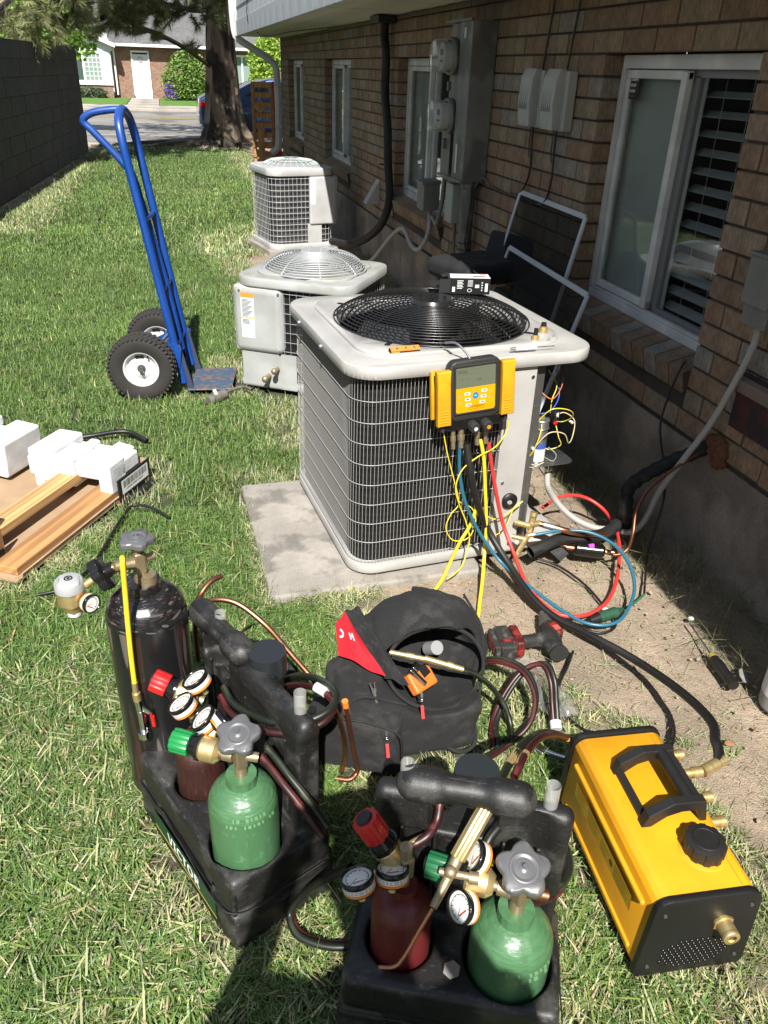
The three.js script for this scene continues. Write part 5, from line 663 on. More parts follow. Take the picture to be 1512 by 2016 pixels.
// moulded totes
function tote(label, pos, th, o) {
  const t = thing('cylinder_tote', label, 'tote', pos, th, 'moulded gas totes'); const { x0, x1, z0, z1, hx0, hx1, hz, hy, gx, rx, g0, g1 } = o, xc = (x0 + x1) / 2, zc = (z0 + z1) / 2, hl = (x1 - x0) / 2, hd = (z1 - z0) / 2;
  const fn = (x, y, z) => {
    let d = sdBox(x, y, z, xc, 0.055, zc, hl, 0.055, hd, 0.014); d = smin(d, sdBox(x, y, z, xc, 0.155, zc, hl - 0.008, 0.045, hd - 0.006, 0.016), 0.012);
    d = smax(d, -sdBox(x, y, z, xc, 0.09, z1 + 0.03, hl * 0.55, 0.026, 0.042, 0.008), 0.008); d = smax(d, -sdBox(x, y, z, x1 + 0.03, 0.095, zc - 0.02, 0.036, 0.012, hd * 0.7, 0.008), 0.012);
    d = smin(d, sdBox(x, y, z, (hx0 + hx1) / 2, 0.3, hz, (hx1 - hx0) / 2, 0.17, 0.026, 0.012), 0.02); d = smin(d, sdCap(x, y, z, [(hx0 + hx1) / 2, 0.2, hz - 0.02], [(hx0 + hx1) / 2, 0.47, hz - 0.02], 0.042), 0.014);
    d = smax(d, -sdBox(x, y, z, (hx0 + hx1) / 2 + (hx1 - hx0) * 0.27, 0.32, hz + 0.035, 0.035, 0.1, 0.03, 0.02), 0.015); d = smax(d, -sdBox(x, y, z, (hx0 + hx1) / 2 - (hx1 - hx0) * 0.27, 0.32, hz + 0.035, 0.035, 0.1, 0.03, 0.02), 0.015);
    d = smin(d, sdBox(x, y, z, (hx0 + hx1) / 2, hy - 0.035, hz, (hx1 - hx0) / 2 + 0.004, 0.022, 0.022, 0.02), 0.02);
    d = smax(d, -sdBox(x, y, z, (g0 + g1) / 2, hy - 0.055, hz, (g1 - g0) / 2 - 0.03, 0.035, 0.06, 0.015), 0.01);
    d = smax(d, -(sdCylY(x, y, z, gx, 0, o.gr + 0.006, 0.05, 0.5)), 0.008); d = smax(d, -(sdCylY(x, y, z, rx, 0, o.rr + 0.006, 0.05, 0.5)), 0.008);
    return d;
  };
  mesh('body', sdf(fn, [xc, 0.26, zc - 0.02], 0.31, 104), M.molded, t);
  const gr = (x, y, z) => smin(sdCap(x, y, z, [g0, hy, hz + 0.006], [g1, hy, hz + 0.006], 0.0245), Math.min(sdCap(x, y, z, [g0, hy, hz + 0.006], [g0 + 0.03, hy, hz + 0.006], 0.031), sdCap(x, y, z, [g1 - 0.03, hy, hz + 0.006], [g1, hy, hz + 0.006], 0.031)), 0.012);
  mesh('grip', sdf(gr, [(g0 + g1) / 2, hy, hz], 0.17, 60), M.molded, t); mesh('parting_line', [rod([g0 + 0.01, hy + 0.0245, hz + 0.006], [g1 - 0.01, hy + 0.0245, hz + 0.006], 0.0014, 5), tube([[x0 + 0.01, 0.118, z1 + 0.003], [xc, 0.118, z1 + 0.003], [x1 - 0.02, 0.118, z1 + 0.002], [x1 + 0.003, 0.118, z1 - 0.03], [x1 + 0.003, 0.118, zc], [x1 + 0.002, 0.118, z0 + 0.03]], 0.0016, 40, 5), rod([x1 - 0.012, 0.02, z1 - 0.012], [x1 - 0.012, 0.17, z1 - 0.012], 0.006, 6)], M.molded, t); for (let i = 0; i < 5; i++) mesh('panel_rib', box(0.006, 0.2, 0.006, mix(hx0 + 0.05, hx1 - 0.05, i / 4), 0.33, hz + 0.027, [0, 0, 0], 0.002, 1), M.molded, t); mesh('tip_holder_cap', [cyl(0.04, 0.042, 0.05, (hx0 + hx1) / 2, hy - 0.01, hz - 0.03, [0, 0, 0], 28)], std([0.015, 0.018, 0.02], { r: 0.35 }), t);
  for (const x of [hx0 + 0.05, hx1 - 0.04]) mesh('tip_tube', cyl(0.0125, 0.0125, 0.05, x, hy + 0.01, hz - 0.005, [0, 0, 0], 14, true), M.cloudy, t);
  mesh('foot', [[x0 + 0.05, z1 - 0.04], [x1 - 0.05, z1 - 0.04]].map(([x, z]) => box(0.04, 0.012, 0.04, x, 0.0, z)), M.black, t); return t;
}
const greenPaint = std([0.08, 0.2, 0.088], { phys: 1, r: 0.38, cc: 0.45, ccr: 0.2, map: rep(T.scratch, 5), bump: rep(T.lump, 6), bs: 0.0012 });
const redPaint = std([0.14, 0.016, 0.016], { r: 0.45, map: rep(T.scratch, 2) }), redRust = std([0.34, 0.085, 0.05], { r: 0.6, map: rep(T.scuff, 3) });
const marks = (c, R, y, rows) => mesh('stamped_marks', (() => { const g = []; rows.forEach(([n, dy, a0, sz], k) => { const r = R * (1.0 - 0.55 * Math.pow(Math.max(0, (dy + 0.0)) / (R * 0.9), 2)); for (let i = 0; i < n; i++) { const a = a0 - i * sz * 1.5 / R; if ((i * 5 + k) % 6 === 4) continue; g.push(tf(box(sz * (0.6 + 0.4 * ((i * 3) % 2)), sz * 1.3, 0.0014, 0, 0, 0), r * Math.sin(-a) , y + dy, r * Math.cos(-a), -0.45, -a, 0)); } }); return g; })(), std([0.09, 0.2, 0.09], { r: 0.5 }), c);
{ // left kit
  const th = -65.5 * D, O = V(-0.008, 0, -1.22); const t = tote('moulded black cylinder tote beside the tall black gas cylinder', O, th, { x0: -0.27, x1: 0.19, z0: -0.16, z1: 0.09, hx0: -0.25, hx1: 0.16, hz: -0.12, hy: 0.51, g0: -0.27, g1: -0.09, gx: 0.095, rx: -0.1, gr: 0.071, rr: 0.055 });
  const lt = canvasTex(512, 128, (c, w, h) => { c.fillStyle = '#0c3b22'; c.fillRect(0, 0, w, h); c.fillStyle = '#c9b23a'; c.fillRect(0, 86, w, 8); c.fillStyle = '#e8e8e4'; c.font = 'bold 74px sans-serif'; c.fillText('VICTOR', 120, 74); c.fillStyle = '#10160f'; c.fillRect(0, 94, w, 34); }); mesh('maker_label', new THREE.PlaneGeometry(0.3, 0.075), std([1, 1, 1], { r: 0.5, map: lt }), t, [-0.03, 0.055, 0.0935]);
  t.updateMatrixWorld(true); const w = (x, y, z) => t.localToWorld(V(x, y, z)), g = w(0.095, 0, 0), r = w(-0.1, 0, 0); flats.push([w(-0.05, 0, -0.04).x, w(-0.05, 0, -0.04).z, 0.2, 0.11, th]);
  const c = cylinder('oxygen_cylinder', 'green gas cylinder in the tote beside the black tank', 'gas cylinder', g.x, g.z, 0.07, 0.375, greenPaint, M.oldBrass, M.knobGrey, 0.034, [0.25, 0, 0.1]); marks(c, 0.07, 0.315, [[9, 0.012, 0.35, 0.006], [12, -0.004, 0.55, 0.006]]);
  cylinder('acetylene_cylinder', 'rusty red gas cylinder tucked in the tote beside the black tank', 'gas cylinder', r.x, r.z, 0.053, 0.33, redRust, M.oldBrass, null, 0);
  const yv = c.userData.top + 0.05, V0 = V(g.x, yv, g.z); mesh('valve_outlet', [rod([0.0, yv, 0], [0.035, yv - 0.005, 0.01], 0.011, 6)], M.oldBrass, c);
  regulator('brass oxygen regulator with green knob on the left green cylinder', V0.clone().add(V(-0.012, 0, 0)), G(342, 1456, yv + 0.005), M.green, [[G(407, 1420, yv + 0.03), V(-0.6, 0.75, -0.1)], [G(436, 1428, yv + 0.03), V(0.75, 0.45, -0.3)]], 'regulators on the gas kits');
  regulator('brass fuel regulator with red knob over the rusty red cylinder', V(r.x + 0.02, 0.415, r.z - 0.01), G(302, 1338, 0.455), M.red, [[G(390, 1344, 0.47), V(-0.45, 0.85, -0.15)], [G(362, 1392, 0.44), V(-0.45, 0.85, -0.1)]], 'regulators on the gas kits');
  one('blue_rag', sdf((x, y, z) => sdEll(x, y, z, 0, 0, 0, 0.045, 0.018, 0.03) + 0.006 * Math.sin(x * 160) * Math.cos(z * 140), [0, 0, 0], 0.06, 36), std([0.06, 0.3, 0.36], { r: 0.8, map: rep(T.mottle, 4) }), 'teal cap cover on the rusty red cylinder', 'cover').position.copy(V(r.x - 0.005, 0.33, r.z + 0.012));
  // twin hose hung on the tote
  const tw = (label, pts, off, lift = 0.012) => { const o = thing('twin_welding_hose', label, 'hose', [0, 0, 0], 0, 'twin green and red welding hoses'); mesh('oxygen_line', tube(pts.map((p) => p.clone().add(V(off[0], lift, off[1]))), 0.0078, 90, 10), M.oxyHose, o); mesh('fuel_line', tube(pts.map((p) => p.clone().sub(V(off[0], 0, off[1]))), 0.0078, 90, 10), M.acetHose, o); return o; };
  const o1 = tw('twin green and red hose looped over the left tote handle', hp([[438, 1366, 0.42], [455, 1396, 0.42], [488, 1418, 0.42], [538, 1436, 0.43], [600, 1434, 0.44], [645, 1412, 0.45], [660, 1384, 0.45], [640, 1358, 0.44], [605, 1345, 0.42], [560, 1350, 0.36], [520, 1385, 0.3]]), [0.004, -0.007]); mesh('tape_wrap', rod(G(622, 1352, 0.445), G(642, 1364, 0.445), 0.011, 12), M.white, o1);
  tw('cut end of twin hose sticking out over the left tote', hp([[520, 1482, 0.41], [560, 1535, 0.36], [600, 1585, 0.32], [640, 1640, 0.27]]), [0.006, -0.005]);
}
{ // right kit
  const th = -24 * D, O = V(0.3785, 0, -0.809); const t = tote('moulded black cylinder tote with a fluted brass torch lying on it', O, th, { x0: -0.2, x1: 0.2, z0: -0.13, z1: 0.1, hx0: -0.165, hx1: 0.175, hz: -0.085, hy: 0.52, g0: -0.1, g1: 0.08, gx: 0.098, rx: -0.1, gr: 0.074, rr: 0.056 });
  t.updateMatrixWorld(true); const w = (x, y, z) => t.localToWorld(V(x, y, z)), g = w(0.098, 0, 0), r = w(-0.1, 0, 0); flats.push([O.x, O.z, 0.17, 0.1, th]);
  const c = cylinder('oxygen_cylinder', 'green gas cylinder in the tote with the torch', 'gas cylinder', g.x, g.z, 0.073, 0.335, greenPaint, M.oldBrass, M.knobGrey, 0.036, [0.3, 0, 0.05]); marks(c, 0.073, 0.262, [[12, 0.03, 0.8, 0.006], [9, 0.004, 0.5, 0.007], [6, -0.012, 0.25, 0.008]]);
  const yr = 0.345; const c2 = cylinder('acetylene_cylinder', 'dark red gas cylinder in the tote with the torch', 'gas cylinder', r.x, r.z, 0.055, yr, redPaint, M.oldBrass, null, 0);
  const yv = c.userData.top + 0.05; mesh('valve_outlet', [rod([0, yv, 0], [0.045, yv - 0.01, 0.015], 0.012, 6)], M.copper, c);
  regulator('brass oxygen regulator with dark green knob on the right green cylinder', V(g.x - 0.015, yv, g.z + 0.0), G(842, 1700, yv), std([0.01, 0.1, 0.035], { r: 0.4 }), [[G(942, 1688, yv + 0.03), V(-0.75, 0.5, -0.1)], [G(915, 1785, yv - 0.02), V(-0.75, 0.45, 0.2)]], 'regulators on the gas kits');
  const rk = regulator('fuel regulator with bright red knob rising from the dark red cylinder', V(r.x + 0.005, yr + 0.03, r.z - 0.005), G(718, 1612, 0.5), M.red, [[G(706, 1740, 0.41), V(-0.15, 0.9, -0.3)], [G(772, 1722, 0.41), V(0.05, 0.9, -0.3)]], 'regulators on the gas kits');
  mesh('knob_nut', rod([-0.005, 0.2, 0.03], [-0.0, 0.222, 0.055], 0.016, 6), M.darkSteel, t);
  // torch
  const k = thing('cutting_torch', 'fluted brass welding torch with bent tip leaning across the tote', 'torch'), A = G(957, 1589, 0.5), B = G(901, 1688, 0.44), C = G(885, 1722, 0.425), E = G(852, 1787, 0.4), T1 = G(786, 1898, 0.31), T2 = G(746, 1904, 0.3);
  const u = A.clone().sub(B); fluted(0.0125, u.length(), 9, M.brass, k, 'torch_handle', B, u); mesh('handle_end', rod(A, A.clone().addScaledVector(u, 0.18), 0.011, 14), M.brass, k); const vb = mesh('valve_body', [rod(B, C, 0.011, 10), rod(C, E, 0.009, 8, 0.007), rod(C.clone().add(V(-0.015, 0, -0.01)), C.clone().add(V(0.04, 0.0, 0.015)), 0.007, 10)], M.oldBrass, k); mesh('valve_knob', [rod(C.clone().add(V(0.03, 0, 0.012)), C.clone().add(V(0.045, 0, 0.018)), 0.011, 8), sph(0.011, C.x, C.y + 0.012, C.z + 0.004)], M.oldBrass, k); mesh('welding_tip', tube([E, E.clone().lerp(T1, 0.4), E.clone().lerp(T1, 0.9), T1.clone().add(V(-0.008, -0.004, 0)), T2], 0.0036, 40, 8), M.copper, k);
  const tail = thing('torch_hose', 'twin hose running from the torch to its orange-tipped ends', 'hose'); mesh('brass_ferrule', [rod(G(1000, 1505, 0.45), G(1018, 1478, 0.45), 0.0085, 12), rod(G(1020, 1508, 0.45), G(1036, 1482, 0.45), 0.0085, 12)], M.brass, tail); mesh('oxygen_line', tube([A.clone().addScaledVector(u, 0.15), ...hp([[1000, 1508, 0.45], [1020, 1476, 0.45], [1045, 1452, 0.42], [1075, 1442, 0.36], [1100, 1446, 0.3]])], 0.008, 50, 10), M.oxyHose, tail); mesh('fuel_line', tube(hp([[1012, 1530, 0.45], [1034, 1485, 0.45], [1060, 1455, 0.42], [1090, 1446, 0.36], [1114, 1452, 0.3]]), 0.008, 50, 10), M.acetHose, tail); mesh('orange_tip', rod(G(1094, 1444, 0.31), G(1118, 1456, 0.28), 0.006, 8), M.orange, tail);
  const tw = (label, pts, off, lift = 0.0) => { const o = thing('twin_welding_hose', label, 'hose', [0, 0, 0], 0, 'twin green and red welding hoses'); mesh('oxygen_line', tube(pts.map((p) => p.clone().add(V(off[0], lift, off[1]))), 0.0078, 90, 10), M.oxyHose, o); mesh('fuel_line', tube(pts.map((p) => p.clone().sub(V(off[0], 0, off[1]))), 0.0078, 90, 10), M.acetHose, o); return o; };
  tw('twin hose looping out over the grass between the totes', hp([[690, 1712, 0.22], [640, 1735, 0.16], [598, 1765, 0.08], [573, 1800, 0.035], [584, 1838, 0.025], [635, 1862, 0.025], [690, 1864, 0.03], [730, 1850, 0.03]]), [-0.003, 0.006], 0.012);
  tw('twin hose curling round the right end of the tote with the torch', hp([[1098, 1660, 0.3], [1112, 1680, 0.3], [1118, 1715, 0.3], [1104, 1748, 0.3], [1075, 1766, 0.31], [1040, 1775, 0.33]]), [0.005, -0.004], 0.004);
  one('short_hose', tube(hp([[790, 1672, 0.42], [815, 1662, 0.42], [842, 1645, 0.43], [860, 1615, 0.44], [866, 1582, 0.46]]), 0.0085, 40, 10), M.acetHose, 'short maroon hose between the red-knob regulator and the torch', 'hose'); one('hose_fitting', [rod(G(782, 1678, 0.42), G(806, 1664, 0.42), 0.009, 6), rod(G(806, 1664, 0.42), G(836, 1648, 0.425), 0.0075, 12)], M.brass, 'brass fitting at the end of the short maroon hose', 'fitting'); one('green_hose_stub', tube(hp([[955, 1668, 0.43], [965, 1648, 0.44], [985, 1622, 0.45], [1000, 1585, 0.46]]), 0.0085, 30, 10), M.oxyHose, 'short green hose rising from the oxygen regulator to the torch', 'hose');
}
// ---------- vacuum pump ----------
{
  const th = -4.8 * D, p = thing('vacuum_pump', 'yellow and black vacuum pump with carry handle on the grass', 'vacuum pump', [0.898, 0, -0.985], th); p.updateMatrixWorld(true); flats.push([0.898, -0.985, 0.09, 0.2, th]);
  const plate = std([0.008, 0.0085, 0.009], { r: 0.5, map: T.dust, bump: rep(T.grit, 8), bs: 0.0004 }), W = 0.106, y0 = 0.018, y1 = 0.24;
  const prof = (w, a, b, r) => { const s = new THREE.Shape(); s.moveTo(-w - 0.008 + r * 0.4, a); s.lineTo(w + 0.008 - r * 0.4, a); s.absarc(w + 0.008 - r * 0.4, a + r * 0.4, r * 0.4, -PI / 2, 0); s.lineTo(w, b - r); s.absarc(w - r, b - r, r, 0, PI / 2); s.lineTo(-w + r, b); s.absarc(-w + r, b - r, r, PI / 2, PI); s.lineTo(-w - 0.008, a + r * 0.4); s.absarc(-w - 0.008 + r * 0.4, a + r * 0.4, r * 0.4, PI, 1.5 * PI); return s; };
  mesh('housing', smooth(ext(prof(W, y0 + 0.012, y1, 0.028), 0.412, 0.002, 0, 0, -0.206, [0, 0, 0], 10), 0.5), M.yellow, p); for (const z of [0.208, -0.224]) mesh(z > 0 ? 'front_plate' : 'rear_plate', smooth(ext(prof(W + 0.003, y0, y1 + 0.004, 0.03), 0.01, 0.003, 0, 0, z, [0, 0, 0], 10), 0.5), plate, p);
  mesh('side_rail', [[-W - 0.005, 0.19], [-W - 0.0085, 0.055]].map(([x, y]) => box(0.012, 0.013, 0.36, x, y, 0.0, [0, 0, 0], 0.005)), M.yellow, p); mesh('side_rail', [[W + 0.005, 0.19], [W + 0.0085, 0.055]].map(([x, y]) => box(0.012, 0.013, 0.36, x, y, 0.0, [0, 0, 0], 0.005)), M.yellow, p); mesh('top_seam', box(0.0012, 0.001, 0.4, 0.075, y1 + 0.002, 0), std([0.3, 0.13, 0.01], { r: 0.6 }), p);
  mesh('rivet', [-0.14, 0, 0.12].map((z) => sph(0.008, -0.083, y1 - 0.006, z, 1, 0.5, 1)), M.yellow, p);
  const lt = canvasTex(768, 224, (c, w, h) => { c.fillStyle = '#d6a41c'; c.fillRect(0, 0, w, h); c.strokeStyle = '#6b4c0a'; c.lineWidth = 4; c.strokeRect(3, 3, w - 6, h - 6); c.fillStyle = '#15140f'; c.fillRect(6, h - 62, w - 12, 34); c.fillStyle = '#d39a16'; c.font = 'bold 30px serif'; c.fillText('Fieldpiece', 330, h - 35); c.fillStyle = 'rgba(60,42,8,0.85)'; for (const [x, y, ww, n] of [[20, 16, 150, 11], [190, 16, 170, 11], [380, 40, 110, 8], [560, 20, 180, 10]]) for (let i = 0; i < n; i++) c.fillRect(x, y + i * 12, ww - (i * 37) % 60, 4); c.beginPath(); c.arc(520, 66, 22, 0, 7); c.fill(); for (let i = 0; i < 6; i++) c.fillRect(430 + i * 16, h - 96, 10, 18); });
  const lg = new THREE.PlaneGeometry(0.3, 0.088); lg.rotateY(-PI / 2); mesh('spec_label', lg, std([1, 1, 1], { r: 0.5, map: lt }), p, [-W - 0.0065, 0.122, -0.005], [0, 0, 0.04]);
  // carry handle
  const hm = std([0.014, 0.014, 0.014], { r: 0.5, map: T.dust, bump: rep(T.grit, 10), bs: 0.0003 }); const hb = new THREE.Group(); hb.name = 'handle'; p.add(hb); const br = [[-0.062, 0.001], [-0.045, 0.001], [-0.012, 0.028], [0.02, 0.038], [0.055, 0.038], [0.07, 0.0], [0.082, 0.0], [0.068, 0.058], [0.0, 0.06], [-0.05, 0.03]];
  for (const z of [-0.115, 0.028]) mesh('bracket', ext(br, 0.018, 0.002, 0, y1, z), hm, hb); mesh('grip', [rod([0.042, y1 + 0.05, -0.1], [0.042, y1 + 0.05, 0.03], 0.014, 16), box(0.016, 0.02, 0.145, 0.06, y1 + 0.047, -0.035, [0, 0, 0], 0.004)], hm, hb); mesh('base_bar', box(0.018, 0.008, 0.14, -0.05, y1 + 0.008, -0.034, [0, 0, 0], 0.002), hm, hb); mesh('bolt', [[-0.05, -0.1], [-0.05, 0.03]].map(([x, z]) => cyl(0.005, 0.005, 0.006, x, y1 + 0.014, z, [0, 0, 0], 10)), M.darkSteel, hb);
  const cap = new THREE.Group(); cap.name = 'oil_cap'; cap.position.set(0.035, y1, 0.118); p.add(cap); const cp = []; for (let i = 0; i < 120; i++) { const a = i / 120 * 2 * PI, r = 0.036 * (1 + (Math.cos(10 * a) > 0.3 ? 0.07 : 0)); cp.push([r * Math.cos(a), r * Math.sin(a)]); } mesh('cap_body', smooth(ext(cp, 0.03, 0.003, 0, 0.004, 0, [-PI / 2, 0, 0], 4, 2), 0.5), hm, cap); mesh('cap_ring', [tor(0.026, 0.0015, 0, 0.0375, 0, [PI / 2, 0, 0], 6, 32), cyl(0.026, 0.026, 0.001, 0, 0.0372, 0, [0, 0, 0], 28)], hm, cap); mesh('cap_seat', lathe([[0.052, 0], [0.042, 0.006], [0.03, 0.006]], 32), M.yellow, cap);
  const port = (z, y, len) => { const o = mesh('service_port', [cyl(0.012, 0.012, 0.014, W - 0.004, y, z, [0, 0, PI / 2], 6), cyl(0.01, 0.01, len, W + len / 2, y, z, [0, 0, PI / 2], 16), cyl(0.013, 0.013, len * 0.45, W + len * 0.8, y, z, [0, 0, PI / 2], 24)], M.brass, p); return o; }; port(-0.155, 0.215, 0.032); port(-0.1, 0.215, 0.05); port(-0.03, 0.215, 0.036); port(0.035, 0.215, 0.03);
  mesh('exhaust_fitting', [cyl(0.017, 0.017, 0.03, 0.04, 0.165, 0.235, [PI / 2, 0, 0], 24), lathe([[0.009, 0], [0.016, 0], [0.017, 0.004], [0.017, 0.01]], 24, 0.04, 0.165, 0.258, [-PI / 2, 0, 0]), cyl(0.022, 0.022, 0.008, 0.04, 0.165, 0.222, [PI / 2, 0, 0], 6)], M.brass, p); mesh('exhaust_bore', cyl(0.009, 0.009, 0.004, 0.04, 0.165, 0.2505, [PI / 2, 0, 0], 16), M.darkSteel, p);
  const vents = []; for (let i = 0; i < 13; i++) for (let j = 0; j < 9; j++) { const x = -0.07 + i * 0.0115 + (j & 1) * 0.0057, y = 0.04 + j * 0.0095; if (Math.hypot((x + 0.002) / 0.075, (y - 0.078) / 0.046) > 1) continue; vents.push(tf(strip(new THREE.SphereGeometry(0.0042, 8, 5)), x, y, 0.2205)); } const vm = mesh('vent_studs', vents, M.blackGloss, p); vm.userData.kind = 'stuff'; mesh('screw', [[-0.09, 0.21], [0.09, 0.21], [-0.095, 0.05], [0.095, 0.05]].map(([x, y]) => cyl(0.004, 0.004, 0.003, x, y, 0.2225, [PI / 2, 0, 0], 8)), M.darkSteel, p); mesh('foot', [[-0.08, 0.17], [0.08, 0.17], [-0.08, -0.17], [0.08, -0.17]].map(([x, z]) => cyl(0.014, 0.014, 0.02, x, 0.01, z)), M.black, p);
  const Q = p.localToWorld(V(W + 0.055, 0.215, -0.1)), h = thing('vacuum_hose', 'thick black vacuum hose from the manifold to the yellow pump', 'hose'); const e = p.localToWorld(V(W + 0.1, 0.218, -0.115));
  mesh('hose', tube([F1(918, 872, 0.5), F1(926, 930, 0.5), F1(938, 985, 0.5), F1(962, 1045, 0.5), ...hp([[1000, 1108, 0.1], [1050, 1178, 0.05], [1092, 1215, 0.03], [1140, 1240, 0.03], [1226, 1285, 0.05], [1313, 1341, 0.1], [1375, 1392, 0.15], [1405, 1430, 0.19], [1408, 1458, 0.205]]), e.clone().add(V(0.035, 0.0, -0.05)), e.clone().add(V(0.012, 0.002, -0.012)), e], 0.0125, 180, 14), M.blackHose, h); mesh('brass_coupling', [rod(e, Q, 0.014, 20), rod(e.clone().lerp(Q, -0.5), e, 0.0125, 12)], M.brass, h);
  one('power_cord', tube([p.localToWorld(V(-0.06, 0.1, -0.235)), ...hp([[1180, 1446, 0.04], [1150, 1437, 0.02], [1118, 1412, 0.015], [1100, 1380, 0.015], [1102, 1345, 0.015], [1118, 1310, 0.015], [1128, 1282, 0.02]])], 0.0045, 60, 8), M.black, 'black power cord snaking from the pump towards the drill', 'cord');
}
{ // impact driver lying on its side
  const A = G(1000, 1262, 0.045), B = G(1098, 1262, 0.04), d = B.clone().sub(A), t = thing('impact_driver', 'dusty red and black cordless impact driver lying on the dirt', 'power tool', [A.x, 0, A.z], Math.atan2(-d.z, d.x)), L = d.length();
  const grip = std([0.13, 0.13, 0.125], { r: 0.7, map: rep(T.scuff, 6) }), red = std([0.62, 0.06, 0.05], { r: 0.55, map: rep(T.scuff, 5) });
  mesh('battery', [box(0.05, 0.062, 0.115, -0.012, 0.04, 0.005, [0, 0.1, 0], 0.01), box(0.02, 0.05, 0.1, -0.045, 0.04, 0.005, [0, 0.1, 0], 0.008)], std([0.22, 0.21, 0.2], { r: 0.8, map: rep(T.scuff, 9) }), t); mesh('battery_label', [box(0.002, 0.03, 0.06, -0.056, 0.045, 0.01, [0, 0.1, 0]), box(0.04, 0.002, 0.012, -0.012, 0.0722, 0.03, [0, 0.1, 0])], red, t); mesh('battery_foot', box(0.03, 0.066, 0.1, 0.026, 0.042, 0.0, [0, 0.1, 0], 0.01), red, t);
  mesh('handle', sdf((x, y, z) => smin(sdCap(x, y, z, [0.03, 0.042, 0.005], [L - 0.03, 0.04, -0.015], 0.021, 0.02), sdCap(x, y, z, [L - 0.02, 0.04, 0.035], [L - 0.01, 0.04, -0.06], 0.028, 0.03), 0.03), [L / 2 + 0.02, 0.04, -0.01], 0.15, 56), grip, t);
  mesh('motor_housing', [box(0.05, 0.05, 0.065, L - 0.005, 0.047, -0.04, [0, 0.12, 0], 0.018, 3)], red, t); mesh('rear_cap', [cyl(0.03, 0.026, 0.016, L - 0.012, 0.04, 0.055, [PI / 2, 0, 0], 24)], grip, t); mesh('nose', [cyl(0.024, 0.016, 0.04, L - 0.014, 0.04, -0.105, [PI / 2, 0, 0], 20), cyl(0.01, 0.009, 0.03, L - 0.014, 0.04, -0.135, [PI / 2, 0, 0], 14)], M.darkSteel, t); mesh('badge', box(0.02, 0.0014, 0.022, L + 0.0, 0.0725, -0.03, [0, 0.3, 0]), std([0.5, 0.08, 0.06], { r: 0.5 }), t); mesh('trigger', box(0.014, 0.016, 0.03, L - 0.045, 0.042, -0.04, [0, 0.3, 0], 0.005), M.black, t);
}
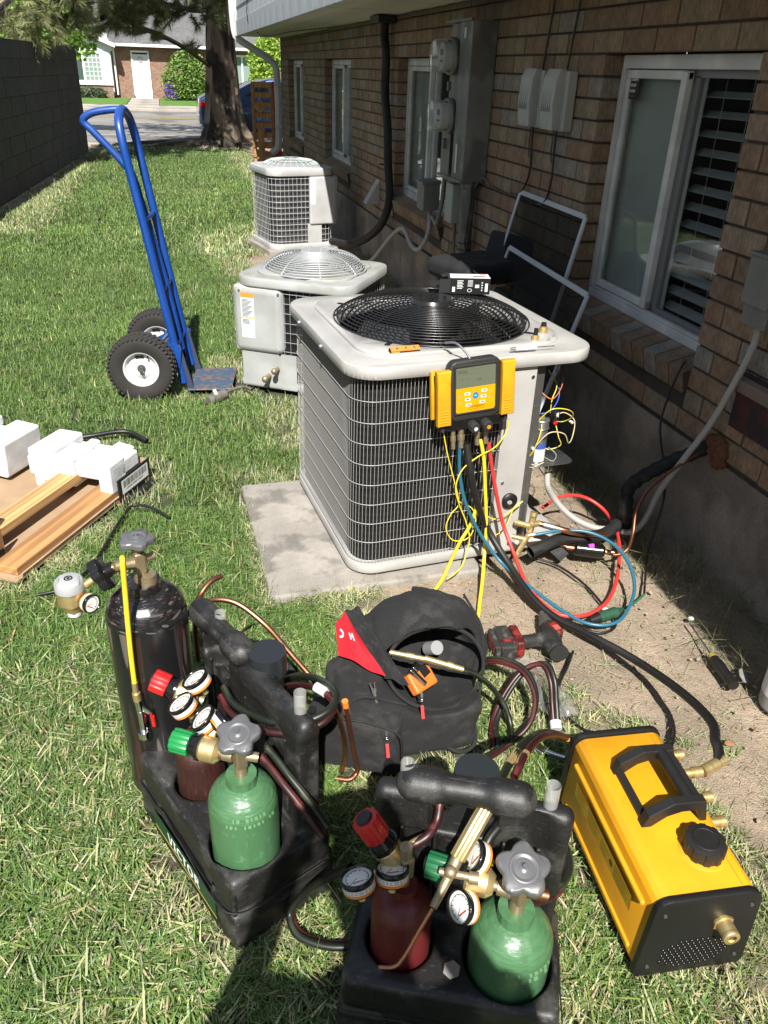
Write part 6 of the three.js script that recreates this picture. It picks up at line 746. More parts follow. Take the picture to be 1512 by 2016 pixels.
{ // backpack
  const bp = thing('tool_backpack', 'open black tool backpack with a red-lined flap', 'backpack', [0.47, 0, -1.58]); flats.push([0.47, -1.56, 0.17, 0.15, 0]);
  const wr = (x, y, z) => 0.008 * (vnoise(x * 1.9 + z * 0.6 + 0.3, y * 1.9 - z * 0.9, 16, 701) - 0.5) + 0.014 * (vnoise(x * 1.1 + z, y * 1.3 + 0.2, 8, 702) - 0.5) + 0.005 * Math.pow(Math.abs(Math.sin(x * 21 + y * 17 + 7 * vnoise(x, z, 6, 703))), 4);
  const fn = (x, y, z) => {
    let d = sdBox(x, y, z, 0.02, 0.09, 0.0, 0.19, 0.09, 0.14, 0.04); d = smin(d, sdEll(x, y, z, 0.1, 0.15, -0.12, 0.2, 0.19, 0.15), 0.035);
    const Y = y - 0.2, Z = z - 0.0, a = Z * 0.98 + Y * 0.2, b = -Z * 0.2 + Y * 0.98; d = smax(d, -sdEll(x - 0.11, b, a, 0, 0, 0, 0.14, 0.1, 0.21), 0.008);
    d = smax(d, -sdEll(x, y, z, 0.13, 0.37, -0.17, 0.075, 0.05, 0.09), 0.015); return d + wr(x, y, z);
  };
  mesh('main_body', sdf(fn, [0.02, 0.16, -0.05], 0.31, 96), M.fabric, bp);
  mesh('opening_trim', tube(Array.from({ length: 22 }, (_, i) => { const t = i / 22 * 2 * PI, b = 0.096 * Math.sin(t), q = 0.03 - 0.05 * Math.sin(t) - 0.02 * Math.abs(Math.cos(t)); return V(0.11 + 0.136 * Math.cos(t), 0.2 + b * 0.98 + q * 0.2, -b * 0.2 + q * 0.98); }), 0.0055, 90, 6, true), M.fabric, bp);
  mesh('seam', [tube([[-0.165, 0.05, 0.125], [-0.17, 0.15, 0.1], [-0.12, 0.19, 0.08], [0.0, 0.18, 0.12]], 0.004, 40, 6), tube([[0.2, 0.02, 0.1], [0.215, 0.1, 0.08], [0.25, 0.18, 0.0], [0.28, 0.22, -0.1], [0.24, 0.3, -0.16]], 0.004, 50, 6), tube([[-0.08, 0.2, -0.06], [0.0, 0.29, -0.1], [0.1, 0.335, -0.12]], 0.004, 40, 6)], M.fabric, bp);
  mesh('front_pocket', sdf((x, y, z) => { const c = Math.cos(-0.45), s = Math.sin(-0.45), X = (x + 0.13) * c - (z - 0.1) * s, Z = (x + 0.13) * s + (z - 0.1) * c; return sdBox(X, y, Z, 0, 0.085, 0, 0.125, 0.085, 0.05, 0.022) + wr(x * 1.3, y, z); }, [-0.13, 0.1, 0.1], 0.2, 68), M.fabric, bp);
  bp.updateMatrixWorld(true); const l = (a, b, h) => bp.worldToLocal(G(a, b, h));
  
  const patch = (c, n, bulge) => { const P = [], U = [], I = []; for (let j = 0; j <= n; j++) for (let i = 0; i <= n; i++) { const u = i / n, v = j / n, p = c[0].clone().multiplyScalar((1 - u) * (1 - v)).addScaledVector(c[1], u * (1 - v)).addScaledVector(c[2], u * v).addScaledVector(c[3], (1 - u) * v); p.y += bulge * Math.sin(PI * u) * Math.sin(PI * v) + 0.004 * Math.sin(u * 9 + v * 5); P.push(p.x, p.y, p.z); U.push(u, 1 - v); } for (let j = 0; j < n; j++) for (let i = 0; i < n; i++) { const a = j * (n + 1) + i; I.push(a, a + n + 1, a + 1, a + 1, a + n + 1, a + n + 2); } const g = new THREE.BufferGeometry(); g.setAttribute('position', new THREE.BufferAttribute(new Float32Array(P), 3)); g.setAttribute('uv', new THREE.BufferAttribute(new Float32Array(U), 2)); g.setIndex(I); g.computeVertexNormals(); return g; };
  const ft = canvasTex(256, 256, (c) => { c.fillStyle = '#b8101f'; c.fillRect(0, 0, 256, 256); c.strokeStyle = '#e9d8da'; c.lineWidth = 14; c.beginPath(); c.arc(46, 96, 24, -1.4, 2.2); c.stroke(); c.fillStyle = '#e9d8da'; c.font = 'bold 56px sans-serif'; c.save(); c.translate(104, 150); c.rotate(0.25); c.fillText('H', 0, 0); c.restore(); });
  mesh('flap_edge', patch([l(677, 1204, 0.272), l(706, 1194, 0.282), l(806, 1352, 0.215), l(758, 1334, 0.21)], 16, 0.026), M.fabric, bp); mesh('red_flap', patch([l(660, 1230, 0.255), l(680, 1204, 0.272), l(760, 1334, 0.212), l(666, 1288, 0.212)], 16, 0.02), std([1, 1, 1], { r: 0.85, map: ft, bump: rep(T.weave, 12), bs: 0.0005 }), bp);
  for (const [a, b, h] of [[832, 1402, 0.16], [763, 1478, 0.12]]) { const p = l(a, b, h), z = mesh('zipper_pull', box(0.009, 0.036, 0.004, 0, 0, 0, [-0.5, 0, 0], 0.0015), std([0.45, 0.03, 0.03], { r: 0.6 }), bp, [p.x, p.y, p.z]); mesh('zipper_slider', [tor(0.006, 0.0015, 0, 0.03, -0.012, [0.4, 0, 0]), box(0.006, 0.012, 0.004, 0, 0.042, -0.018, [-0.5, 0, 0])], M.steel, z); }
  mesh('zipper', tube([[-0.235, 0.06, 0.085], [-0.23, 0.14, 0.09], [-0.19, 0.165, 0.115], [-0.1, 0.172, 0.16], [-0.04, 0.15, 0.19], [-0.03, 0.07, 0.2]].map((q) => V(...q)), 0.003, 70, 6), M.rubber, bp);
  mesh('strap', [tube([[905, 1405, 0.1], [935, 1430, 0.05], [932, 1468, 0.02], [905, 1480, 0.02], [880, 1470, 0.03]].map((q) => l(...q)), 0.006, 40, 6), tube([[580, 1310, 0.1], [565, 1330, 0.08], [575, 1360, 0.05], [600, 1370, 0.06]].map((q) => l(...q)), 0.014, 30, 6)], M.fabric, bp); mesh('haul_loop', tube([[815, 1160, 0.27], [845, 1166, 0.3], [875, 1185, 0.3], [880, 1205, 0.28]].map((q) => l(...q)), 0.01, 30, 6), M.fabric, bp);
  // contents
  const P = G(828, 1338, 0.17), k = thing('orange_clamp_meter', 'orange tool case with grey clamp inside the backpack', 'tool', P, 0.5); mesh('case', box(0.085, 0.03, 0.06, 0, 0, 0, [0.7, 0, -0.1], 0.008), std([0.7, 0.19, 0.03], { r: 0.5, map: rep(T.mottle, 4) }), k); mesh('clamp', [box(0.014, 0.014, 0.06, -0.018, 0.022, 0.005, [0.7, 0.5, 0], 0.003), box(0.03, 0.012, 0.02, 0.0, 0.03, -0.02, [0.7, 0.5, 0], 0.003)], M.steel, k); mesh('dark_window', box(0.03, 0.004, 0.03, 0.016, 0.02, -0.004, [0.7, 0.2, 0]), M.black, k);
  const s = thing('brass_hand_torch', 'slim brass torch wand sticking out of the backpack', 'torch'); mesh('wand', [rod(G(768, 1284, 0.25), G(840, 1298, 0.24), 0.0075, 12), rod(G(836, 1296, 0.242), G(912, 1318, 0.22), 0.009, 12, 0.008), rod(G(800, 1290, 0.246), G(815, 1293, 0.244), 0.01, 6), rod(G(880, 1308, 0.23), G(892, 1312, 0.227), 0.0105, 8)], M.brass, s); mesh('wand_hose', tube([G(908, 1316, 0.22), ...hp([[940, 1330, 0.19], [972, 1358, 0.13], [995, 1392, 0.08], [1006, 1430, 0.04], [1008, 1465, 0.03]])], 0.0075, 50, 10), M.oxyHose, s);
  one('sanding_roll', cyl(0.02, 0.02, 0.05, 0, 0, 0, [0.9, 0.3, 0], 24), std([0.3, 0.3, 0.31], { r: 0.8, map: rep(T.mottle, 5) }), 'grey roll of abrasive cloth inside the backpack', 'roll').position.copy(G(852, 1276, 0.17));
  const pl = thing('pliers', 'red-handled pliers in the backpack pocket', 'pliers'), a = G(728, 1345, 0.22), b = G(742, 1385, 0.17); mesh('jaws', [rod(a, b, 0.003, 6, 0.005), rod(a.clone().add(V(0.012, 0, 0)), b, 0.003, 6, 0.005)], M.steel, pl); mesh('grips', [rod(b, G(752, 1412, 0.13), 0.006, 8), rod(b.clone().add(V(0.008, 0, 0)), G(745, 1410, 0.13), 0.006, 8)], M.red, pl);
}
// loose hoses by the backpack
{
  const tw = (label, pts, off) => { const o = thing('twin_welding_hose', label, 'hose', [0, 0, 0], 0, 'twin green and red welding hoses'); mesh('oxygen_line', tube(pts.map((p) => p.clone().add(V(off[0], 0, off[1]))), 0.0075, 110, 10), M.oxyHose, o); mesh('fuel_line', tube(pts.map((p) => p.clone().sub(V(off[0], 0, off[1]))), 0.0075, 110, 10), M.acetHose, o); return o; };
  tw('twin hose arching through the grass right of the backpack', hp([[925, 1318, 0.05], [950, 1303, 0.09], [982, 1300, 0.12], [1030, 1319, 0.13], [1054, 1367, 0.1], [1045, 1419, 0.06], [1005, 1460, 0.025], [958, 1492, 0.02], [930, 1505, 0.02]]), [0.0045, -0.006]);
  const o = tw('twin hose looped over the plastic bag', hp([[975, 1475, 0.015], [974, 1420, 0.03], [1000, 1360, 0.08], [1040, 1314, 0.13], [1072, 1308, 0.15], [1087, 1338, 0.13], [1091, 1385, 0.08], [1094, 1425, 0.04]]), [0.007, -0.001]); mesh('tape_wrap', rod(G(1093, 1420, 0.045), G(1095, 1436, 0.035), 0.016, 12), M.white, o);
  const g = new THREE.PlaneGeometry(0.1, 0.26, 14, 30); g.rotateX(-PI / 2); { const p = g.attributes.position; for (let i = 0; i < p.count; i++) { const x = p.getX(i), z = p.getZ(i); p.setY(i, 0.03 + 0.03 * Math.cos(x * 30) + 0.03 * (vnoise(x * 3 + 0.5, z * 3 + 0.5, 10, 711) - 0.5) + 0.016 * (vnoise(x * 7 + 0.5, z * 7, 16, 712) - 0.5)); } g.computeVertexNormals(); } const b = one('plastic_bag', g, std([0.9, 0.92, 0.9], { phys: 1, r: 0.15, tr: 0.9, th: 0 }), 'crumpled clear plastic bag on the grass under the hose loop', 'bag'); b.position.copy(G(1068, 1375, 0)); b.rotation.y = 0.12;
  one('copper_tube', tube(hp([[436, 1134, 0.52], [415, 1145, 0.52], [395, 1170, 0.5], [384, 1196, 0.46], [384, 1230, 0.4], [390, 1300, 0.3]]), 0.0065, 40, 10), M.oldCopper, 'short bent dark copper tube with open end behind the tote handle', 'pipe');
  one('copper_tube', tube(hp([[396, 1225, 0.42], [400, 1192, 0.48], [422, 1181, 0.5], [462, 1186, 0.5], [520, 1228, 0.46], [575, 1290, 0.42], [625, 1348, 0.38], [655, 1390, 0.32], [672, 1430, 0.24], [680, 1480, 0.12], [672, 1520, 0.02]]), 0.0065, 90, 10), M.copper, 'long bright copper tube arching from the tote to the backpack', 'pipe');
  const c = thing('bent_copper_tube', 'copper tube with an orange end cap standing by the backpack', 'pipe'); mesh('tube', tube(hp([[681, 1392, 0.29], [688, 1430, 0.22], [697, 1480, 0.1], [703, 1520, 0.025], [690, 1534, 0.014], [660, 1532, 0.012]]), 0.0065, 50, 10), M.oldCopper, c); mesh('orange_cap', rod(G(679, 1380, 0.31), G(683, 1404, 0.265), 0.0078, 12), M.orange, c);
  one('adjustable_wrench', [rod(G(1070, 1478, 0.02), G(1112, 1492, 0.02), 0.007, 8), box(0.03, 0.012, 0.035, G(1064, 1475, 0.02).x, 0.02, G(1064, 1475, 0.02).z, [0, 0.5, 0], 0.004)], M.chrome, 'chrome wrench lying on the grass behind the pump', 'wrench');
}
// ---------- digital manifold, hoses and fittings on the new unit ----------
ac1.updateMatrixWorld(true);
const A1 = (x, y, z) => ac1.localToWorld(V(x, y, z));
{
  const m = thing('digital_manifold', 'yellow and black digital manifold gauge clamped to the condenser lid', 'gauge', A1(-0.04, 0.62, 0.472), AC1R); m.rotation.x = -0.06; m.rotation.z = 0.06;
  const blk = std([0.025, 0.025, 0.027], { r: 0.55, map: rep(T.dust, 3) });
  mesh('housing', smooth(ext(rrect(0.165, 0.185, 0.022, 0, 0.1), 0.024, 0.007, 0, 0, 0.0, [0, 0, 0], 8, 3), 0.7), blk, m);
  const ft = canvasTex(512, 512, (c, w, h) => { c.fillStyle = '#5c6150'; c.fillRect(0, 0, w, 236); c.fillStyle = '#2e3328'; c.font = '54px monospace'; c.fillText('5000', 18, 76); c.strokeStyle = '#4a4f40'; c.lineWidth = 2; c.strokeRect(150, 34, 200, 46); c.font = '44px monospace'; c.fillText('-- --', 44, 148); c.fillText('-FF', 250, 176); c.fillStyle = '#d8920c'; c.fillRect(0, 236, w, 276); c.fillStyle = '#b9b8b0'; for (const [x, y] of [[110, 286], [116, 350], [128, 414], [330, 272], [320, 336], [306, 398]]) { c.beginPath(); c.roundRect(x, y, 76, 36, 10); c.fill(); } c.fillStyle = '#3a3b3a'; for (const [x, y] of [[130, 300], [136, 364], [148, 428], [356, 286], [344, 350], [332, 412]]) c.fillRect(x, y, 34, 9); c.fillStyle = '#0f7fc4'; c.beginPath(); c.arc(256, 336, 36, 0, 7); c.fill(); c.strokeStyle = '#1d5c86'; c.lineWidth = 6; c.stroke(); c.fillStyle = '#dff'; c.fillRect(244, 332, 24, 7); c.fillStyle = '#a98c57'; for (const [x, y] of [[30, 316], [36, 382], [436, 296], [430, 370]]) c.fillRect(x, y, 36, 28); c.fillStyle = '#241c08'; c.font = 'bold italic 40px serif'; c.fillText('Fieldpiece', 172, 468); for (let i = 0; i < 15; i++) c.fillRect(150 + i * 15, 484, 9, 6); });
  mesh('face', new THREE.ShapeGeometry(rrect(0.138, 0.15, 0.008, 0, 0.105)), std([1, 1, 1], { r: 0.25, map: ft }), m, [0, 0, 0.0325]); { const g = m.children[m.children.length - 1].geometry, p = g.attributes.position, uv = g.attributes.uv; for (let i = 0; i < p.count; i++) uv.setXY(i, (p.getX(i) + 0.069) / 0.138, (p.getY(i) - 0.03) / 0.15); }
  mesh('bezel', [box(0.15, 0.007, 0.006, 0, 0.183, 0.033, [0, 0, 0], 0.002), box(0.15, 0.006, 0.006, 0, 0.027, 0.033, [0, 0, 0], 0.002), box(0.006, 0.16, 0.006, -0.072, 0.105, 0.033, [0, 0, 0], 0.002), box(0.006, 0.16, 0.006, 0.072, 0.105, 0.033, [0, 0, 0], 0.002)], blk, m);
  const yel = std([0.74, 0.36, 0.012], { r: 0.45, map: rep(T.mottle, 4) });
  for (const s of [-1, 1]) { const k = new THREE.Group(); k.name = 'pipe_clamp'; k.position.set(s * 0.112, 0.09 + (s > 0 ? 0.004 : -0.004), 0.022); m.add(k); mesh('clamp_grip', smooth(ext([[-0.018, -0.085], [0.018, -0.085], [0.017, 0.05], [0.019, 0.085], [-0.019, 0.085], [-0.017, 0.05]], 0.018, 0.005, 0, 0, 0, [0, 0, 0], 4, 3), 0.6), yel, k); mesh('grip_rib', [0, 1, 2, 3, 4].map((i) => box(0.03, 0.003, 0.003, 0, -0.075 + i * 0.009, 0.0235, [0, 0, 0], 0.001)), yel, k); mesh('clamp_back', smooth(ext([[-0.016, -0.07], [0.016, -0.07], [0.016, 0.08], [-0.016, 0.08]], 0.012, 0.004, -0.006, -0.005, -0.04), 0.6), yel, k); mesh('clamp_pivot', [cyl(0.012, 0.012, 0.05, 0, 0.06, -0.008, [PI / 2, 0, 0], 14), box(0.014, 0.03, 0.014, 0, -0.1, 0.0, [0, 0, 0], 0.003)], blk, k); }
  mesh('manifold_block', [box(0.2, 0.036, 0.03, 0.002, -0.012, 0.012, [0, 0, 0], 0.004), cyl(0.018, 0.018, 0.03, -0.108, -0.014, 0.01, [0, 0, PI / 2], 16), cyl(0.018, 0.018, 0.02, 0.106, -0.01, 0.01, [0, 0, PI / 2], 16)], M.blackGloss, m);
  for (const [x, c] of [[-0.012, M.white], [0.034, M.yellow]]) { const k = fluted(0.0155, 0.028, 9, blk, m, 'valve_knob', V(x, -0.016, 0.028), V(0.1, -0.25, 1)); mesh('knob_dot', cyl(0.007, 0.007, 0.002, 0, 0.0315, 0, [0, 0, 0], 16), c, k); }
  for (const [x, r] of [[-0.07, 0.008], [-0.042, 0.0105], [0.016, 0.009], [0.046, 0.0075]]) mesh('brass_port', [cyl(r, r, 0.03, x, -0.043, 0.012, [0, 0, 0], 6), cyl(r * 1.2, r * 1.2, 0.016, x, -0.062, 0.013, [0, 0, 0], 14), cyl(r * 0.9, r * 0.9, 0.03, x, -0.082, 0.014, [0, 0, 0], 14)], M.oldBrass, m); mesh('hang_hook', tube([[-0.01, 0.19, 0.02], [-0.02, 0.215, 0.0], [-0.04, 0.24, -0.03], [-0.06, 0.235, -0.07]], 0.004, 24, 6), M.knobGrey, m);
}
const hose = (name, label, pts, r, m, n = 120) => one(name, tube(pts, r, n, 10), m, label, 'hose');
hose('blue_hose', 'blue refrigerant hose looping from the manifold over the dirt to the brass valve', [F1(905, 868, 0.49), F1(905, 930, 0.49), F1(915, 985, 0.5), F1(945, 1050, 0.52), ...hp([[985, 1105, 0.1], [1034, 1148, 0.07], [1075, 1180, 0.05], [1117, 1209, 0.035], [1152, 1226, 0.03], [1185, 1231, 0.03], [1215, 1224, 0.035], [1236, 1200, 0.04], [1249, 1160, 0.06], [1243, 1122, 0.09], [1222, 1085, 0.12], [1190, 1060, 0.14], [1155, 1047, 0.15], [1120, 1044, 0.15], [1086, 1047, 0.15], [1053, 1053, 0.14]])], 0.0062, M.blueHose, 200);
hose('red_hose', 'bright red refrigerant hose looping from the manifold behind the brass valve', [F1(962, 872, 0.49), F1(966, 905, 0.49), F1(976, 966, 0.49), F1(991, 1034, 0.5), ...hp([[1012, 1090, 0.12], [1034, 1144, 0.07], [1070, 1190, 0.04], [1106, 1211, 0.03], [1148, 1212, 0.025], [1188, 1192, 0.025], [1210, 1155, 0.03], [1219, 1095, 0.04], [1214, 1045, 0.06], [1192, 1007, 0.09], [1160, 983, 0.12], [1129, 975, 0.14], [1098, 980, 0.14], [1068, 1000, 0.12]])], 0.0068, M.redHose, 200);
hose('yellow_hose', 'thick yellow hose hanging straight from the manifold to the ground', [F1(946, 866, 0.495), F1(952, 900, 0.5), F1(955, 960, 0.5), F1(957, 1040, 0.5), F1(954, 1085, 0.51), ...hp([[950, 1140, 0.04], [945, 1180, 0.02], [938, 1225, 0.015], [920, 1250, 0.015]])], 0.0065, M.yellowHose);
hose('yellow_hose', 'thick yellow hose slanting down the grille to behind the backpack', [F1(940, 990, 0.48), F1(936, 1005, 0.49), F1(925, 1035, 0.49), F1(905, 1068, 0.5), ...hp([[885, 1110, 0.07], [868, 1145, 0.04], [850, 1170, 0.02]])], 0.0062, M.yellowHose);
one('yellow_lead', tube([F1(871, 838, 0.47), F1(880, 890, 0.47), F1(895, 950, 0.47), F1(902, 985, 0.475), F1(930, 1002, 0.48), F1(936, 1030, 0.49), F1(920, 1060, 0.49), F1(893, 1064, 0.48), F1(878, 1040, 0.48), F1(888, 1012, 0.48), F1(902, 995, 0.48), F1(898, 960, 0.475)], 0.0021, 120, 6), M.yellowHose, 'thin yellow probe lead looped on the front grille', 'cable');
one('yellow_lead', tube([F1(1003, 826, 0.48), F1(997, 850, 0.48), F1(975, 880, 0.5), F1(940, 900, 0.51), F1(910, 925, 0.5), F1(897, 960, 0.5), F1(903, 990, 0.49), F1(918, 1030, 0.49), F1(924, 1066, 0.5), ...hp([[905, 1120, 0.06], [880, 1140, 0.02]])], 0.0024, 100, 6), M.yellowHose, 'thin yellow probe lead curving from the right clamp to the ground', 'cable');
one('yellow_lead', tube([F1(956, 1015, 0.45), F1(975, 1022, 0.45), F1(1000, 1010, 0.47), F1(1030, 986, 0.47), F1(1012, 1000, 0.47), F1(1000, 1028, 0.47), F1(985, 1048, 0.47), F1(972, 1055, 0.46)], 0.002, 70, 6), M.yellowHose, 'thin yellow lead tied across the access panel', 'cable');
{ // service valves and piping
  const v = thing('service_valves', 'pair of brass service valves at the condenser corner', 'valve'); const seg = (a, b, r, n = 8, r2 = r) => rod(G(...a), G(...b), r, n, r2);
  mesh('mounting_plate', box(0.003, 0.2, 0.09, 0, 0, 0), M.zinc, v, A1(0.235, 0.13, 0.4).toArray(), [0, AC1R, 0]);
  mesh('suction_valve', [seg([1014, 1028, 0.165], [1044, 1036, 0.165], 0.011, 12), seg([1051, 1012, 0.205], [1044, 1044, 0.14], 0.0125, 6), seg([1052, 1008, 0.215], [1050, 1016, 0.2], 0.015, 8), seg([1044, 1034, 0.165], [1062, 1030, 0.165], 0.011, 12)], M.brass, v); mesh('liquid_valve', [seg([1008, 1056, 0.13], [1036, 1062, 0.13], 0.009, 12), seg([1046, 1042, 0.14], [1018, 1092, 0.1], 0.011, 6), seg([1019, 1090, 0.102], [1012, 1104, 0.09], 0.009, 8), seg([1040, 1054, 0.135], [1054, 1052, 0.14], 0.008, 6)], M.brass, v);
  const p = thing('refrigerant_piping', 'copper refrigerant lines with black insulation and solder joints', 'pipe'); mesh('suction_line', tube(hp([[1058, 1030, 0.165], [1082, 1036, 0.16], [1112, 1044, 0.15], [1150, 1052, 0.12], [1190, 1050, 0.1]]), 0.011, 40, 12), M.copper, p); mesh('solder_joint', seg([1070, 1033, 0.163], [1092, 1039, 0.157], 0.0122, 14), M.zinc, p);
  mesh('insulation', tube(hp([[1044, 1088, 0.085], [1075, 1072, 0.1], [1110, 1060, 0.1], [1150, 1058, 0.09], [1190, 1050, 0.08], [1225, 1020, 0.1], [1235, 985, 0.14]]), 0.023, 60, 12), M.rubber, p); mesh('insulation_flap', box(0.05, 0.004, 0.07, 0, 0, 0, [0.5, 0.7, 0.4], 0.0015), M.rubber, p, G(1098, 1085, 0.05).toArray()); mesh('liquid_line', tube([...hp([[1052, 1056, 0.13], [1080, 1063, 0.1], [1108, 1074, 0.07], [1134, 1079, 0.065]])], 0.006, 30, 10), M.copper, p); mesh('liquid_line', tube([...hp([[1184, 1086, 0.065], [1216, 1092, 0.06], [1236, 1080, 0.08], [1246, 1050, 0.14], [1252, 1010, 0.2], [1270, 972, 0.26], [1310, 935, 0.32]]), WX(1392, 882, WALLX)], 0.006, 60, 10), M.oldCopper, p);
  const d = thing('filter_drier', 'black filter drier with a pink tag on the liquid line', 'filter drier'), a = G(1130, 1079, 0.068), b = G(1190, 1086, 0.066); mesh('canister', [rod(a.clone().lerp(b, 0.08), a.clone().lerp(b, 0.92), 0.027, 24), rod(a, a.clone().lerp(b, 0.08), 0.018, 24, 0.027), rod(a.clone().lerp(b, 0.92), b, 0.027, 24, 0.018)], M.blackGloss, d); mesh('pink_tag', box(0.022, 0.0015, 0.016, 0, 0, 0, [0.5, 0.1, 0]), std([0.75, 0.06, 0.7], { r: 0.6 }), d, a.clone().lerp(b, 0.5).add(V(0, 0.025, 0.013)).toArray()); mesh('end_neck', [rod(a.clone().lerp(b, -0.25), a, 0.009, 12), rod(b, b.clone().lerp(a, -0.3), 0.009, 12)], M.copper, d);
}
{ // pulled-out control tray
  const c = thing('control_tray', 'metal tray with capacitor and loose coloured wires hanging from the condenser', 'control tray', A1(0.0, 0, 0), AC1R); const tin = std([0.6, 0.62, 0.63], { r: 0.28, m: 0.95, map: T.mottle });
  mesh('shelf', smooth(ext(rrect(0.2, 0.13, 0.035, 0.335, -0.345), 0.002, 0.0006, 0, 0.362, 0, [-PI / 2, 0, 0], 8, 1), 0.5), tin, c); mesh('back_plate', [box(0.003, 0.32, 0.12, 0.235, 0.52, 0.34, [0, 0, 0]), box(0.012, 0.012, 0.02, 0.243, 0.66, 0.38), box(0.012, 0.012, 0.02, 0.243, 0.6, 0.37)], tin, c);
  const cap = mesh('capacitor', [lathe([[0, 0.364], [0.027, 0.364], [0.028, 0.37], [0.028, 0.525], [0.03, 0.527], [0.03, 0.532], [0.026, 0.534], [0, 0.534]], 32, 0.295, 0, 0.365)], M.zinc, c); mesh('capacitor_label', [cyl(0.0285, 0.0285, 0.05, 0.295, 0.4, 0.365, [0, -0.3, 0], 24, true)], M.white, cap); mesh('blue_label', cyl(0.0288, 0.0288, 0.022, 0.295, 0.435, 0.365, [0, 0, 0], 24, true), std([0.04, 0.08, 0.3], { r: 0.5 }), cap); mesh('terminal', [[0.285, 0.355], [0.3, 0.37], [0.305, 0.352]].map(([x, z]) => box(0.006, 0.014, 0.003, x, 0.542, z)), M.brass, cap); mesh('strap', tor(0.0295, 0.003, 0.295, 0.5, 0.365, [PI / 2, 0, 0], 6, 28), tin, c); mesh('contactor', [box(0.032, 0.034, 0.026, 0.362, 0.53, 0.34, [0, 0.4, 0], 0.003)], M.black, c); mesh('contactor_label', box(0.014, 0.018, 0.001, 0.366, 0.534, 0.3545, [0, 0.4, 0]), M.white, c);
  const wires = [[[0.45, 0.15, 0.06], [[0.25, 0.66, 0.36], [0.3, 0.62, 0.4], [0.36, 0.64, 0.36], [0.4, 0.66, 0.3]]], [[0.6, 0.5, 0.04], [[0.3, 0.54, 0.36], [0.27, 0.5, 0.41], [0.25, 0.43, 0.41], [0.24, 0.39, 0.39]]], [[0.6, 0.5, 0.04], [[0.28, 0.53, 0.37], [0.31, 0.58, 0.4], [0.38, 0.57, 0.4], [0.42, 0.53, 0.37], [0.4, 0.5, 0.34], [0.36, 0.51, 0.34]]], [[0.5, 0.42, 0.25], [[0.26, 0.44, 0.4], [0.3, 0.5, 0.42], [0.36, 0.49, 0.42], [0.4, 0.44, 0.4], [0.44, 0.45, 0.36], [0.45, 0.5, 0.34], [0.41, 0.53, 0.33], [0.37, 0.53, 0.34]]], [[0.04, 0.1, 0.5], [[0.28, 0.545, 0.35], [0.32, 0.56, 0.37], [0.37, 0.6, 0.34], [0.38, 0.65, 0.3]]], [[0.5, 0.42, 0.25], [[0.24, 0.4, 0.38], [0.255, 0.375, 0.4], [0.28, 0.37, 0.405], [0.3, 0.38, 0.41]]], [[0.6, 0.5, 0.04], [[0.33, 0.55, 0.36], [0.33, 0.6, 0.36], [0.36, 0.64, 0.33], [0.35, 0.68, 0.28]]], [[0.2, 0.2, 0.18], [[0.36, 0.4, 0.33], [0.38, 0.38, 0.36], [0.35, 0.37, 0.39], [0.33, 0.375, 0.36]]], [[0.3, 0.28, 0.2], [[0.37, 0.68, 0.3], [0.4, 0.7, 0.26], [0.42, 0.66, 0.24], [0.38, 0.62, 0.26]]], [[0.6, 0.48, 0.1], [[0.37, 0.5, 0.34], [0.38, 0.45, 0.36], [0.4, 0.41, 0.35], [0.36, 0.39, 0.33], [0.34, 0.41, 0.32]]]];
  const mats = {}; for (const [col, pts] of wires) { const k = col.join(); mesh('wire', tube(pts, 0.0021, 50, 6), mats[k] || (mats[k] = std(col, { r: 0.4 })), c); } mesh('wire_nut', [cyl(0.004, 0.006, 0.018, 0.43, 0.5, 0.35, [0.4, 0, 0.9], 10), box(0.01, 0.008, 0.012, 0.25, 0.44, 0.405)], M.white, c); mesh('red_connector', box(0.016, 0.01, 0.01, 0.362, 0.504, 0.353, [0, 0.4, 0], 0.002), M.red, c);
}
// corrugated flex, lineset, cords
function corrugated(pts, r, amp, pitch, rs = 10) { const c = new THREE.CatmullRomCurve3(pts, false, 'centripetal'), L = c.getLength(), n = Math.round(L / pitch * 4), g = new THREE.TubeGeometry(c, n, r, rs), p = g.attributes.position; for (let i = 0; i <= n; i++) { const q = c.getPointAt(i / n), k = 1 + amp * Math.cos(i / 4 * 2 * PI); for (let j = 0; j <= rs; j++) { const o = i * (rs + 1) + j; p.setXYZ(o, q.x + (p.getX(o) - q.x) * k, q.y + (p.getY(o) - q.y) * k, q.z + (p.getZ(o) - q.z) * k); } } g.computeVertexNormals(); return strip(g); }
one('flex_conduit', corrugated([...hp([[1078, 930, 0.3], [1078, 955, 0.26], [1090, 980, 0.2], [1114, 1008, 0.14], [1142, 1028, 0.1], [1175, 1040, 0.07], [1208, 1042, 0.06], [1240, 1048, 0.06], [1265, 1030, 0.1]]), WX(1300, 965, 1.7), WX(1345, 905, 1.76), WX(1395, 840, 1.8), WX(1440, 765, 1.805), WX(1475, 700, 1.81), WX(1492, 655, 1.81), WX(1495, 620, 1.81)], 0.0115, 0.08, 0.007), std([0.42, 0.4, 0.37], { r: 0.55, map: T.mottle }), 'grey corrugated electrical conduit from the wall box to the condenser', 'conduit');
one('insulated_lineset', corrugated([WX(1402, 872, WALLX + 0.02), WX(1370, 890, 1.82), WX(1330, 905, 1.77), WX(1290, 925, 1.7), WX(1255, 945, 1.64), WX(1236, 965, 1.6), WX(1232, 1000, 1.58), G(1230, 1035, 0.06)], 0.026, 0.09, 0.045, 14), M.rubber, 'black wrapped insulated pipes coming out of the brick wall', 'pipe');
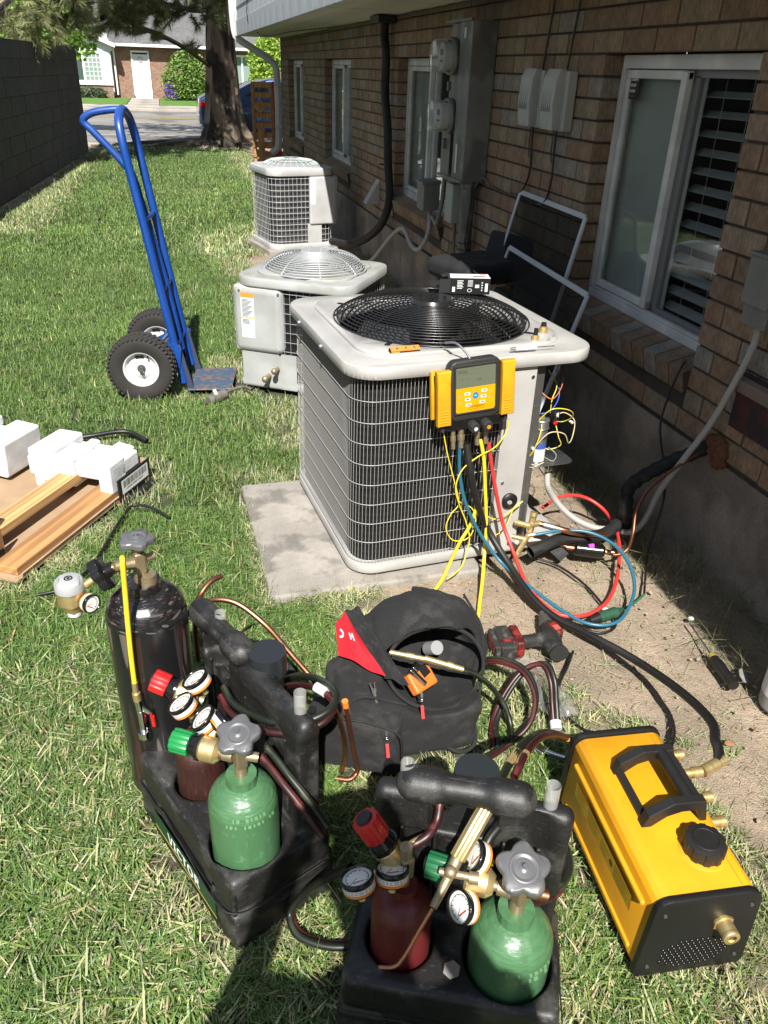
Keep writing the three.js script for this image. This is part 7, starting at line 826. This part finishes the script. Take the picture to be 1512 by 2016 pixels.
{ const f = sdf((x, y, z) => Math.min(sdEll(x, y, z, 0, 0, 0, 0.025, 0.05, 0.06), sdEll(x, y, z, 0, -0.045, 0.02, 0.02, 0.03, 0.04)) + 0.012 * (vnoise(y * 7, z * 7, 10, 801) - 0.5), [0, -0.02, 0], 0.1, 40); const o = one('foam_sealant', f, std([0.13, 0.05, 0.02], { r: 0.9, map: rep(T.mottle, 8) }), 'brown foam sealant around the pipe hole in the bricks', 'sealant'); o.position.copy(WX(1412, 880, WALLX - 0.005)); }
one('grey_wire', tube([A1(0.3, 0.36, 0.33), ...hp([[1090, 960, 0.22], [1120, 990, 0.16], [1132, 1030, 0.09], [1150, 1048, 0.06]])], 0.0022, 50, 6), M.knobGrey, 'thin grey control wire dangling from the control tray', 'wire');
one('black_cable', tube([WX(1352, 705, 1.9), WX(1340, 725, 1.8), WX(1318, 775, 1.795), WX(1300, 835, 1.79), WX(1302, 880, 1.78), WX(1309, 925, 1.76), WX(1306, 985, 1.7), WX(1290, 1040, 1.66), ...hp([[1275, 1090, 0.02], [1270, 1140, 0.012], [1268, 1170, 0.012]])], 0.0046, 90, 8), M.black, 'black cable running down the wall from the window sill', 'cable');
{ const e = thing('extension_cord', 'green extension cord plug joined to a black plug on the dirt', 'cord'); const Q = hp([[1160, 1222, 0.02], [1178, 1216, 0.02], [1212, 1205, 0.02], [1226, 1200, 0.015], [1250, 1186, 0.012], [1268, 1170, 0.012]]); mesh('socket', [rod(Q[1], Q[2], 0.019, 14), rod(Q[2], Q[3], 0.017, 12, 0.006)], std([0.02, 0.09, 0.05], { r: 0.6, map: T.dust }), e); mesh('plug', [rod(Q[0], Q[1], 0.012, 12, 0.02)], M.black, e); mesh('cable', tube([Q[3], Q[4], Q[5]], 0.0045, 20, 8), std([0.02, 0.1, 0.05], { r: 0.6 }), e); mesh('tail', tube([Q[0], ...hp([[1150, 1236, 0.012], [1180, 1246, 0.01], [1205, 1240, 0.01], [1212, 1225, 0.01], [1190, 1195, 0.01], [1150, 1150, 0.01], [1100, 1115, 0.012], [1060, 1100, 0.02]])], 0.0045, 70, 8), M.black, e); mesh('cap', rod(G(1188, 1198, 0.012), G(1196, 1202, 0.012), 0.008, 10), M.white, e); }
{ // screwdriver and litter in the shade
  const s = thing('long_screwdriver', 'long screwdriver with black handle lying in the shade', 'screwdriver'), a = G(1358, 1228, 0.015), b = G(1400, 1290, 0.02), c = G(1445, 1350, 0.025); mesh('shaft', rod(a, b, 0.0035, 8), M.steel, s); mesh('ferrule', rod(b, b.clone().lerp(c, 0.14), 0.011, 12, 0.014), std([0.3, 0.25, 0.04], { r: 0.5 }), s); mesh('handle', [rod(b.clone().lerp(c, 0.12), b.clone().lerp(c, 0.3), 0.014, 14, 0.018), rod(b.clone().lerp(c, 0.3), c, 0.018, 14, 0.016)], M.black, s);
  const leaf = (px, py, sz, col, label) => { const g = new THREE.SphereGeometry(sz, 8, 4); g.scale(1, 0.12, 0.55); const o = one('dry_leaf', strip(g), std(col, { r: 0.9, map: T.mottle }), label, 'leaf'); o.position.copy(G(px, py, 0.014)); o.rotation.set(0.15, rr(0, 6), 0.2); }; leaf(1436, 1462, 0.02, [0.35, 0.16, 0.09], 'reddish dry leaf on the soil beside the pump hose'); leaf(1465, 1330, 0.03, [0.22, 0.22, 0.2], 'grey dead leaf beside the screwdriver handle');
  one('white_pebble', sph(0.012, 0, 0, 0, 1, 0.6, 0.8, 10, 8), M.offWhite, 'small white chip at the tip of the screwdriver', 'stone').position.copy(G(1360, 1218, 0.012));
  const p = G(1508, 1395, 0), k = thing('grey_canister', 'grey plastic canister with white label against the foundation', 'canister', [p.x + 0.05, 0, p.z]); mesh('drum', lathe([[0, 0], [0.06, 0], [0.064, 0.01], [0.064, 0.15], [0.058, 0.165], [0.03, 0.17], [0.03, 0.19], [0, 0.19]], 32), std([0.22, 0.22, 0.22], { r: 0.5 }), k); mesh('label', cyl(0.0648, 0.0648, 0.08, 0, 0.09, 0, [0, 0, 0], 32, true), M.white, k);
}
{ // things on the lid
  const bt = canvasTex(256, 128, (c, w, h) => { c.fillStyle = '#141415'; c.fillRect(0, 0, w, h); c.fillStyle = '#cfcfcd'; for (let i = 0; i < 6; i++) { c.fillRect(44, 18 + i * 12, 40 - (i * 7) % 14, 6); c.fillRect(112, 16 + i * 9, 32, 4); } c.fillRect(14, 70, 18, 40); c.strokeStyle = '#cfcfcd'; c.lineWidth = 4; c.beginPath(); c.arc(126, 96, 13, 0, 7); c.stroke(); c.fillRect(160, 50, 26, 26); for (let i = 0; i < 4; i++) c.fillRect(200, 30 + i * 20, 9, 9); c.fillRect(224, 40, 18, 66); }), wt = canvasTex(256, 128, (c, w, h) => { c.fillStyle = '#e8e8e6'; c.fillRect(0, 0, w, h); c.fillStyle = '#777'; for (let i = 0; i < 8; i++) c.fillRect(20, 14 + i * 13, 100 - (i * 31) % 50, 6); c.fillStyle = '#b22'; c.fillRect(200, 10, 44, 24); c.fillStyle = '#555'; c.fillRect(150, 60, 80, 40); });
  const q = thing('part_carton', 'small open black carton with white top lying on the fan guard', 'box', A1(0.17, 0.915, -0.06), AC1R - 0.28); const mk = (n, m, p, r) => mesh(n, new THREE.PlaneGeometry(...p.slice(3)), m, q, p.slice(0, 3), r), bm = std([1, 1, 1], { r: 0.45, map: bt }), wm = std([1, 1, 1], { r: 0.5, map: wt }), bk = std([0.015, 0.015, 0.016], { r: 0.5 });
  mesh('shell', box(0.148, 0.058, 0.068, 0, 0, 0), bk, q); mk('printed_side', bm, [0, 0, 0.0345, 0.148, 0.058], [0, 0, 0]); mk('printed_top', wm, [0, 0.0295, 0, 0.148, 0.068], [-PI / 2, 0, 0]); mk('end_panel', std([0.4, 0.38, 0.36], { r: 0.7 }), [0.0745, 0, 0, 0.066, 0.056], [0, PI / 2, 0]); mesh('open_flap', [box(0.075, 0.002, 0.066, -0.11, 0.004, 0.0, [0, 0, 0.05]), box(0.04, 0.05, 0.002, -0.094, 0, 0.034, [0, -0.1, 0]), box(0.03, 0.0015, 0.05, -0.088, 0.032, -0.005, [0, 0, 0.2])], bk, q);
  const k = thing('folding_knife', 'orange and black folding utility knife on the lid edge', 'knife', A1(-0.235, 0.818, 0.345), AC1R + 0.03); mesh('handle', box(0.105, 0.014, 0.026, 0, 0, 0, [0.5, 0, 0], 0.006), M.black, k); mesh('orange_inlay', [box(0.1, 0.005, 0.02, 0, 0.008, 0.006, [0.5, 0, 0], 0.002), box(0.03, 0.01, 0.027, -0.035, 0.001, 0.002, [0.5, 0, 0], 0.004)], M.orange, k); mesh('rivet', [-0.03, 0, 0.03].map((x) => cyl(0.004, 0.004, 0.012, x, 0.007, 0.008, [0.5, 0, 0], 8)), M.steel, k);
  const s = thing('pocket_screwdriver', 'small white pocket screwdriver on the condenser lid', 'screwdriver', A1(0.165, 0.818, 0.418), AC1R - 0.02); mesh('handle', [cyl(0.008, 0.008, 0.075, 0, 0, 0, [0, 0, PI / 2], 14), box(0.06, 0.0008, 0.007, 0, 0.0082, 0.001)], M.white, s); mesh('shaft', cyl(0.0018, 0.0018, 0.07, 0.07, 0, 0, [0, 0, PI / 2], 8), M.steel, s); mesh('clip', [cyl(0.005, 0.006, 0.02, -0.045, 0, 0, [0, 0, PI / 2], 10)], M.zinc, s);
  for (const [x, z, r, lb] of [[0.315, 0.265, 0.0165, 'larger brass flare nut with black plug on the lid corner'], [0.245, 0.335, 0.013, 'smaller brass flare nut with tall black plug on the lid corner']]) { const n = thing('flare_nut', lb, 'nut', A1(x, 0.812, z), 0.4); mesh('nut', [cyl(r, r, r * 1.15, 0, r * 0.6, 0, [0, 0, 0], 6), cyl(r * 0.75, r * 0.75, r * 0.5, 0, r * 1.35, 0)], M.brass, n); mesh('plug', [cyl(r * 0.55, r * 0.6, r * (r > 0.015 ? 0.9 : 1.9), 0, r * (r > 0.015 ? 1.9 : 2.3), 0, [0, 0, 0], 12)], M.black, n); }
  for (const [x, z, lb] of [[0.285, 0.355, 'tiny clear plastic clip in front of the brass nuts'], [0.325, 0.32, 'tiny clear plastic clip beside the larger brass nut']]) one('clear_clip', [tf(box(0.016, 0.01, 0.006, 0, 0, 0, [0, 0.6, 0.3], 0.002), 0, 0, 0), tf(box(0.006, 0.014, 0.01, 0.004, 0.002, 0, [0, 0.2, 0.5], 0.002), 0, 0, 0)], M.clear, lb, 'clip', 'clear clips on the lid').position.copy(A1(x, 0.818, z));
}
// ---------- utilities and things along the wall ----------
{
  const gv = std([0.3, 0.325, 0.315], { r: 0.5, m: 0.2, map: rep(T.concrete, 1.5) }), X = 1.696, Xw = WALLX - 0.002, zc = -5.05;
  const p = thing('electric_panel', 'tall grey electric service cabinet with two round meters', 'meter cabinet', [0, 0, 0]);
  mesh('cabinet', [box(Xw - X, 0.83, 0.2, (X + Xw) / 2, 1.445, -4.922, [0, 0, 0], 0.006, 1), box(Xw - X - 0.03, 0.86, 0.24, (X + Xw) / 2 + 0.015, 1.43, -5.145, [0, 0, 0], 0.006, 1)], gv, p); mesh('cabinet_lip', [box(0.012, 0.012, 0.46, X - 0.004, 1.862, -5.05), box(0.012, 0.012, 0.46, X - 0.004, 1.03, -5.05)], gv, p); mesh('cover_plate', box(0.006, 0.25, 0.17, X + 0.012, 1.15, -5.2, [0, 0, 0], 0.003, 1), gv, p); mesh('sticker', [box(0.002, 0.05, 0.035, X - 0.002, 1.8, -4.93), box(0.002, 0.16, 0.03, X - 0.002, 1.15, -4.95)], std([0.5, 0.5, 0.46], { r: 0.7 }), p); mesh('latch', [box(0.02, 0.05, 0.03, X - 0.008, 1.53, -5.15, [0, 0, 0], 0.003, 1), box(0.02, 0.06, 0.025, X - 0.008, 1.215, -5.17, [0, 0, 0], 0.003, 1)], M.darkSteel, p);
  for (const y of [1.685, 1.37]) { const m = new THREE.Group(); m.name = 'meter'; m.position.set(X + 0.01, y, -5.13); m.rotation.z = PI / 2; p.add(m); mesh('ring', [lathe([[0.06, 0], [0.098, 0], [0.1, 0.02], [0.096, 0.035], [0.086, 0.035]], 36)], gv, m); mesh('dome', lathe([[0.086, 0.03], [0.085, 0.12], [0.078, 0.135], [0, 0.14]], 36), std([0.85, 0.87, 0.85], { phys: 1, r: 0.12, tr: 0.85, th: 0 }), m); mesh('register', [cyl(0.07, 0.07, 0.06, 0, 0.05, 0, [0, 0, 0], 28)], std([0.38, 0.38, 0.35], { r: 0.6 }), m); mesh('display', [box(0.03, 0.002, 0.05, 0.02, 0.082, 0, [0, 0, 0]), box(0.012, 0.002, 0.04, -0.025, 0.082, 0)], M.black, m); }
  const c = thing('riser_conduit', 'thick grey steel riser conduit below the meter cabinet', 'conduit'); mesh('pipe', [cyl(0.042, 0.042, 1.06, 1.79, 0.5, -4.95, [0, 0, 0], 24), cyl(0.048, 0.048, 0.05, 1.79, 1.0, -4.95, [0, 0, 0], 24)], gv, c); mesh('strap', [0.62, 0.66].map((y) => tor(0.044, 0.004, 1.79, y, -4.95, [PI / 2, 0, 0], 6, 24)), M.black, c); mesh('loose_wires', [0, 1, 2, 3].map((i) => tube([[1.79, 1.0, -4.88 + i * 0.01], [1.78 + rr(-0.02, 0.03), 0.85, -4.85 + rr(-0.02, 0.02)], [1.77 + rr(-0.02, 0.03), 0.7, -4.86 + rr(-0.02, 0.02)], [1.79 + rr(-0.02, 0.03), 0.55, -4.85]], 0.004, 24, 5)), M.black, c);
  const d = thing('disconnect_box', 'pale green-grey disconnect box beside the riser conduit', 'electrical box'); mesh('case', box(0.09, 0.24, 0.14, 1.8, 0.86, -5.22, [0, 0, 0], 0.008), std([0.36, 0.4, 0.34], { r: 0.5, map: T.mottle }), d); mesh('stub_pipe', rod([1.81, 0.75, -5.22], [1.81, 0.25, -5.2], 0.012), gv, d);
  const j = thing('junction_box', 'small grey weatherproof box under the third window', 'electrical box'); mesh('case', [box(0.12, 0.18, 0.16, 1.785, 0.83, -5.76, [0, 0, 0], 0.006)], gv, j); mesh('lid', [box(0.14, 0.02, 0.18, 1.78, 0.925, -5.76, [0, 0, 0.06], 0.004)], gv, j); mesh('whip', tube([[1.8, 0.74, -5.76], [1.79, 0.6, -5.72], [1.77, 0.45, -5.85], [1.78, 0.42, -6.1], [1.78, 0.5, -6.4], [1.74, 0.4, -6.6], [1.65, 0.15, -6.9], [1.6, 0.05, -7.2]], 0.017, 70, 8), std([0.3, 0.3, 0.28], { r: 0.6 }), j); mesh('pipe', [tube([[1.8, 1.05, -5.45], [1.8, 0.8, -5.5], [1.79, 0.68, -5.55], [1.8, 0.7, -5.68]], 0.016, 40, 8)], gv, j);
  const b = thing('black_drain_pipe', 'black insulated pipe running down the bricks from the soffit to the far condenser', 'pipe'), Q = [[758, 45], [757, 70], [760, 110], [758, 180], [763, 250], [764, 320], [766, 395]].map(([a, e]) => WX(a, e, 1.79)); mesh('sleeve', tube([...Q, V(1.76, 0.45, Q[6].z - 0.1), V(1.68, 0.26, Q[6].z - 0.4), V(1.58, 0.17, -7.55), V(1.48, 0.14, -7.85)], 0.035, 110, 12), M.rubber, b); mesh('top_bracket', box(0.16, 0.05, 0.3, 1.78, 1.955, Q[0].z, [0, 0, 0], 0.006), M.black, b); mesh('tape_band', [[0.9], [1.35], [1.75]].map(([y]) => tor(0.036, 0.004, 1.79, y, Q[3].z + 0.01, [PI / 2, 0, 0], 6, 20)), M.blackHose, b);
  const v = thing('vent_hood', 'small sloped white vent hood low on the brick wall', 'vent'); mesh('hood', ext([[0, 0], [0.12, 0], [0.12, 0.2]], 0.12, 0.002, WALLX - 0.12, 0.53, -7.6), std([0.45, 0.45, 0.42], { r: 0.6, map: T.mottle }), v); mesh('flap', box(0.004, 0.2, 0.11, WALLX - 0.065, 0.625, -7.54, [0, 0, -0.54]), std([0.3, 0.3, 0.29], { r: 0.6 }), v);
  // telephone boxes with their wires
  [[-4.14, 'left'], [-3.865, 'right']].forEach(([z, s], i) => {
    const t = thing('telephone_box', i ? 'ribbed grey phone box nearest the big window' : 'ribbed grey phone box nearest the meter cabinet', 'phone box', [0, 0, z], 0, 'pair of phone boxes'); const pm = std([0.42, 0.43, 0.39], { r: 0.55, map: T.mottle }); mesh('base', box(0.05, 0.25, 0.17, 1.822, 1.5, 0.02, [0, 0, 0], 0.008), pm, t); mesh('cover', smooth(ext([[0, -0.12], [0.0, 0.12], [-0.022, 0.12], [-0.038, 0.09], [-0.045, -0.02], [-0.035, -0.12]], 0.13, 0.006, 1.8, 1.505, -0.065, [0, 0, 0], 4, 2), 0.5), pm, t); mesh('rib', [0, 1, 2, 3, 4].map((k) => box(0.006, 0.13, 0.005, 1.753, 1.52, -0.045 + k * 0.022, [0, 0, -0.1])), std([0.25, 0.25, 0.23], { r: 0.6 }), t); mesh('badge', box(0.004, 0.04, 0.06, 1.758, 1.41, -0.01), pm, t);
    mesh('cable', [tube([[1.82, 1.39, 0.0], [1.825, 1.3, -0.01], [1.825, 1.15, 0], [1.828, 1.05, i ? -0.05 : -0.1], [1.83, 1.02, i ? -0.2 : -0.3], [1.83, 1.03, -0.5]], 0.006, 50, 6), tube([[1.82, 1.39, -0.03], [1.83, 1.27, -0.05], [1.828, 1.23, -0.03], [1.822, 1.24, 0.0]], 0.003, 24, 5), rod([1.835, 1.62, 0.0], [1.84, 1.97, 0.05], 0.005, 6)], M.black, t);
  });
  const g = WX(1490, 560, 1.8), ob = thing('outlet_box', 'grey metal conduit box at the edge of the bricks', 'electrical box', [1.8, g.y, g.z + 0.06]); mesh('case', [box(0.09, 0.15, 0.13, 0, 0.02, 0, [0, 0, 0], 0.005), box(0.07, 0.07, 0.12, 0.005, -0.085, 0, [0, 0, 0], 0.004), box(0.1, 0.012, 0.14, -0.002, 0.1, 0, [0, 0, 0], 0.003)], gv, ob);
  const rp = WX(1480, 800, WALLX), ir = thing('inset_vent', 'dark red metal foundation vent set into the bricks', 'vent', [WALLX - 0.006, rp.y, rp.z + 0.02]); mesh('frame', [box(0.012, 0.2, 0.24, 0, 0.0, 0.02, [0, 0, 0], 0.003)], std([0.13, 0.045, 0.04], { r: 0.7, map: rep(T.rust, 3) }), ir); mesh('hood', box(0.03, 0.05, 0.24, -0.012, 0.06, 0.02, [0, 0, 0.3], 0.004), std([0.16, 0.12, 0.1], { r: 0.7 }), ir);
  one('soffit_wire', tube([[1.205, 2.5, -12.1], [1.19, 2.1, -12.2], [1.3, 1.975, -12.1], [1.6, 1.972, -10.8], [1.82, 1.975, -9], [1.83, 1.965, -7], [1.835, 1.975, -5], [1.835, 1.97, -3.5]], 0.005, 90, 6), M.black, 'thin black wire stapled along the soffit edge', 'wire'); one('wall_cable', tube([[1.83, 1.03, -4.7], [1.82, 1.06, -4.8], [1.8, 1.0, -4.86], [1.8, 0.9, -4.87]], 0.007, 30, 6), M.knobGrey, 'bundle of grey cable between the phone boxes and the riser', 'cable');
}
{ // window screens leaning on the wall
  const al = std([0.5, 0.53, 0.55], { r: 0.5, map: T.mottle }), net = std([0.42, 0.43, 0.43], { phys: 1, r: 0.04, tr: 0.97, th: 0, ior: 1.1 });
  const screen = (label, TL, TR, BR, BL) => { const s = thing('window_screen', label, 'window screen', [0, 0, 0], 0, 'spare window screens'); const bar = (a, b) => { const d = b.clone().sub(a), L = d.length(), m = new THREE.Matrix4(), y = d.normalize(), n = TR.clone().sub(TL).cross(BL.clone().sub(TL)).normalize(), x = y.clone().cross(n); m.makeBasis(x, y, n); const g = box(0.024, L, 0.011, 0, L / 2, 0, [0, 0, 0], 0.002, 1); g.applyMatrix4(m); g.translate(a.x, a.y, a.z); return g; }; mesh('frame_bar', bar(TL, TR), al, s); mesh('frame_bar', bar(TR, BR), al, s); mesh('frame_bar', bar(BR, BL), al, s); mesh('frame_bar', bar(BL, TL), al, s); const g = new THREE.BufferGeometry(); g.setAttribute('position', new THREE.BufferAttribute(new Float32Array([TL, BL, BR, TL, BR, TR].flatMap((p) => [p.x, p.y, p.z])), 3)); g.computeVertexNormals(); mesh('mesh_screen', g, net, s); };
  const a = WX(1025, 378, 1.83), b = WX(1153, 428, 1.83); screen('white framed window screen leaning on the bricks, the taller one', a, b, V(1.6, 0.02, b.z + 0.03), V(1.6, 0.02, a.z - 0.03));
  const c = WX(1000, 517, 1.74), d = WX(1157, 582, 1.68); c.y = d.y; screen('white framed window screen leaning in front of the taller one', c, d, V(1.42, 0.02, d.z + 0.04), V(1.5, 0.02, c.z));
  // upturned padded seat
  const st = thing('padded_seat', 'black padded seat with tan piping behind the new condenser', 'seat', [1.57, 0.14, -4.12], 0.35); const pad = std([0.008, 0.008, 0.009], { r: 0.8, bump: rep(T.weave, 10), bs: 0.0006 }); mesh('cushion', sdf((x, y, z) => sdBox(x, y, z, 0, 0.54 + 0.1 * x * x, 0, 0.21, 0.055, 0.19, 0.045) + 0.01 * (vnoise(x * 2 + 0.5, z * 2 + 0.5, 8, 851) - 0.5), [0, 0.54, 0], 0.25, 56), pad, st); mesh('piping', tube([[-0.13, 0.594, 0.02], [-0.16, 0.592, 0.12], [-0.17, 0.58, 0.172], [-0.15, 0.56, 0.19], [-0.12, 0.5, 0.192], [0.0, 0.488, 0.19], [0.19, 0.49, 0.18]], 0.004, 70, 6), std([0.4, 0.28, 0.12], { r: 0.7 }), st); mesh('backrest', box(0.04, 0.2, 0.36, 0.23, 0.6, 0, [0, 0, -0.3], 0.018), pad, st); mesh('leg', [[-0.15, -0.13], [0.15, -0.13], [-0.15, 0.13], [0.15, 0.13]].map(([x, z]) => rod([x, 0.5, z], [x * 1.15, -0.14, z * 1.15], 0.011)), M.darkSteel, st);
  one('drain_pipe_stub', [cyl(0.06, 0.06, 0.14, 0, 0, 0, [0, 0.4, PI / 2], 24, true), cyl(0.05, 0.05, 0.14, 0, 0, 0, [0, 0.4, PI / 2], 24, true)], std([0.2, 0.19, 0.18], { r: 0.7 }), 'short grey drain pipe lying on the soil behind the old condenser', 'pipe').position.set(1.42, 0.06, -5.1);
}
{ // the photographer: only the shadow falls into the picture
  const H = 1.0; const J = { pel: [0.02, 0.95, 0.52], chest: [0.02, 1.3, 0.46], neck: [0.02, 1.48, 0.43], head: [0.01, 1.63, 0.4], shL: [-0.19, 1.42, 0.44], shR: [0.22, 1.42, 0.44], elL: [-0.25, 1.2, 0.28], elR: [0.28, 1.2, 0.28], wrL: [-0.1, 1.46, 0.12], wrR: [0.12, 1.46, 0.12], hipL: [-0.09, 0.93, 0.52], hipR: [0.12, 0.93, 0.52], knL: [-0.11, 0.5, 0.5], knR: [0.14, 0.5, 0.46], anL: [-0.12, 0.09, 0.54], anR: [0.16, 0.09, 0.5], toL: [-0.14, 0.04, 0.4], toR: [0.18, 0.04, 0.36] };
  const bones = [['pel', 'chest', 0.15, 0.16], ['chest', 'neck', 0.13, 0.06], ['neck', 'head', 0.055, 0.06], ['chest', 'shL', 0.12, 0.07], ['chest', 'shR', 0.12, 0.07], ['shL', 'elL', 0.055, 0.044], ['shR', 'elR', 0.055, 0.044], ['elL', 'wrL', 0.043, 0.03], ['elR', 'wrR', 0.043, 0.03], ['pel', 'hipL', 0.13, 0.1], ['pel', 'hipR', 0.13, 0.1], ['hipL', 'knL', 0.09, 0.062], ['hipR', 'knR', 0.09, 0.062], ['knL', 'anL', 0.06, 0.042], ['knR', 'anR', 0.06, 0.042], ['anL', 'toL', 0.045, 0.038], ['anR', 'toR', 0.045, 0.038]];
  const body = (x, y, z) => { let d = 9; for (const [a, b, ra, rb] of bones) d = smin(d, sdCap(x, y, z, J[a], J[b], ra, rb), 0.045); d = smin(d, sdEll(x, y, z, -0.04, 1.645, 0.39, 0.08, 0.115, 0.095), 0.03); return d; };
  for (const k in J) J[k][0] -= 0.05; const p = thing('person', 'person in dark work clothes and cap holding up a phone with both hands', 'person'); mesh('body', sdf(body, [0.02, 0.9, 0.35], 0.98, 92), std([0.045, 0.05, 0.065], { r: 0.9, map: rep(T.fabric, 3) }), p);
  const skin = std([0.5, 0.3, 0.21], { r: 0.6 }); for (const s of [-1, 1]) { const c = [s < 0 ? -0.115 : 0.065, 1.5, 0.1]; const hand = (x, y, z) => { let d = sdBox(x, y, z, c[0], c[1], c[2], 0.014, 0.042, 0.038, 0.013); for (let f = 0; f < 4; f++) { const yy = c[1] + 0.033 - f * 0.021, L = [0.055, 0.065, 0.06, 0.045][f]; d = Math.min(d, Math.min(sdCap(x, y, z, [c[0], yy, c[2] - 0.02], [c[0] - s * 0.004, yy, c[2] - 0.02 - L * 0.6], 0.009, 0.008), sdCap(x, y, z, [c[0] - s * 0.004, yy, c[2] - 0.02 - L * 0.6], [c[0] - s * L * 0.6, yy, c[2] - 0.022 - L * 0.62], 0.008, 0.007))); } d = Math.min(d, Math.min(sdCap(x, y, z, [c[0], c[1] + 0.01, c[2] + 0.03], [c[0] - s * 0.02, c[1] + 0.045, c[2] + 0.02], 0.011, 0.0095), sdCap(x, y, z, [c[0] - s * 0.02, c[1] + 0.045, c[2] + 0.02], [c[0] - s * 0.045, c[1] + 0.05, c[2] + 0.005], 0.0095, 0.008))); return smin(d, sdCap(x, y, z, J[s < 0 ? 'wrL' : 'wrR'], c, 0.028, 0.02), 0.012); }; mesh('hand', sdf(hand, c, 0.11, 66), skin, p); }
  mesh('face', sdf((x, y, z) => { let d = sdEll(x, y, z, -0.04, 1.635, 0.372, 0.072, 0.1, 0.085); d = smin(d, sdCap(x, y, z, [-0.04, 1.66, 0.29], [-0.04, 1.632, 0.274], 0.009, 0.014), 0.015); for (const s of [-1, 1]) { d = smax(d, -sdEll(x, y, z, -0.04 + s * 0.03, 1.662, 0.292, 0.018, 0.011, 0.014), 0.01); d = smin(d, sdEll(x, y, z, -0.04 + s * 0.078, 1.64, 0.39, 0.01, 0.03, 0.018), 0.008); } d = smin(d, sdEll(x, y, z, -0.04, 1.59, 0.292, 0.022, 0.008, 0.01), 0.008); return d; }, [-0.04, 1.635, 0.36], 0.14, 60), skin, p); mesh('cap', [sph(0.098, -0.04, 1.69, 0.4, 1, 0.85, 1.1, 24, 14), ext((() => { const s = new THREE.Shape(); s.absarc(0, 0, 0.085, 0.1, PI - 0.1); return s; })(), 0.006, 0.002, -0.04, 1.71, 0.33, [-PI / 2 - 0.1, 0, 0], 16)], M.fabric, p);
  const ph = thing('mobile_phone', 'dark mobile phone held up in both hands', 'phone'); mesh('case', box(0.15, 0.075, 0.008, -0.025, 1.53, 0.075, [-0.5, 0, 0], 0.004), M.blackGloss, ph); mesh('screen', box(0.142, 0.068, 0.001, -0.025, 1.5325, 0.0795, [-0.5, 0, 0]), std([0.02, 0.02, 0.025], { r: 0.1 }), ph);
}
sowGrass();
scene.traverse((o) => { if (o.isMesh) { o.castShadow = true; o.receiveShadow = true; } });
renderer.render(scene, camera);
